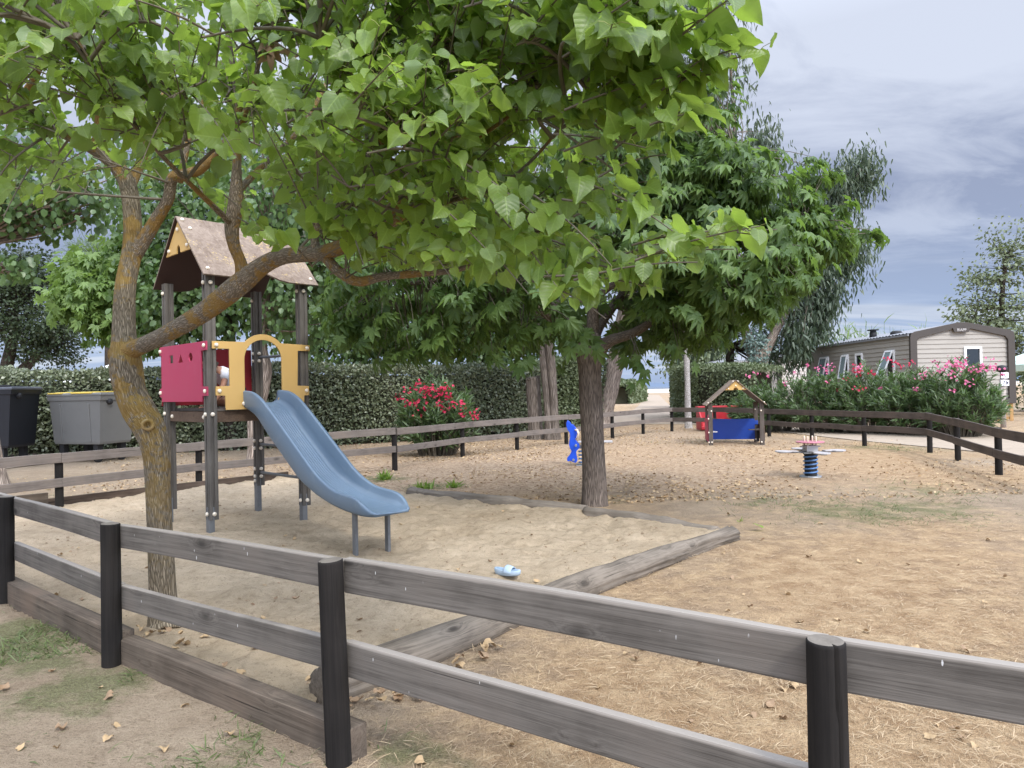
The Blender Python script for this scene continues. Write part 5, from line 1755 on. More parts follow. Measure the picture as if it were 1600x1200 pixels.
def mulberry():
    rng = np.random.default_rng(11)
    base = G(257, 976)
    D0 = base.y
    root = empty('mulberry_tree', base, 'large leaved mulberry with crooked lichen covered trunk growing in the sand', 'tree')
    trunk = px_limb([(258, 990, D0 - .03, 60), (257, 972, D0, 50), (255, 940, D0, 41), (253, 900, D0, 38), (250, 830, D0, 36), (247, 760, D0, 36), (244, 705, D0, 41), (232, 668, D0, 47), (216, 640, D0, 49), (204, 612, D0, 46), (198, 580, D0, 49), (196, 555, D0, 45), (194, 520, D0 + .05, 35), (196, 450, D0 + .15, 30), (206, 392, D0 + .25, 28), (207, 345, D0 + .3, 26), (200, 290, D0 + .35, 25), (178, 255, D0 + .35, 23), (140, 228, D0 + .3, 20), (80, 196, D0 + .2, 17), (30, 150, D0 + .1, 14), (8, 95, D0, 11), (20, 60, D0, 8)], 6)
    limb(root, 'trunk', trunk, M['bark_mulberry'], base, .035, 2, 28)
    limbs = [
        ('limb', [(186, 556, D0 + .02, 36), (215, 543, D0 - .06, 27), (260, 522, D0 - .15, 26), (320, 487, D0 - .25, 30), (372, 446, D0 - .35, 34), (410, 415, D0 - .42, 28), (445, 400, D0 - .5, 25), (500, 396, D0 - .6, 25), (545, 382, D0 - .7, 24), (580, 370, D0 - .8, 20), (615, 340, D0 - .9, 14), (645, 290, D0 - 1.0, 12), (690, 240, D0 - 1.1, 10), (728, 180, D0 - 1.2, 8), (750, 90, D0 - 1.3, 5)]),
        ('limb', [(207, 405, D0 + .25, 22), (240, 350, D0 + .2, 20), (262, 312, D0 + .15, 18), (270, 278, D0 + .1, 18), (300, 270, D0 + .05, 17), (322, 258, D0, 13), (360, 210, D0, 8)]),
        ('limb', [(280, 285, D0 + .1, 12), (290, 240, D0 + .1, 9), (300, 200, D0 + .1, 7), (330, 130, D0 + .1, 4)]),
        ('limb', [(380, 440, D0 - .35, 24), (376, 410, D0 - .36, 18), (366, 385, D0 - .38, 18), (362, 355, D0 - .4, 22), (368, 320, D0 - .42, 24), (370, 260, D0 - .45, 14), (374, 190, D0 - .5, 12), (365, 110, D0 - .55, 9), (350, 20, D0 - .6, 7)]),
        ('limb', [(374, 200, D0 - .5, 10), (395, 140, D0 - .6, 8), (410, 70, D0 - .7, 6), (430, 0, D0 - .75, 4)]),
        ('limb', [(505, 398, D0 - .6, 18), (530, 425, D0 - .65, 17), (560, 440, D0 - .7, 16), (600, 432, D0 - .8, 13), (650, 428, D0 - .95, 11), (720, 420, D0 - 1.1, 8), (790, 390, D0 - 1.25, 6), (860, 350, D0 - 1.4, 4)]),
        ('limb', [(495, 394, D0 - .6, 16), (492, 370, D0 - .58, 12), (500, 330, D0 - .5, 9), (510, 270, D0 - .4, 8), (545, 235, D0 - .35, 9), (560, 190, D0 - .3, 9), (590, 120, D0 - .3, 6)]),
        ('limb', [(562, 380, D0 - .75, 18), (600, 360, D0 - .9, 13), (650, 325, D0 - 1.1, 11), (700, 315, D0 - 1.25, 8), (780, 290, D0 - 1.45, 6), (850, 230, D0 - 1.6, 5), (930, 120, D0 - 1.75, 4), (1010, 10, D0 - 1.85, 3)]),
        ('limb', [(150, 232, D0 + .3, 14), (155, 160, D0 + .2, 10), (140, 110, D0 + .1, 8), (120, 40, D0, 6)]),
        ('limb', [(30, 160, D0 + .1, 12), (60, 110, D0 - .2, 9), (75, 60, D0 - .4, 6), (70, -40, D0 - .6, 4)]),
        ('limb', [(200, 300, D0 + .35, 16), (225, 240, D0 + .6, 13), (250, 170, D0 + .9, 10), (270, 90, D0 + 1.1, 8), (280, 0, D0 + 1.2, 6)]),
        ('limb', [(370, 300, D0 - .42, 12), (420, 250, D0 - .1, 9), (470, 200, D0 + .2, 8), (510, 130, D0 + .5, 6), (540, 60, D0 + .7, 4)]),
        ('limb', [(640, 300, D0 - 1.0, 9), (600, 230, D0 - 1.2, 7), (560, 150, D0 - 1.4, 6), (500, 60, D0 - 1.55, 4)]),
        ('limb', [(700, 235, D0 - 1.12, 8), (770, 200, D0 - 1.3, 6), (850, 130, D0 - 1.5, 5), (900, 40, D0 - 1.65, 4)]),
        ('limb', [(362, 350, D0 - .4, 10), (310, 300, D0 - .8, 8), (250, 240, D0 - 1.15, 7), (180, 160, D0 - 1.4, 5), (120, 60, D0 - 1.6, 4)]),
    ]
    skel = [trunk[len(trunk) * 3 // 4:, :3]]
    for i, (nm, rows) in enumerate(limbs):
        p = px_limb(rows, 6)
        limb(root, nm, p, M['bark_limb'], base, .07, 20 + i, 14)
        skel.append(p[max(2, len(p) // 3):, :3])
    # a few sawn knots on the trunk
    for px, py, w in ((198, 603, 20), (231, 663, 16)):
        c = P(px, py, D0)
        r = w * D0 / FPX / 2
        d = (Vector((0, 0, CAM_H)) - c); d.z = 0; d.normalize()
        q = d.to_track_quat('Z', 'Y').to_matrix()
        MB().lathe([(r * 1.3, -.02), (r * 1.15, .034), (r * .9, .040), (r * .66, .034), (r * .5, .012), (r * .2, .010)], 18, c + d * (.052 if py < 640 else .078), 0, q).build('knot', [M['bark_mulberry']], root, off=base)
    skel = np.concatenate(skel)
    # ---- crown: branches to random places in the crown, shoots on the branches, leaves on the shoots
    ells = [((-1.9, 4.2, 3.05), (2.3, 1.7, 1.0), 50), ((-.75, 3.25, 2.75), (1.15, 1.0, .95), 52), ((-1.9, 3.1, 2.95), (1.3, .9, .75), 12), ((-0.1, 2.75, 2.55), (.65, .65, .75), 28), ((-1.2, 4.6, 3.7), (2.2, 1.5, .7), 26), ((.2, 2.5, 2.65), (.45, .5, .6), 22)]
    ends = []
    for c, r, k in ells:
        v = rand_dirs(k, rng) * (rng.random((k, 1)) ** .45)
        ends.append(np.array(c) + v * np.array(r))
    ends = np.concatenate(ends)
    paths, brad = [], []
    for e in ends:
        d = np.linalg.norm(skel - e, axis=1) + np.maximum(0, skel[:, 2] - e[2]) * .6
        s = skel[np.argmin(d)]
        t = np.linspace(0, 1, 7)[:, None]
        mid_ = s + (e - s) * .5 + rng.normal(0, .10, 3) + np.array([0, 0, .12])
        p = (1 - t) ** 2 * s + 2 * t * (1 - t) * mid_ + t ** 2 * e
        paths.append(p); brad.append(np.linspace(.0095, .004, 7))
    PX, PY = pj(np.array(paths)[:, -1])
    pk_ = [i for i in range(len(paths)) if not (PY[i] > 300 and 230 < PX[i] < 500) and PY[i] < 440]
    thin_tubes('branches', np.array(paths)[pk_], np.array(brad)[pk_], M['bark_twig'], root, base, 6)['kind'] = 'stuff'
    cen = np.array([-1.3, 3.7, 2.3])
    sh_p, sh_d, sh_L = [], [], []
    for p in paths:
        for q in range(rng.integers(5, 9)):
            t = rng.uniform(.3, 1)
            i = min(int(t * 6), 5); o = p[i] + (p[i + 1] - p[i]) * (t * 6 - i)
            d = nrm((o - cen) * np.array([1, 1, .5]) * .6 + rng.normal(0, .45, 3) + np.array([0, 0, .45]))
            sh_p.append(o); sh_d.append(d); sh_L.append(rng.uniform(.28, .62))
    # shoots hanging out over the sand, and the sprays at the right edge of the crown
    free = set()

    def spray(a, b, lift=.05, n=1):
        fr_ = b[0] > 1040 and b[1] < 260
        A_, B_ = np.array(P(*a)), np.array(P(*b))
        for _ in range(n):
            if fr_: free.add(len(sh_p))
            sh_p.append(A_ + rng.normal(0, .02, 3)); d = B_ - A_ + rng.normal(0, .02, 3)
            sh_d.append(nrm(d + np.array([0, 0, lift]))); sh_L.append(np.linalg.norm(d))
    for a, b in (((960, 420, 2.45), (1205, 352, 2.25)), ((905, 395, 2.5), (1120, 372, 2.3)), ((850, 400, 2.5), (1010, 462, 2.3)), ((790, 380, 2.6), (955, 482, 2.4)), ((700, 380, 2.7), (860, 470, 2.5)), ((660, 370, 2.8), (760, 420, 2.6)),
                 ((900, 330, 2.4), (1040, 285, 2.25)), ((860, 250, 2.4), (1050, 180, 2.2)), ((880, 180, 2.4), (1080, 95, 2.2)), ((960, 210, 2.35), (1165, 20, 2.15)), ((930, 120, 2.4), (1080, -20, 2.2)), ((820, 300, 2.4), (960, 400, 2.25)), ((760, 320, 2.5), (880, 440, 2.3)),
                 ((560, 380, 3.2), (650, 420, 3.0)), ((600, 390, 3.0), (700, 435, 2.8)), ((370, 330, 3.6), (430, 385, 3.4)), ((360, 300, 3.6), (415, 350, 3.45)), ((60, 260, 3.2), (20, 330, 3.0)), ((120, 240, 3.4), (80, 310, 3.2)), ((250, 220, 3.5), (200, 260, 3.3)),
                 ((640, 280, 2.6), (760, 380, 2.4)), ((700, 250, 2.5), (830, 350, 2.3)), ((540, 330, 3.0), (560, 400, 2.9)), ((470, 300, 3.2), (500, 370, 3.1)),
                 ((700, 330, 2.7), (790, 425, 2.5)), ((740, 350, 2.6), (830, 455, 2.4)), ((800, 340, 2.5), (920, 450, 2.3)), ((840, 360, 2.5), (990, 420, 2.3)), ((880, 300, 2.4), (1010, 340, 2.2)), ((860, 220, 2.4), (1000, 250, 2.2)), ((900, 100, 2.4), (1060, 60, 2.2)), ((840, 60, 2.4), (980, -20, 2.2)), ((980, 150, 2.3), (1110, 110, 2.15)), ((960, 60, 2.3), (1110, -40, 2.1)), ((940, 260, 2.3), (1060, 215, 2.2)), ((900, 270, 2.3), (1045, 330, 2.15)), ((960, 410, 2.35), (1150, 385, 2.2)), ((1000, 395, 2.3), (1215, 345, 2.15)), ((980, 400, 2.2), (1195, 340, 2.05)), ((1040, 370, 2.1), (1180, 335, 2.0)), ((900, 430, 2.3), (1090, 385, 2.1)), ((850, 440, 2.35), (1025, 455, 2.2)), ((840, 430, 2.4), (960, 470, 2.25)), ((1000, 170, 2.25), (1135, 100, 2.1)), ((1040, 150, 2.2), (1190, 40, 2.05)), ((1060, 120, 2.2), (1175, 90, 2.1)), ((1060, 60, 2.15), (1170, -20, 2.0)), ((1020, 200, 2.25), (1120, 160, 2.15)), ((960, 240, 2.3), (1070, 180, 2.15)), ((640, 350, 2.8), (700, 420, 2.6))):
        spray(a, b)
    sh_p, sh_d, sh_L = np.array(sh_p), nrm(np.array(sh_d)), np.array(sh_L)
    m, k = len(sh_p), 6
    t = np.linspace(0, 1, k)[None, :, None]
    bend = rng.uniform(.05, .30, (m, 1, 1)) * sh_L[:, None, None]
    sp_ = sh_p[:, None] + sh_d[:, None] * sh_L[:, None, None] * t - np.array([0, 0, 1.0]) * bend * t ** 2
    O, A, N, S, PB, FR = [], [], [], [], [], []
    for i in range(m):
        nl = max(5, int(sh_L[i] / .034))
        tt = np.linspace(.12, 1, nl)
        c = sh_p[i] + sh_d[i] * sh_L[i] * tt[:, None] - np.array([0, 0, 1.]) * bend[i, 0, 0] * tt[:, None] ** 2
        T = nrm(sh_d[i] - np.array([0, 0, 2.]) * bend[i, 0, 0] / sh_L[i] * tt[:, None])
        sd = nrm(np.cross(T, np.array([0, 0, 1.])))
        sg = np.where(np.arange(nl) % 2 == 0, 1., -1.)[:, None]
        pd = nrm(T * .55 + sd * sg * .8 + np.array([0, 0, .25]) + rng.normal(0, .25, (nl, 3)))
        pl = rng.uniform(.03, .055, (nl, 1))
        o = c + pd * pl
        hang = rng.uniform(.15, 1.05, (nl, 1))
        a = nrm(T * .55 + sd * sg * .55 - np.array([0, 0, 1.]) * hang + rng.normal(0, .36, (nl, 3)))
        nn_ = nrm(np.array([0, 0, .75]) + T * .75 + sd * sg * .35 + rng.normal(0, .55, (nl, 3)))
        O.append(o); A.append(a); N.append(nn_); PB.append(c); FR.append(np.full(nl, i in free))
        S.append((.038 + .066 * rng.random(nl) ** 1.1) * (1.18 if i in free else 1.0) * np.where(tt > .9, .72, 1) * (1.0))
    O, A, N, S, PB, FR = map(np.concatenate, (O, A, N, S, PB, FR))
    # trim to the outline of the real crown: its lower edge, its right edge and the gap over the slide tower
    tipx, tipy = pj(O + A * S[:, None] * .6)
    lower = [(-400, 350), (0, 340), (60, 325), (120, 300), (180, 285), (225, 292), (260, 262), (300, 280), (330, 318), (365, 338), (400, 385), (440, 390), (460, 365), (520, 372), (560, 402), (640, 425), (700, 448), (760, 440), (790, 432), (850, 470), (900, 478), (950, 500), (1000, 492), (1040, 470), (1065, 415), (1120, 400), (1160, 385), (1215, 385), (1260, 300), (2000, 300)]
    right = [(-300, 1060), (0, 1050), (60, 1045), (125, 1040), (165, 1045), (220, 1040), (290, 1030), (320, 1050), (340, 1215), (400, 1215), (430, 1060), (500, 1060)]
    keep = (tipy < below_line(lower, tipx) + rng.normal(0, 8, len(S))) & ((tipx < below_line(right, tipy) + rng.normal(0, 14, len(S))) | FR)
    near = np.linalg.norm(O - np.array([0, 0, CAM_H]), axis=1) > 1.75
    keep &= near & (tipy > -170)
    keep &= ~((O[:, 1] < 3.7) & (tipx < 640) & (tipy > 60) & (rng.random(len(S)) < .20))
    O, A, N, S, PB = O[keep], A[keep], N[keep], S[keep], PB[keep]
    print('mulberry leaves', len(S), 'shoots', m)
    leaves_multi('crown', O, A, N, S, [HEART, tmpl_heart(droop=.42, fold=.30, serr=.05), tmpl_heart(droop=.10, fold=.05, serr=.045), tmpl_heart(droop=.30, fold=.42, serr=.02)], M['leaf_mulberry'], root, base, rng)
    sx, sy = pj(sp_[:, -1])
    ks = (sy < below_line(lower, sx) + 15) & ((sx < below_line(right, sy) + 10) | (np.isin(np.arange(m), list(free)) & (sx < 1215))) & (np.linalg.norm(sp_[:, -1] - np.array([0, 0, CAM_H]), axis=1) > 1.8)
    thin_tubes('shoots', sp_[ks], np.broadcast_to(np.linspace(.0045, .0018, k), (ks.sum(), k)), M['bark_twig'], root, base, 5)['kind'] = 'stuff'
    pp = np.stack([PB, PB * .5 + O * .5 + np.array([0, 0, .006]), O], 1)
    thin_tubes('leaf_stalks', pp, np.full((len(O), 3), .0012), M['petiole'], root, base, 3)['kind'] = 'stuff'
    # one withered shoot among the green
    c = np.array(P(425, 75, D0 - .75))
    n = 9
    O2 = c + rng.normal(0, .035, (n, 3)) * np.array([1.3, .6, .8])
    leaves('withered_leaves', O2, nrm(np.array([.35, 0, -.8]) + rng.normal(0, .4, (n, 3))), rand_dirs(n, rng), rng.uniform(.07, .11, n), tmpl_oval(.30, .5, .6), M['dead_leaf'], root, base)


mulberry()


# ------------------------------------------------------------------ generic crowns
def clumps(ells, n_cl, per, rng, shell=.55, spread=.35, flat=.7):
    """leaf places in clumps through ellipsoids (centre, radii, weight); returns places and outward directions"""
    w = np.array([e[2] for e in ells], float); w /= w.sum()
    which = rng.choice(len(ells), n_cl, p=w)
    C_ = np.array([e[0] for e in ells])[which]; R_ = np.array([e[1] for e in ells])[which]
    u = rand_dirs(n_cl, rng)
    cc = C_ + u * R_ * (shell + (1 - shell) * rng.random((n_cl, 1)) ** .7)
    k = np.maximum(3, rng.normal(per, per * .4, n_cl).astype(int))
    idx = np.repeat(np.arange(n_cl), k)
    s = spread * rng.uniform(.6, 1.4, n_cl)
    o = cc[idx] + rng.normal(0, 1, (len(idx), 3)) * s[idx][:, None] * np.array([1, 1, flat])
    out = nrm(u[idx] + nrm(o - cc[idx]) * .9)
    return o, out, idx, cc


def bg_tree(name, label, base, trunk, trunk_mat, ells, n_cl, per, spread, size, tmpl, mat, seed, hang=.3, shell=.5, flat=.7, trunks=(), group=None, crown='crown', keep=None, clumpsize=None, extra=None, thin=1.0):
    rng = np.random.default_rng(seed)
    base = Vector(base)
    root = empty(name, base, label, 'tree', group)
    for i, t in enumerate([trunk] + list(trunks)):
        if t is None: continue
        limb(root, 'trunk' if i == 0 else 'limb', spline(t, 6), trunk_mat, base, .08, seed + i, 14)
    o, out, idx, cc = clumps(ells, n_cl, per, rng, shell, spread, flat)
    # twigs from the trunk top to the clumps
    if trunk is not None:
        ends = np.concatenate([np.array(spline(t, 4))[-8:, :3] for t in [trunk] + list(trunks) if t is not None])
        nt_ = min(len(cc), 260)
        sel = rng.choice(len(cc), nt_, replace=False)
        pth = []
        for c in cc[sel]:
            s = ends[np.argmin(np.linalg.norm(ends - c, axis=1))]
            t = np.linspace(0, 1, 5)[:, None]
            m_ = (s + c) / 2 + rng.normal(0, .15, 3) * np.linalg.norm(c - s) * .5
            pth.append((1 - t) ** 2 * s + 2 * t * (1 - t) * m_ + t * t * c)
        r0 = trunk[-1][3] * .35
        thin_tubes('branches', np.array(pth), np.broadcast_to(np.linspace(r0, r0 * .25, 5), (nt_, 5)), trunk_mat, root, base, 4)['kind'] = 'stuff'
    n = len(o)
    a = nrm(out * (1 - hang) + rng.normal(0, .5, (n, 3)) - np.array([0, 0, 1.]) * hang * 1.6)
    nn_ = nrm(np.array([0, 0, .9]) + out * .5 + rng.normal(0, .6, (n, 3)))
    S = size * rng.uniform(.65, 1.25, n)
    kp = np.ones(n, bool)
    if keep is not None:
        px, py = pj(o)
        kp = keep(px, py, rng)
    leaves(crown, o[kp], a[kp], nn_[kp], S[kp], tmpl, mat, root, base)
    return root


def E(px, py, D, rx, ry, rd, w=1):
    """ellipsoid of a crown from where it stands in the photograph"""
    p = P(px, py, D)
    return (np.array(p), np.array([rx * D / FPX, rd, ry * D / FPX]), w)


def TR(rows):
    return [(*P(px, py, D), w * D / FPX / 2) for px, py, D, w in rows]


# ------------------------------------------------------------------ middle tree with lobed leaves
def middle_tree():
    rng = np.random.default_rng(21)
    base = G(928, 789)
    D0 = base.y
    root = empty('shade_tree', base, 'lobed leaved shade tree with straight ridged trunk in the middle of the playground', 'tree')
    tr = px_limb([(930, 800, D0, 50), (929, 785, D0, 41), (928, 740, D0, 37), (926, 680, D0, 36), (923, 620, D0, 36), (921, 580, D0, 35), (921, 560, D0, 40), (921, 546, D0, 44), (922, 532, D0, 40), (923, 520, D0, 26)], 6)
    limb(root, 'trunk', tr, M['bark_plane'], base, .04, 5, 32)
    L = [[(924, 540, D0, 22), (926, 500, D0, 18), (925, 470, D0, 17), (922, 420, D0, 14), (928, 360, D0 + .1, 10), (940, 290, D0 + .1, 7)],
         [(935, 545, D0, 26), (955, 532, D0 - .05, 18), (990, 520, D0 - .1, 15), (1030, 495, D0 - .2, 12), (1090, 455, D0 - .4, 10), (1170, 400, D0 - .6, 7), (1250, 370, D0 - .7, 4)],
         [(905, 545, D0, 24), (885, 520, D0 - .1, 16), (840, 480, D0 - .3, 13), (790, 450, D0 - .5, 12), (740, 435, D0 - .7, 9), (660, 440, D0 - .9, 6), (600, 455, D0 - 1.0, 4)],
         [(925, 535, D0 + .1, 20), (940, 505, D0 + .5, 15), (980, 450, D0 + 1.0, 12), (1030, 380, D0 + 1.5, 8)],
         [(915, 535, D0 + .1, 20), (880, 490, D0 + .6, 15), (830, 420, D0 + 1.1, 12), (780, 350, D0 + 1.5, 8)],
         [(925, 470, D0, 12), (990, 420, D0 - .2, 9), (1080, 350, D0 - .4, 7), (1150, 250, D0 - .5, 5)]]
    skel = []
    for i, r in enumerate(L):
        p = px_limb(r, 6)
        limb(root, 'limb', p, M['bark_limb2'], base, .07, 50 + i, 14)
        skel.append(p[4:, :3])
    skel = np.concatenate(skel)
    ells = [((1.0, D0, 2.95), (2.5, 2.2, 1.15), 6), ((-1.0, D0 - .5, 2.55), (1.25, 1.4, .75), 3), ((2.6, D0 - .2, 2.75), (1.45, 1.6, .85), 4), ((1.6, D0, 3.9), (1.3, 1.5, .9), 3), ((3.5, D0 - .3, 3.0), (.75, .9, .45), 1), ((2.5, D0 - .2, 3.7), (1.15, 1.1, .55), 2), ((2.0, D0, 4.3), (.8, 1.0, .8), 1.5)]
    w = np.array([e[2] for e in ells], float); w /= w.sum()
    n = 1350
    wh = rng.choice(len(ells), n, p=w)
    u = rand_dirs(n, rng)
    cc = np.array([ells[i][0] for i in wh]) + u * np.array([ells[i][1] for i in wh]) * (.45 + .55 * rng.random((n, 1)) ** .6)
    px, py = pj(cc)
    lower = [(-500, 470), (480, 470), (505, 520), (560, 560), (600, 575), (650, 560), (700, 555), (760, 575), (800, 585), (850, 572), (900, 556), (950, 562), (1000, 596), (1040, 562), (1080, 566), (1130, 548), (1180, 505), (1240, 480), (1270, 430), (1320, 400), (1390, 360), (3000, 350)]
    upper = [(-500, 430), (490, 430), (520, 400), (600, 300), (1000, -100), (1090, 60), (1140, 205), (1190, 225), (1230, 250), (1290, 250), (1315, 285), (1325, 330), (1385, 345), (1400, 380), (3000, 390)]
    kp = (py < below_line(lower, px) - 2) & (py > below_line(upper, px) + 8) & (px > 505) & (px < 1385)
    # drooping sprays that hang lowest
    hang = [P(1008, 590, D0 - .8), P(985, 560, D0 - .5), P(590, 560, D0 - 1.0), P(640, 545, D0 - 1.2), P(700, 535, D0 - 1.1), P(770, 555, D0 - 1.0), P(815, 560, D0 - .8), P(1060, 530, D0 - .7), P(1100, 515, D0 - .9), P(1180, 490, D0 - .9), P(1230, 470, D0 - .8), P(1365, 360, D0 - .6), P(1340, 365, D0 - .5), P(540, 500, D0 - 1.2), P(525, 460, D0 - 1.2), P(1010, 570, D0 - .8), P(1060, 545, D0 - 1.0),
            P(1140, 130, D0 - .3), P(1145, 170, D0 - .3), P(1215, 235, D0 - .3), P(1270, 245, D0 - .3), P(1300, 265, D0 - .4)]
    cc = np.concatenate([cc[kp], np.array([tuple(h) for h in hang])])
    out = nrm(cc - np.array([1.0, D0, 2.3]))
    O, A, N, S, PT = [], [], [], [], []
    for c, d in zip(cc, out):
        k = rng.integers(7, 12)
        L_ = rng.uniform(.22, .42)
        dirn = nrm(d * .8 + rng.normal(0, .35, 3) + np.array([0, 0, .15]))
        t = np.linspace(0, 1, k)[:, None]
        st_ = c + dirn * L_ * (t - .5) - np.array([0, 0, 1.]) * .12 * t ** 2
        sd = nrm(np.cross(dirn, np.array([0, 0, 1.])))
        sg = np.where(np.arange(k) % 2 == 0, 1., -1.)[:, None]
        o = st_ + nrm(sd * sg + dirn * .3 + rng.normal(0, .3, (k, 3))) * .05
        a = nrm(dirn * .5 + sd * sg * .5 - np.array([0, 0, 1.]) * rng.uniform(.5, 1.3, (k, 1)) + rng.normal(0, .3, (k, 3)))
        O.append(o); A.append(a); N.append(nrm(np.array([0, 0, .6]) + d * .7 + rng.normal(0, .35, (k, 3)))); S.append(rng.uniform(.09, .17, k))
        s = skel[np.argmin(np.linalg.norm(skel - c, axis=1))]
        tt = np.linspace(0, 1, 5)[:, None]
        m_ = (s + c) / 2 + np.array([0, 0, .1]) + rng.normal(0, .08, 3)
        PT.append((1 - tt) ** 2 * s + 2 * tt * (1 - tt) * m_ + tt ** 2 * c)
    O, A, N, S = map(np.concatenate, (O, A, N, S))
    tx, ty = pj(O + A * S[:, None] * .7)
    kk = ty < below_line(lower, tx) + 10 + 12 * np.sin(tx * .11)
    O, A, N, S = O[kk], A[kk], N[kk], S[kk]
    print('middle tree leaves', len(S))
    leaves_multi('crown', O, A, N, S, [LOBED, tmpl_lobed(.6), tmpl_lobed(.12), tmpl_lobed(.9)], M['leaf_plane'], root, base, rng)
    PT = np.array(PT)
    thin_tubes('branches', PT, np.broadcast_to(np.linspace(.008, .003, 5), PT.shape[:2]), M['bark_twig'], root, base, 4)['kind'] = 'stuff'


middle_tree()

# ------------------------------------------------------------------ trees behind the playground
SMALLHEART = tmpl_oval(.48, .15, .15)
b1 = G(362, 703)
bg_tree('poplar_tree', 'round leaved poplar with dark straight trunk standing behind the slide tower', b1, TR([(362, 712, b1.y, 24), (360, 640, b1.y, 20), (358, 560, b1.y, 17), (365, 450, b1.y, 14), (372, 300, b1.y, 10), (380, 120, b1.y, 6)]), M['bark_dark'],
        [E(355, 400, b1.y, 150, 130, 2.0, 4), E(260, 330, b1.y, 110, 120, 1.6, 2), E(420, 230, b1.y, 200, 170, 2.2, 3), E(300, 470, b1.y - .6, 90, 60, 1.3, 2)], 520, 26, .38, .15, SMALLHEART, M['leaf_poplar'], 101, .55, .4, keep=lambda x, y, r: (x > 150 + r.normal(0, 10, len(x))) & (y < 566 + 14 * np.sin(x * .05) + r.normal(0, 8, len(x))))
b2 = G(396, 724)
bg_tree('poplar_tree', 'round leaved poplar with pale crooked trunk seen through the yellow arch of the tower', b2, TR([(394, 735, b2.y, 26), (397, 700, b2.y, 20), (398, 650, b2.y, 20), (408, 610, b2.y, 24), (413, 575, b2.y, 24), (408, 540, b2.y, 18), (415, 480, b2.y, 13), (425, 380, b2.y, 9)]), M['bark_pale'],
        [E(470, 430, b2.y, 110, 110, 1.7, 4), E(420, 330, b2.y, 150, 120, 1.8, 3), E(540, 330, b2.y, 140, 120, 1.7, 3)], 420, 24, .32, .13, SMALLHEART, M['leaf_poplar'], 102, .55, .4, keep=lambda x, y, r: (y < 575 + 10 * np.sin(x * .07) + r.normal(0, 7, len(x))) & (x > 330))
b3 = Vector((P(120, 700, 17).x, 17.0, 0))
bg_tree('maple_tree', 'light green lobed leaved tree behind the hedge, left of the mulberry trunk', Vector((P(185, 700, 19).x, 19, 0)), TR([(185, 700, 19, 20), (184, 600, 19, 16), (175, 520, 19, 12), (165, 450, 19, 7)]), M['bark_dark'],
        [E(165, 465, 18.8, 58, 62, 1.2, 3), E(205, 440, 19, 60, 70, 1.2, 2), E(225, 500, 19, 50, 50, 1.0, 2)], 190, 26, .30, .24, LOBED, M['leaf_light'], 103, .45, .4, keep=lambda x, y, r: y < 553)
bg_tree('pine_tree', 'yellow green pine crown rising above the light green tree at the left', Vector((P(170, 700, 36).x, 36, 0)), TR([(170, 680, 36, 12), (168, 520, 36, 9), (160, 420, 36, 6)]), M['bark_dark'],
        [E(170, 415, 36, 52, 30, 1.7, 3), E(140, 392, 36, 22, 20, .8, 1.5), E(205, 430, 36, 40, 30, 1.4, 1.5)], 130, 46, .34, .34, tmpl_blade(.05, .02), M['leaf_pine'], 104, -.1, .4)
b5 = Vector((P(20, 700, 30).x, 30, 0))
bg_tree('holm_oak', 'dark rounded evergreen tree with leaning stems above the hedge at the far left', b5, TR([(5, 690, 30, 26), (8, 590, 30, 20), (20, 530, 30, 14), (25, 480, 30, 8)]), M['bark_dark'],
        [E(35, 480, 30, 78, 85, 2.1, 5), E(-20, 450, 30, 60, 70, 1.8, 2), E(85, 545, 30, 38, 30, 1.0, 1.2), E(95, 500, 29, 34, 26, .8, 1), E(40, 415, 30, 40, 30, 1.0, 1)], 430, 44, .32, .14, QUAD, M['leaf_dark'], 105, .1, .35,
        trunks=[TR([(20, 690, 30, 14), (25, 590, 30, 10), (60, 555, 30, 8), (90, 520, 30, 5)]), TR([(15, 600, 30, 10), (45, 575, 30, 8), (62, 540, 30, 6)])])
b6 = G(-2, 757)
bg_tree('poplar_tree', 'poplar at the left edge with only its trunk foot and drooping dark leaves in view', b6, TR([(-4, 770, b6.y, 44), (-8, 735, b6.y, 30), (-24, 650, b6.y, 26), (-40, 520, b6.y, 22), (-40, 380, b6.y, 16)]), M['bark_pale'],
        [E(30, 335, b6.y, 60, 28, .8, 3), E(125, 310, b6.y - .3, 60, 26, .6, 3), E(-60, 330, b6.y, 130, 60, 1.2, 3), E(60, 250, b6.y, 150, 80, 1.2, 4), E(30, 420, b6.y - .2, 26, 10, .4, .35)], 210, 17, .24, .125, SMALLHEART, M['leaf_poplar'], 106, .7, .3, keep=lambda x, y, r: (y < 372 + 10 * np.sin(x * .09) - np.clip(x - 60, 0, 200) * .12) | ((x < 62) & (y > 395) & (y < 440)))

b7 = G(862, 687)
bg_tree('eucalyptus_tree', 'twin stemmed eucalyptus with pale bark beside the stump behind the far fence', b7, TR([(868, 696, b7.y, 22), (866, 660, b7.y, 15), (864, 610, b7.y, 14), (860, 560, b7.y, 14), (850, 480, b7.y, 13), (840, 360, b7.y, 8)]), M['bark_grey'],
        [E(830, 420, b7.y, 150, 90, 2.0, 3), E(700, 380, b7.y + 1, 170, 120, 2.4, 3), E(900, 300, b7.y + 1, 150, 120, 2.4, 2)], 330, 30, .42, .17, OVAL, M['leaf_poplar'], 107, .5, .4, keep=lambda x, y, r: y < 568 + 10 * np.sin(x * .06), trunks=[TR([(858, 694, b7.y, 18), (856, 650, b7.y, 11), (851, 590, b7.y, 11), (840, 500, b7.y, 9), (820, 400, b7.y, 7)])])
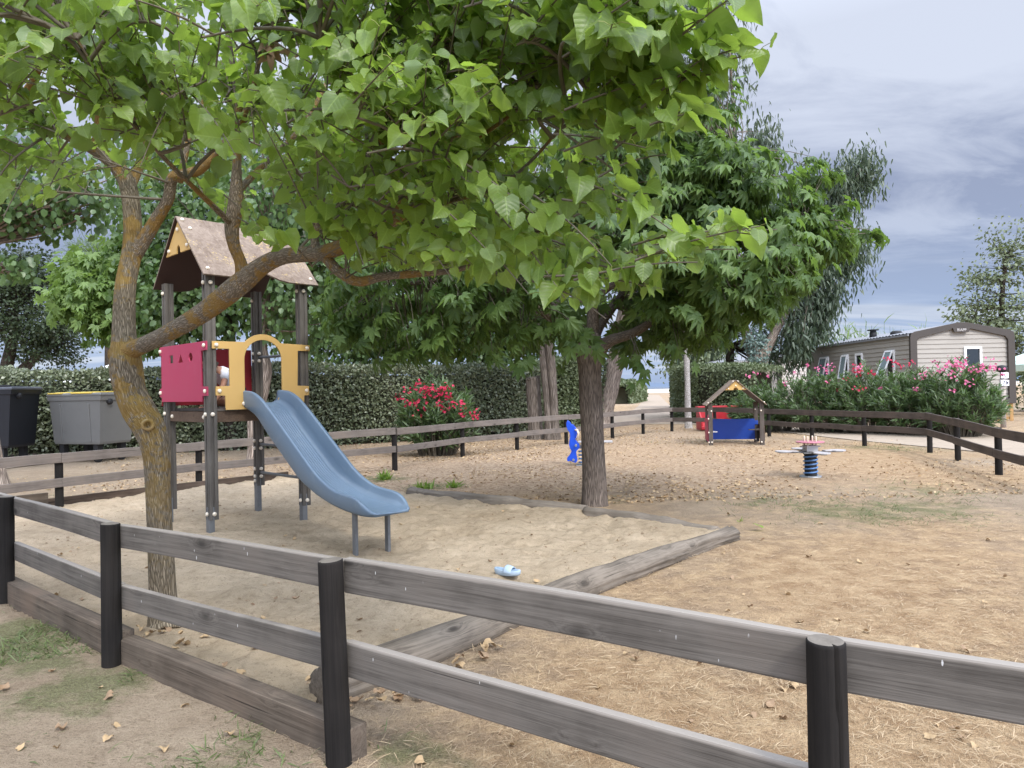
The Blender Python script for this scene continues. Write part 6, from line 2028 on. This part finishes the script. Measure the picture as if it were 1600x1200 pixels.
# sawn stump beside it
g = G(838, 686)
st_root = empty('tree_stump', g, 'tall weathered sawn off stump beside the twin stemmed eucalyptus', 'tree stump')
limb(st_root, 'trunk', spline(TR([(838, 694, g.y, 36), (837, 670, g.y, 25), (835, 640, g.y, 22), (833, 595, g.y, 22), (833, 591, g.y, 22)]), 6), M['bark_grey'], g, .10, 3, 20)
c = P(833, 590, g.y)
MB().lathe([(.19, -.02), (.20, .0), (.08, .01)], 20, c - g).build('cut_top', [M['end_grain']], st_root)

b8 = Vector((P(944, 662, 26).x, 26, 0))
bg_tree('eucalyptus_tree', 'leaning eucalyptus trunk with peeling bark right behind the middle tree', b8, TR([(940, 668, 26, 42), (944, 645, 26, 30), (952, 610, 26, 28), (962, 560, 26, 27), (972, 510, 26, 24), (990, 430, 26, 18), (1010, 330, 26, 10)]), M['bark_pale'],
        [E(1010, 380, 26, 110, 90, 2.4, 2), E(960, 260, 26, 140, 120, 2.6, 2)], 180, 28, .45, .2, OVAL, M['leaf_euc'], 108, .6, .4, keep=lambda x, y, r: y < 470)
g = G(1076, 669)
bg_tree('birch_tree', 'slim white barked tree left of the playhouse', Vector((P(1075, 668, 23.5).x, 23.5, 0)), TR([(1076, 676, 23.5, 14), (1075, 650, 23.5, 10), (1074, 600, 23.5, 9), (1073, 560, 23.5, 9), (1072, 500, 23.5, 8), (1070, 430, 23.5, 6)]), M['bark_white'],
        [E(1070, 440, 23.5, 70, 50, 1.2, 1)], 90, 22, .35, .16, OVAL, M['leaf_euc'], 109, .5, .4)
b10 = Vector((P(1185, 640, 30).x, 30, 0))
EUC = tmpl_blade(.24, .15)
euc = bg_tree('eucalyptus_tree', 'tall drooping eucalyptus with forked pale trunk beyond the hedge, right of the middle tree', b10, TR([(1190, 660, 30, 34), (1188, 600, 30, 30), (1184, 565, 30, 28), (1170, 530, 30, 17), (1160, 500, 30, 13), (1150, 430, 30, 10), (1150, 250, 30, 7), (1140, 80, 30, 4)]), M['bark_pale'],
        [E(1150, 470, 30, 90, 60, 2.2, 3), E(1270, 440, 30, 45, 60, 1.2, 2.6), E(1300, 380, 30, 45, 50, 1.2, 2), E(1310, 300, 30, 34, 42, .8, 1.4), E(1345, 268, 30, 26, 30, .6, .9), E(1180, 300, 30, 70, 90, 2, 3), E(1185, 225, 30, 30, 40, .8, .9), E(1120, 120, 30, 55, 100, 1.6, 2), E(1100, 20, 30, 45, 60, 1.2, 1.2), E(1245, 530, 30, 40, 40, 1.0, 1.6), E(1280, 490, 30, 25, 30, .6, .8), E(1330, 400, 29.5, 35, 25, .7, .8)],
        560, 42, .34, .29, EUC, M['leaf_euc'], 110, .92, .25, 1.35, keep=lambda x, y, r: ~((y > 500) & (x > 1150) & (x < 1226)) & ~((y > 535) & (x > 1272 - (y - 535) * .2)) & ~((y > 470) & (y < 500) & (x > 1160) & (x < 1180)), trunks=[TR([(1186, 570, 30, 20), (1203, 535, 30, 14), (1222, 500, 30, 11), (1260, 430, 30, 8), (1310, 330, 30, 5), (1345, 265, 30, 3)])])
rng_ = np.random.default_rng(5)
o, out, _, _ = clumps([E(1183, 535, 29.6, 16, 45, .3, 1)], 26, 26, rng_, .3, .16)
leaves('young_foliage', o, nrm(out + rng_.normal(0, .5, o.shape)), rand_dirs(len(o), rng_), .13 * rng_.uniform(.7, 1.2, len(o)), OVAL, M['leaf_blue'], euc, b10)
bg_tree('eucalyptus_tree', 'second dark stemmed eucalyptus between the white barked tree and the forked one', Vector((P(1138, 600, 33).x, 33, 0)), TR([(1139, 660, 33, 15), (1139, 590, 33, 13), (1140, 550, 33, 13), (1130, 500, 33, 9), (1110, 420, 33, 6)]), M['bark_dark'],
        [E(1100, 500, 33, 60, 45, 2, 2), E(1060, 530, 33, 40, 40, 1.5, 1.2), E(1215, 545, 32, 40, 45, 1.2, 1.6)], 170, 34, .42, .22, EUC, M['leaf_euc'], 111, .8, .3)
bg_tree('willow_tree', 'pale green feathery tree at the end of the path to the beach', Vector((P(1060, 600, 46).x, 46, 0)), TR([(1060, 630, 46, 8), (1060, 560, 46, 6), (1058, 500, 46, 4)]), M['bark_dark'],
        [E(1068, 560, 46, 22, 42, 1.1, 2), E(1100, 550, 46, 36, 40, 1.6, 2)], 150, 30, .5, .22, OVAL, M['leaf_grey'], 112, .6, .3)
bg_tree('elm_tree', 'sparse small leaved tree rising behind the right end of the grey mobile home', Vector((P(1570, 600, 40).x, 40, 0)), TR([(1570, 640, 40, 16), (1568, 560, 40, 12), (1565, 480, 40, 8), (1572, 400, 40, 4)]), M['bark_dark'],
        [E(1580, 500, 40, 62, 55, 2.2, 5), E(1520, 485, 40, 34, 30, 1.2, 1.6), E(1570, 420, 40, 36, 45, 1.2, 1.6), E(1555, 380, 40, 14, 26, .5, .4), E(1600, 400, 40, 30, 60, 1.2, 1.2), E(1600, 560, 40, 30, 40, 1.5, 2), E(1525, 440, 40, 18, 30, .7, .5)], 230, 22, .36, .20, OVAL, M['leaf_grey'], 113, .3, .25)


for px, D, lab, sd in ((560, 27, 'dense dark green tree filling the gap above the hedge left of the middle tree', 121), (760, 29, 'dense dark green tree above the hedge directly behind the middle tree crown', 122)):
    bg_tree('elm_tree', lab, Vector((P(px, 600, D).x, D, 0)), TR([(px, 660, D, 22), (px, 560, D, 18), (px + 4, 470, D, 12), (px, 400, D, 6)]), M['bark_dark'],
            [E(px, 480, D, 120, 95, 2.0, 4), E(px - 40, 520, D - .5, 90, 55, 1.5, 2), E(px + 60, 525, D - .5, 80, 50, 1.5, 2)], 260, 34, .42, .20, OVAL, M['leaf_poplar'], sd, .4, .35)

# reeds whose tops show over the mobile home roof
rng_ = np.random.default_rng(8)
rd = empty('giant_reeds', Vector((P(1320, 600, 38).x, 38, 0)), 'clump of giant reeds whose tips show above the mobile home roof', 'reeds')
n = 90
bx = rng_.uniform(1255, 1450, n)
pts = []
for x in bx:
    p = np.array(P(x, 600, 38 + rng_.uniform(-1, 1))); p[2] = 0
    h = rng_.uniform(3.4, 4.7) * (1.0 if x < 1400 else .95)
    t = np.linspace(0, 1, 4)[:, None]
    pts.append(p + np.array([rng_.normal(0, .25), 0, h]) * t)
pts = np.array(pts)
thin_tubes('stem', pts, np.broadcast_to(np.linspace(.02, .008, 4), (n, 4)), M['leaf_light'], rd, rd.location, 4)
m_ = 700
i = rng_.integers(0, n, m_); t = rng_.uniform(.45, 1, m_)
o = pts[i, 0] + (pts[i, 3] - pts[i, 0]) * t[:, None]
leaves('foliage', o, nrm(rng_.normal(0, .6, (m_, 3)) + np.array([0, 0, .8])), rand_dirs(m_, rng_), rng_.uniform(.4, .8, m_), tmpl_blade(.07, .4), M['leaf_light'], rd, rd.location)


# ------------------------------------------------------------------ hedges
def hedge(label, pts, w, top, n, size, tmpl, mat, seed, z0=0.0, topvar=.12, hang=.2, name='hedge', taper=0.0):
    """clipped hedge along a line: leaves over a twiggy core"""
    rng = np.random.default_rng(seed)
    base = Vector((*pts[0], 0))
    root = empty(name, base, label, 'hedge')
    P_ = np.array([p[:2] for p in pts], float)
    seg = np.linalg.norm(np.diff(P_, axis=0), axis=1)
    cum = np.concatenate([[0], np.cumsum(seg)])

    def at(s):
        return np.stack([np.interp(s, cum, P_[:, 0]), np.interp(s, cum, P_[:, 1])], -1)

    def H_(s):
        return top * (1 + topvar * (fbm(s * .55 + seed, s * 0 + seed, 3, seed) - .5) * 2) * (1 - taper * np.exp(-np.maximum(s, 0) / .9))
    # core
    ns = int(cum[-1] / .35) + 2
    ss = np.linspace(.45, cum[-1] - .45, ns)
    c = at(ss); d = nrm(at(np.minimum(ss + .1, cum[-1])) - at(np.maximum(ss - .1, 0)))
    nv = np.stack([-d[:, 1], d[:, 0]], -1)
    ring = [(-.5, 0.05), (-.52, .45), (-.46, .85), (-.2, .96), (.2, .96), (.46, .85), (.52, .45), (.5, 0.05)]
    V = []
    for k, (a, z) in enumerate(ring):
        jit = rng.normal(0, .03, ns)
        V.append(np.stack([c[:, 0] + nv[:, 0] * (a * w * .82 + jit), c[:, 1] + nv[:, 1] * (a * w * .82 + jit), z0 + z * (H_(ss) - .12) + rng.normal(0, .02, ns)], -1))
    V = np.stack(V, 1)
    k = len(ring)
    idx = np.arange(ns * k).reshape(ns, k)
    F = np.stack([idx[:-1, :-1], idx[1:, :-1], idx[1:, 1:], idx[:-1, 1:]], -1).reshape(-1, 4)
    link('core', np_mesh('core', V.reshape(-1, 3) - np.array(base), [F, idx[:1, ::-1], idx[-1:]]), root, [M['hedge_core']])
    # leaves over the front, back and top
    s = rng.uniform(0, cum[-1], n)
    per = w + 2 * top
    q = rng.uniform(0, 1, n)
    # favour the front side (towards the playground) and the top
    side = np.where(q < .52, -1, np.where(q < .62, 1, 0))
    h = H_(s)
    cpos = at(s)
    d = nrm(at(np.minimum(s + .1, cum[-1])) - at(np.maximum(s - .1, 0)))
    nv = np.stack([-d[:, 1], d[:, 0]], -1)
    depth = rng.random(n) ** 1.6 * .20 - .05
    bulge = (fbm(s * 2.2, q * 14, 3, seed + 3) - .5) * .28
    a = np.where(side == 0, rng.uniform(-.5, .5, n) * w, side * (w / 2 - depth + bulge))
    z = np.where(side == 0, h - depth + bulge * .7, rng.random(n) ** .85 * h)
    o = np.stack([cpos[:, 0] + nv[:, 0] * a, cpos[:, 1] + nv[:, 1] * a, z0 + z], -1)
    out = np.where((side == 0)[:, None], np.array([0, 0, 1.])[None], np.stack([nv[:, 0] * side, nv[:, 1] * side, np.full(n, .35)], -1))
    A = nrm(out + rng.normal(0, .75, (n, 3)) - np.array([0, 0, hang]))
    N = nrm(out + rng.normal(0, .7, (n, 3)) + np.array([0, 0, .4]))
    leaves('foliage', o, A, N, size * rng.uniform(.6, 1.3, n), tmpl, mat, root, base)
    return root


h1 = [(P(-160, 600, 17.2).x, 17.2), (P(60, 600, 17.6).x, 17.6), (P(250, 600, 18.4).x, 18.4), (P(470, 600, 19.6).x, 19.6), (P(600, 600, 20.6).x, 20.6), (P(720, 600, 22.3).x, 22.3), (P(830, 600, 24).x, 24.0)]
hedge('long dark clipped hedge with silvery leaf backs behind the bins and slide tower', h1, 1.7, 2.08, 60000, .088, OVAL, M['leaf_hedge'], 201, topvar=.09)
h2 = [(P(822, 600, 24.6).x, 24.6), (P(870, 600, 25.5).x, 25.5), (P(925, 600, 26.6).x, 26.6)]
hedge('short silvery grey hedge behind the twin stemmed eucalyptus', h2, 1.6, 2.3, 14000, .10, OVAL, M['leaf_grey'], 202)
h3 = [(P(1085, 600, 34).x, 34.), (P(1092, 600, 29).x, 29.0), (P(1130, 600, 26.5).x, 26.5), (P(1205, 600, 25).x, 25.)]
hedge('rounded grey green hedge behind the playhouse and the slim white trunk', h3, 2.0, 2.1, 26000, .095, OVAL, M['leaf_grey'], 203, topvar=.15, taper=.55)
h4 = [(P(1590, 600, 31).x, 31), (P(1700, 600, 30).x, 30)]
hedge('dark hedge at the right edge beyond the grey mobile home', h4, 2, 1.9, 8000, .12, OVAL, M['leaf_grey'], 204)
h5 = [(P(960, 600, 60).x, 60), (P(988, 600, 70).x, 70)]
hedge('low beach bush beside the sandy path in the distance', h5, 2.4, 1.5, 9000, .3, OVAL, M['leaf_grey'], 205, topvar=.4, name='beach_bush')


# ------------------------------------------------------------------ oleanders
def oleander(label, c, rx, ry, h, shoots, flowers, seed, fl_low=.55, name='oleander'):
    rng = np.random.default_rng(seed)
    c = Vector(c)
    root = empty(name, c, label, 'shrub', None)
    fx = np.array([rx, ry])
    a = rng.uniform(0, 2 * np.pi, shoots); r = np.sqrt(rng.random(shoots))
    foot = np.stack([np.cos(a) * r * rx * .45, np.sin(a) * r * ry * .45, np.zeros(shoots)], -1)
    u = rng.random(shoots) ** .8
    hh = h * (.25 + .75 * u) * np.sqrt(np.clip(1 - (r * .95) ** 2 * .75, .1, 1)) * rng.uniform(.88, 1.1, shoots)
    tip = np.stack([np.cos(a) * r * rx, np.sin(a) * r * ry, hh], -1)
    t = np.linspace(0, 1, 5)[None, :, None]
    mid_ = foot * .4 + tip * .6 + np.array([0, 0, .12]) * h
    pth = (1 - t) ** 2 * foot[:, None] + 2 * t * (1 - t) * mid_[:, None] + t * t * tip[:, None]
    sel = rng.random(shoots) < .6
    thin_tubes('stems', pth[sel], np.broadcast_to(np.linspace(.012, .004, 5), (sel.sum(), 5)), M['bark_twig'], root, (0, 0, 0), 4)['kind'] = 'stuff'
    dirn = nrm(pth[:, -1] - pth[:, -2] + np.array([0, 0, .05]))
    k = 17
    idx = np.repeat(np.arange(shoots), k)
    n = len(idx)
    tt = rng.random(n)
    o = tip[idx] - dirn[idx] * (1 - tt)[:, None] * .34
    rad = rand_dirs(n, rng)
    A = nrm(dirn[idx] * (.55 + .5 * tt)[:, None] + nrm(rad - dirn[idx] * (rad * dirn[idx]).sum(1, keepdims=True)) * .75 + np.array([0, 0, -.08]))
    N = nrm(dirn[idx] * .6 + rng.normal(0, .5, (n, 3)) + np.array([0, 0, .6]))
    leaves('foliage', o, A, N, rng.uniform(.13, .22, n), tmpl_blade(.17, .18), M['leaf_oleander'], root)
    for nm, mat, lst in flowers:
        for (px, py, s) in lst:
            # a cluster of blossoms on the side of the bush that faces the playground
            d = ray(px, py)
            best = c.y - ry * .75
            p = Vector((0, 0, CAM_H)) + d * (best / d.y) - c
            kk = int(7 * s) + 3
            cc = np.array(p) + rng.normal(0, .055 * s, (kk, 3)) * np.array([1.2, .8, .9])
            O = np.repeat(cc, 5, 0)
            ax = nrm(rng.normal(0, .5, (kk, 3)) + np.array([0, -.6, .5]))
            e_ = nrm(np.cross(ax, rand_dirs(kk, rng))); f_ = np.cross(ax, e_)
            ang = np.tile(np.arange(5) * 2 * np.pi / 5, kk)[:, None]
            Ax = np.repeat(e_, 5, 0) * np.cos(ang) + np.repeat(f_, 5, 0) * np.sin(ang) + np.repeat(ax, 5, 0) * .35
            leaves('blossom', O, Ax, np.repeat(ax, 5, 0), np.full(len(O), .034), tmpl_oval(.46, .15, .2), mat, root)
    return root


pk, rdm = M['flower_pink'], M['flower_red']
oleander('red flowering oleander bush on its own in front of the dark hedge', Vector((P(683, 680, 15.6).x, 15.6, 0)), .88, .75, 1.75, 330,
         [('r', rdm, [(625, 622, 1.0), (640, 610, 1.2), (655, 604, 1.3), (672, 606, 1.3), (690, 607, 1.0), (698, 604, 1), (640, 632, 1.0), (650, 631, .9), (666, 618, 1.4), (686, 618, 1.4), (690, 626, 1.3), (665, 634, 1), (688, 640, 1.2), (694, 635, 1), (706, 632, .9), (720, 629, 1.0), (722, 645, 1), (740, 644, 1.2), (745, 650, .8), (680, 612, 1.0), (660, 610, .8), (702, 618, .9), (655, 648, .7)])], 301)
row = [(1205, 21.2, 1.3, .9, 1.58, 'low oleander with a few pink blossoms at the left end of the row', [(pk, [(1200, 588, .5), (1262, 570, .5), (1172, 588, .9), (1181, 585, .8), (1227, 599, 0.8), (1240, 583, .4)])], 290),
       (1285, 20.4, 1.45, 1.0, 1.76, 'oleander with pink and red blossoms second from the left in the row', [(pk, [(1278, 577, .8), (1291, 578, 1.3), (1299, 573, 1.1), (1295, 596, .7)]), (rdm, [(1310, 606, 1.1), (1322, 594, .9), (1332, 596, .9)])], 380),
       (1365, 19.6, 1.4, 1.0, 1.90, 'oleander with crimson blossoms third from the left in the row', [(rdm, [(1388, 562, 1.0), (1400, 567, 1.0), (1407, 570, 1.0), (1421, 566, 1.1), (1333, 582, .8), (1343, 585, .9), (1362, 581, .8), (1341, 608, 1.), (1338, 574, 1.2)]), (pk, [(1343, 576, 1.2), (1376, 607, .6), (1420, 594, .6)])], 400),
       (1440, 18.7, 1.35, 1.0, 1.78, 'oleander with scattered pink blossoms fourth from the left in the row', [(pk, [(1438, 590, 1.0), (1449, 581, .9), (1456, 588, 1.2), (1459, 568, .8), (1471, 579, .8), (1432, 608, .9), (1447, 624, 1.1), (1469, 578, .7)])], 400),
       (1497, 17.8, 1.08, 1.0, 1.92, 'tall oleander covered with pink blossoms at the right end of the row', [(pk, [(1478, 571, 1.3), (1493, 566, 1.5), (1503, 564, 1.5), (1497, 575, 1.4), (1486, 588, 1.3), (1515, 577, 1.3), (1530, 578, 1.1), (1538, 574, 1.0), (1545, 574, 1.2), (1551, 567, 1.7), (1556, 577, .8), (1513, 596, .8), (1489, 610, .6), (1497, 570, 1.4), (1566, 584, .5)])], 420)]
for i, (px, D, rx, ry, h, lab, fl, sh_) in enumerate(row):
    oleander(lab, Vector((P(px, 680, D).x, D, 0)), rx, ry, h, sh_, [('f', m_, l_) for m_, l_ in fl], 310 + i)


# ------------------------------------------------------------------ ground cover: litter, straw, grass, fallen leaves
def flat_leaves(n, xy, rng, lift=.008, tilt=.5):
    o = np.stack([xy[:, 0], xy[:, 1], ground_z(xy[:, 0], xy[:, 1]) + lift], -1)
    a = rng.uniform(0, 2 * np.pi, n)
    A = nrm(np.stack([np.cos(a), np.sin(a), rng.normal(0, tilt * .5, n)], -1))
    N = nrm(np.stack([rng.normal(0, tilt, n), rng.normal(0, tilt, n), np.ones(n)], -1))
    return o, A, N


rng_ = np.random.default_rng(77)
n = 30000
xy = np.stack([rng_.uniform(-9, 9.5, n), 8.6 + 16 * rng_.random(n) ** 1.3], -1)
dens = np.clip((fbm(xy[:, 0] * .6, xy[:, 1] * .6, 3, 61) - .28) * 2.4, .05, 1) * np.clip(1.25 - np.abs(xy[:, 0]) / 8.5, .15, 1)
k_ = (rng_.random(n) < dens) & ~in_poly(xy[:, 0], xy[:, 1], SAND)
xy = xy[k_]
o, A, N = flat_leaves(len(xy), xy, rng_, .012, .45)
tag(leaves('leaf_litter', o, A, N, rng_.uniform(.022, .062, len(o)), tmpl_oval(.36, .25, .4), M['litter'], None), kind='stuff')

# dead straw lying over the front right of the playground
n = 90000
D_ = 1.2 + 8.5 * rng_.random(n) ** 1.25
xx = rng_.uniform(-.5, .85, n) * D_
xy = np.stack([xx, D_], -1)
dens = np.clip((fbm(xy[:, 0] * .9, xy[:, 1] * .9, 3, 71) - .30) * 2.6, .03, 1)
log_side = (xy[:, 0] - LOG_A.x) * (LOG_B.y - LOG_A.y) - (xy[:, 1] - LOG_A.y) * (LOG_B.x - LOG_A.x) > .10
fence_side = (xy[:, 0] - P3.x) * (P4.y - P3.y) - (xy[:, 1] - P3.y) * (P4.x - P3.x) < 0
dens = dens * np.where(fence_side, 1, .35) * np.clip(1.15 - xy[:, 1] * .08, .45, 1) * np.clip((xy[:, 0] + .9) / 1.1, .12, 1)
k_ = (rng_.random(n) < dens) & (log_side | (xy[:, 1] < 2.8)) & ~in_poly(xy[:, 0], xy[:, 1], SAND)
xy = xy[k_]; D_ = D_[k_]
o, A, N = flat_leaves(len(xy), xy, rng_, .006, .35)
A[:, 2] = np.abs(A[:, 2]) * 1.1
o[:, 2] += rng_.random(len(o)) * .012
tag(leaves('dry_grass', o, A, N, rng_.uniform(.025, .075, len(o)) * np.clip(.8 + D_ * .05, .8, 1.3), tmpl_blade(.042, .12), M['straw'], None), kind='stuff')

# green grass in patches
O, A, N, S = [], [], [], []
for px, py, r, w in GREEN_SPOTS:
    g = G(px, py)
    k = int(1700 * r * r * w / (.3 if g.y < 6 else .9)) + 60
    q = rng_.normal(0, r * .62, (k, 2)) + np.array([g.x, g.y])
    kk = fbm(q[:, 0] * 2.2, q[:, 1] * 2.2, 3, 81) > .50
    q = q[kk]
    o, a, n_ = flat_leaves(len(q), q, rng_, 0, .5)
    a[:, 2] = rng_.uniform(.2, 1.3, len(q)); a = nrm(a)
    O.append(o); A.append(a); N.append(n_); S.append(rng_.uniform(.025, .075, len(q)))
tag(leaves('green_grass', np.concatenate(O), np.concatenate(A), np.concatenate(N), np.concatenate(S), tmpl_blade(.075, .35), M['grass'], None), kind='stuff')

# bark bits and leaf crumbs trodden into the sand
n = 5200
xy = np.stack([rng_.uniform(sp[:, 0].min(), sp[:, 0].max(), n), rng_.uniform(sp[:, 1].min(), sp[:, 1].max(), n)], -1)
k_ = in_poly(xy[:, 0], xy[:, 1], SAND) & (rng_.random(n) < np.clip((fbm(xy[:, 0] * 1.1, xy[:, 1] * 1.1, 3, 91) - .3) * 2.6, .08, 1))
xy = xy[k_]
o, A, N = flat_leaves(len(xy), xy, rng_, 0, .6)
o[:, 2] = sand_z(xy[:, 0], xy[:, 1]) + .004
tag(leaves('leaf_crumbs', o, A, N, .008 + .03 * rng_.random(len(o)) ** 2.5, tmpl_oval(.30, .3, .5), M['dead_leaf'], None), kind='stuff')

# weed tufts by the back log
for (px, py, h, lab) in ((602, 750, .16, 'green weed tuft at the foot of the slide, left of the others'), (662, 764, .14, 'green weed tuft behind the back log'), (709, 762, .13, 'small green weed tuft right of the others behind the back log'), (1156, 815, .06, 'tiny green seedling beside the log end')):
    g = G(px, py)
    k = 46 if h > .1 else 9
    r_ = empty('weed', g, lab, 'weed')
    a = nrm(rng_.normal(0, .5, (k, 3)) * np.array([1, 1, .3]) + np.array([0, 0, .8]))
    leaves('foliage', rng_.normal(0, h * .35, (k, 3)) * np.array([1, 1, 0]), a, rand_dirs(k, rng_), h * rng_.uniform(.6, 1.2, k), tmpl_blade(.16, .5), M['weed'], r_)

# single fallen leaves
CURL = []
for q in range(5):
    r_ = np.random.default_rng(500 + q)
    V0, F0, U0 = tmpl_heart(serr=.05)
    V0 = V0.copy()
    V0[:, 2] = .55 * np.abs(V0[:, 0]) ** 1.4 + .25 * np.sin(V0[:, 1] * 4 + q) * r_.uniform(.4, 1) + .12 * np.sin(V0[:, 0] * 9 + q * 2)
    V0[:, 2] -= V0[:, 2].min()
    CURL.append(np_mesh('fallen_leaf', V0, F0, U0))
    CURL[-1].materials.append(M['dead_leaf'] if q % 2 else M['litter'])


def place_leaf(x, y, s, z, group, lab):
    o = bpy.data.objects.new('fallen_leaf', CURL[rng_.integers(0, 5)])
    COL.objects.link(o)
    o.location = (x, y, z)
    o.rotation_euler = (rng_.normal(0, .25), rng_.normal(0, .25), rng_.uniform(0, 6.28))
    o.scale = (s, s, s * rng_.uniform(.6, 1.3))
    tag(o, lab, 'fallen leaf', group)


nl = 0
while nl < 95:
    px, py = rng_.uniform(0, 1600), rng_.uniform(790, 1200)
    g = G(px, py)
    if not in_poly(np.array([g.x]), np.array([g.y]), SAND)[0]: continue
    place_leaf(g.x, g.y, rng_.uniform(.022, .05), float(sand_z(np.array([g.x]), np.array([g.y]))[0]) + .002, 'dry leaves scattered on the sand', 'dry curled brown leaf lying on the sand of the sandbox')
    nl += 1
nl = 0
while nl < 90:
    px, py = rng_.uniform(0, 1600), rng_.uniform(800, 1200)
    g = G(px, py)
    if in_poly(np.array([g.x]), np.array([g.y]), SAND)[0]: continue
    place_leaf(g.x, g.y, rng_.uniform(.02, .05), float(ground_z(np.array([g.x]), np.array([g.y]))[0]) + .003, 'dry leaves scattered on the bare ground', 'dry curled tan leaf lying on bare ground outside the sandbox')
    nl += 1
for q in range(16):
    px, py = rng_.normal(265, 45), rng_.normal(995, 14)
    g = G(px, py)
    if in_poly(np.array([g.x]), np.array([g.y]), SAND)[0]:
        place_leaf(g.x, g.y, rng_.uniform(.03, .055), float(sand_z(np.array([g.x]), np.array([g.y]))[0]) + .003, 'dry leaves scattered on the sand', 'dry curled brown leaf lying on the sand of the sandbox')
for q in range(34):
    t = rng_.random() ** 1.5 * .45
    p = LOG_A.lerp(LOG_B, t) + Vector((.13 + abs(rng_.normal(0, .08)), -.06 - abs(rng_.normal(0, .07)), 0))
    place_leaf(p.x, p.y, rng_.uniform(.04, .07), float(ground_z(np.array([p.x]), np.array([p.y]))[0]) + rng_.uniform(.004, .03), 'dry leaves heaped against the long log', 'dry curled leaf in the drift against the right side of the long log')
g = G(1190, 829)
o = link('fresh_leaf', np_mesh('fresh_leaf', HEART[0], HEART[1], HEART[2]), None, [M['weed']], (g.x, g.y, .03), (.5, .2, .8))
o.scale = (.09, .09, .09)
tag(o, 'yellow green fresh leaf lying on the ground right of the log end', 'leaf')
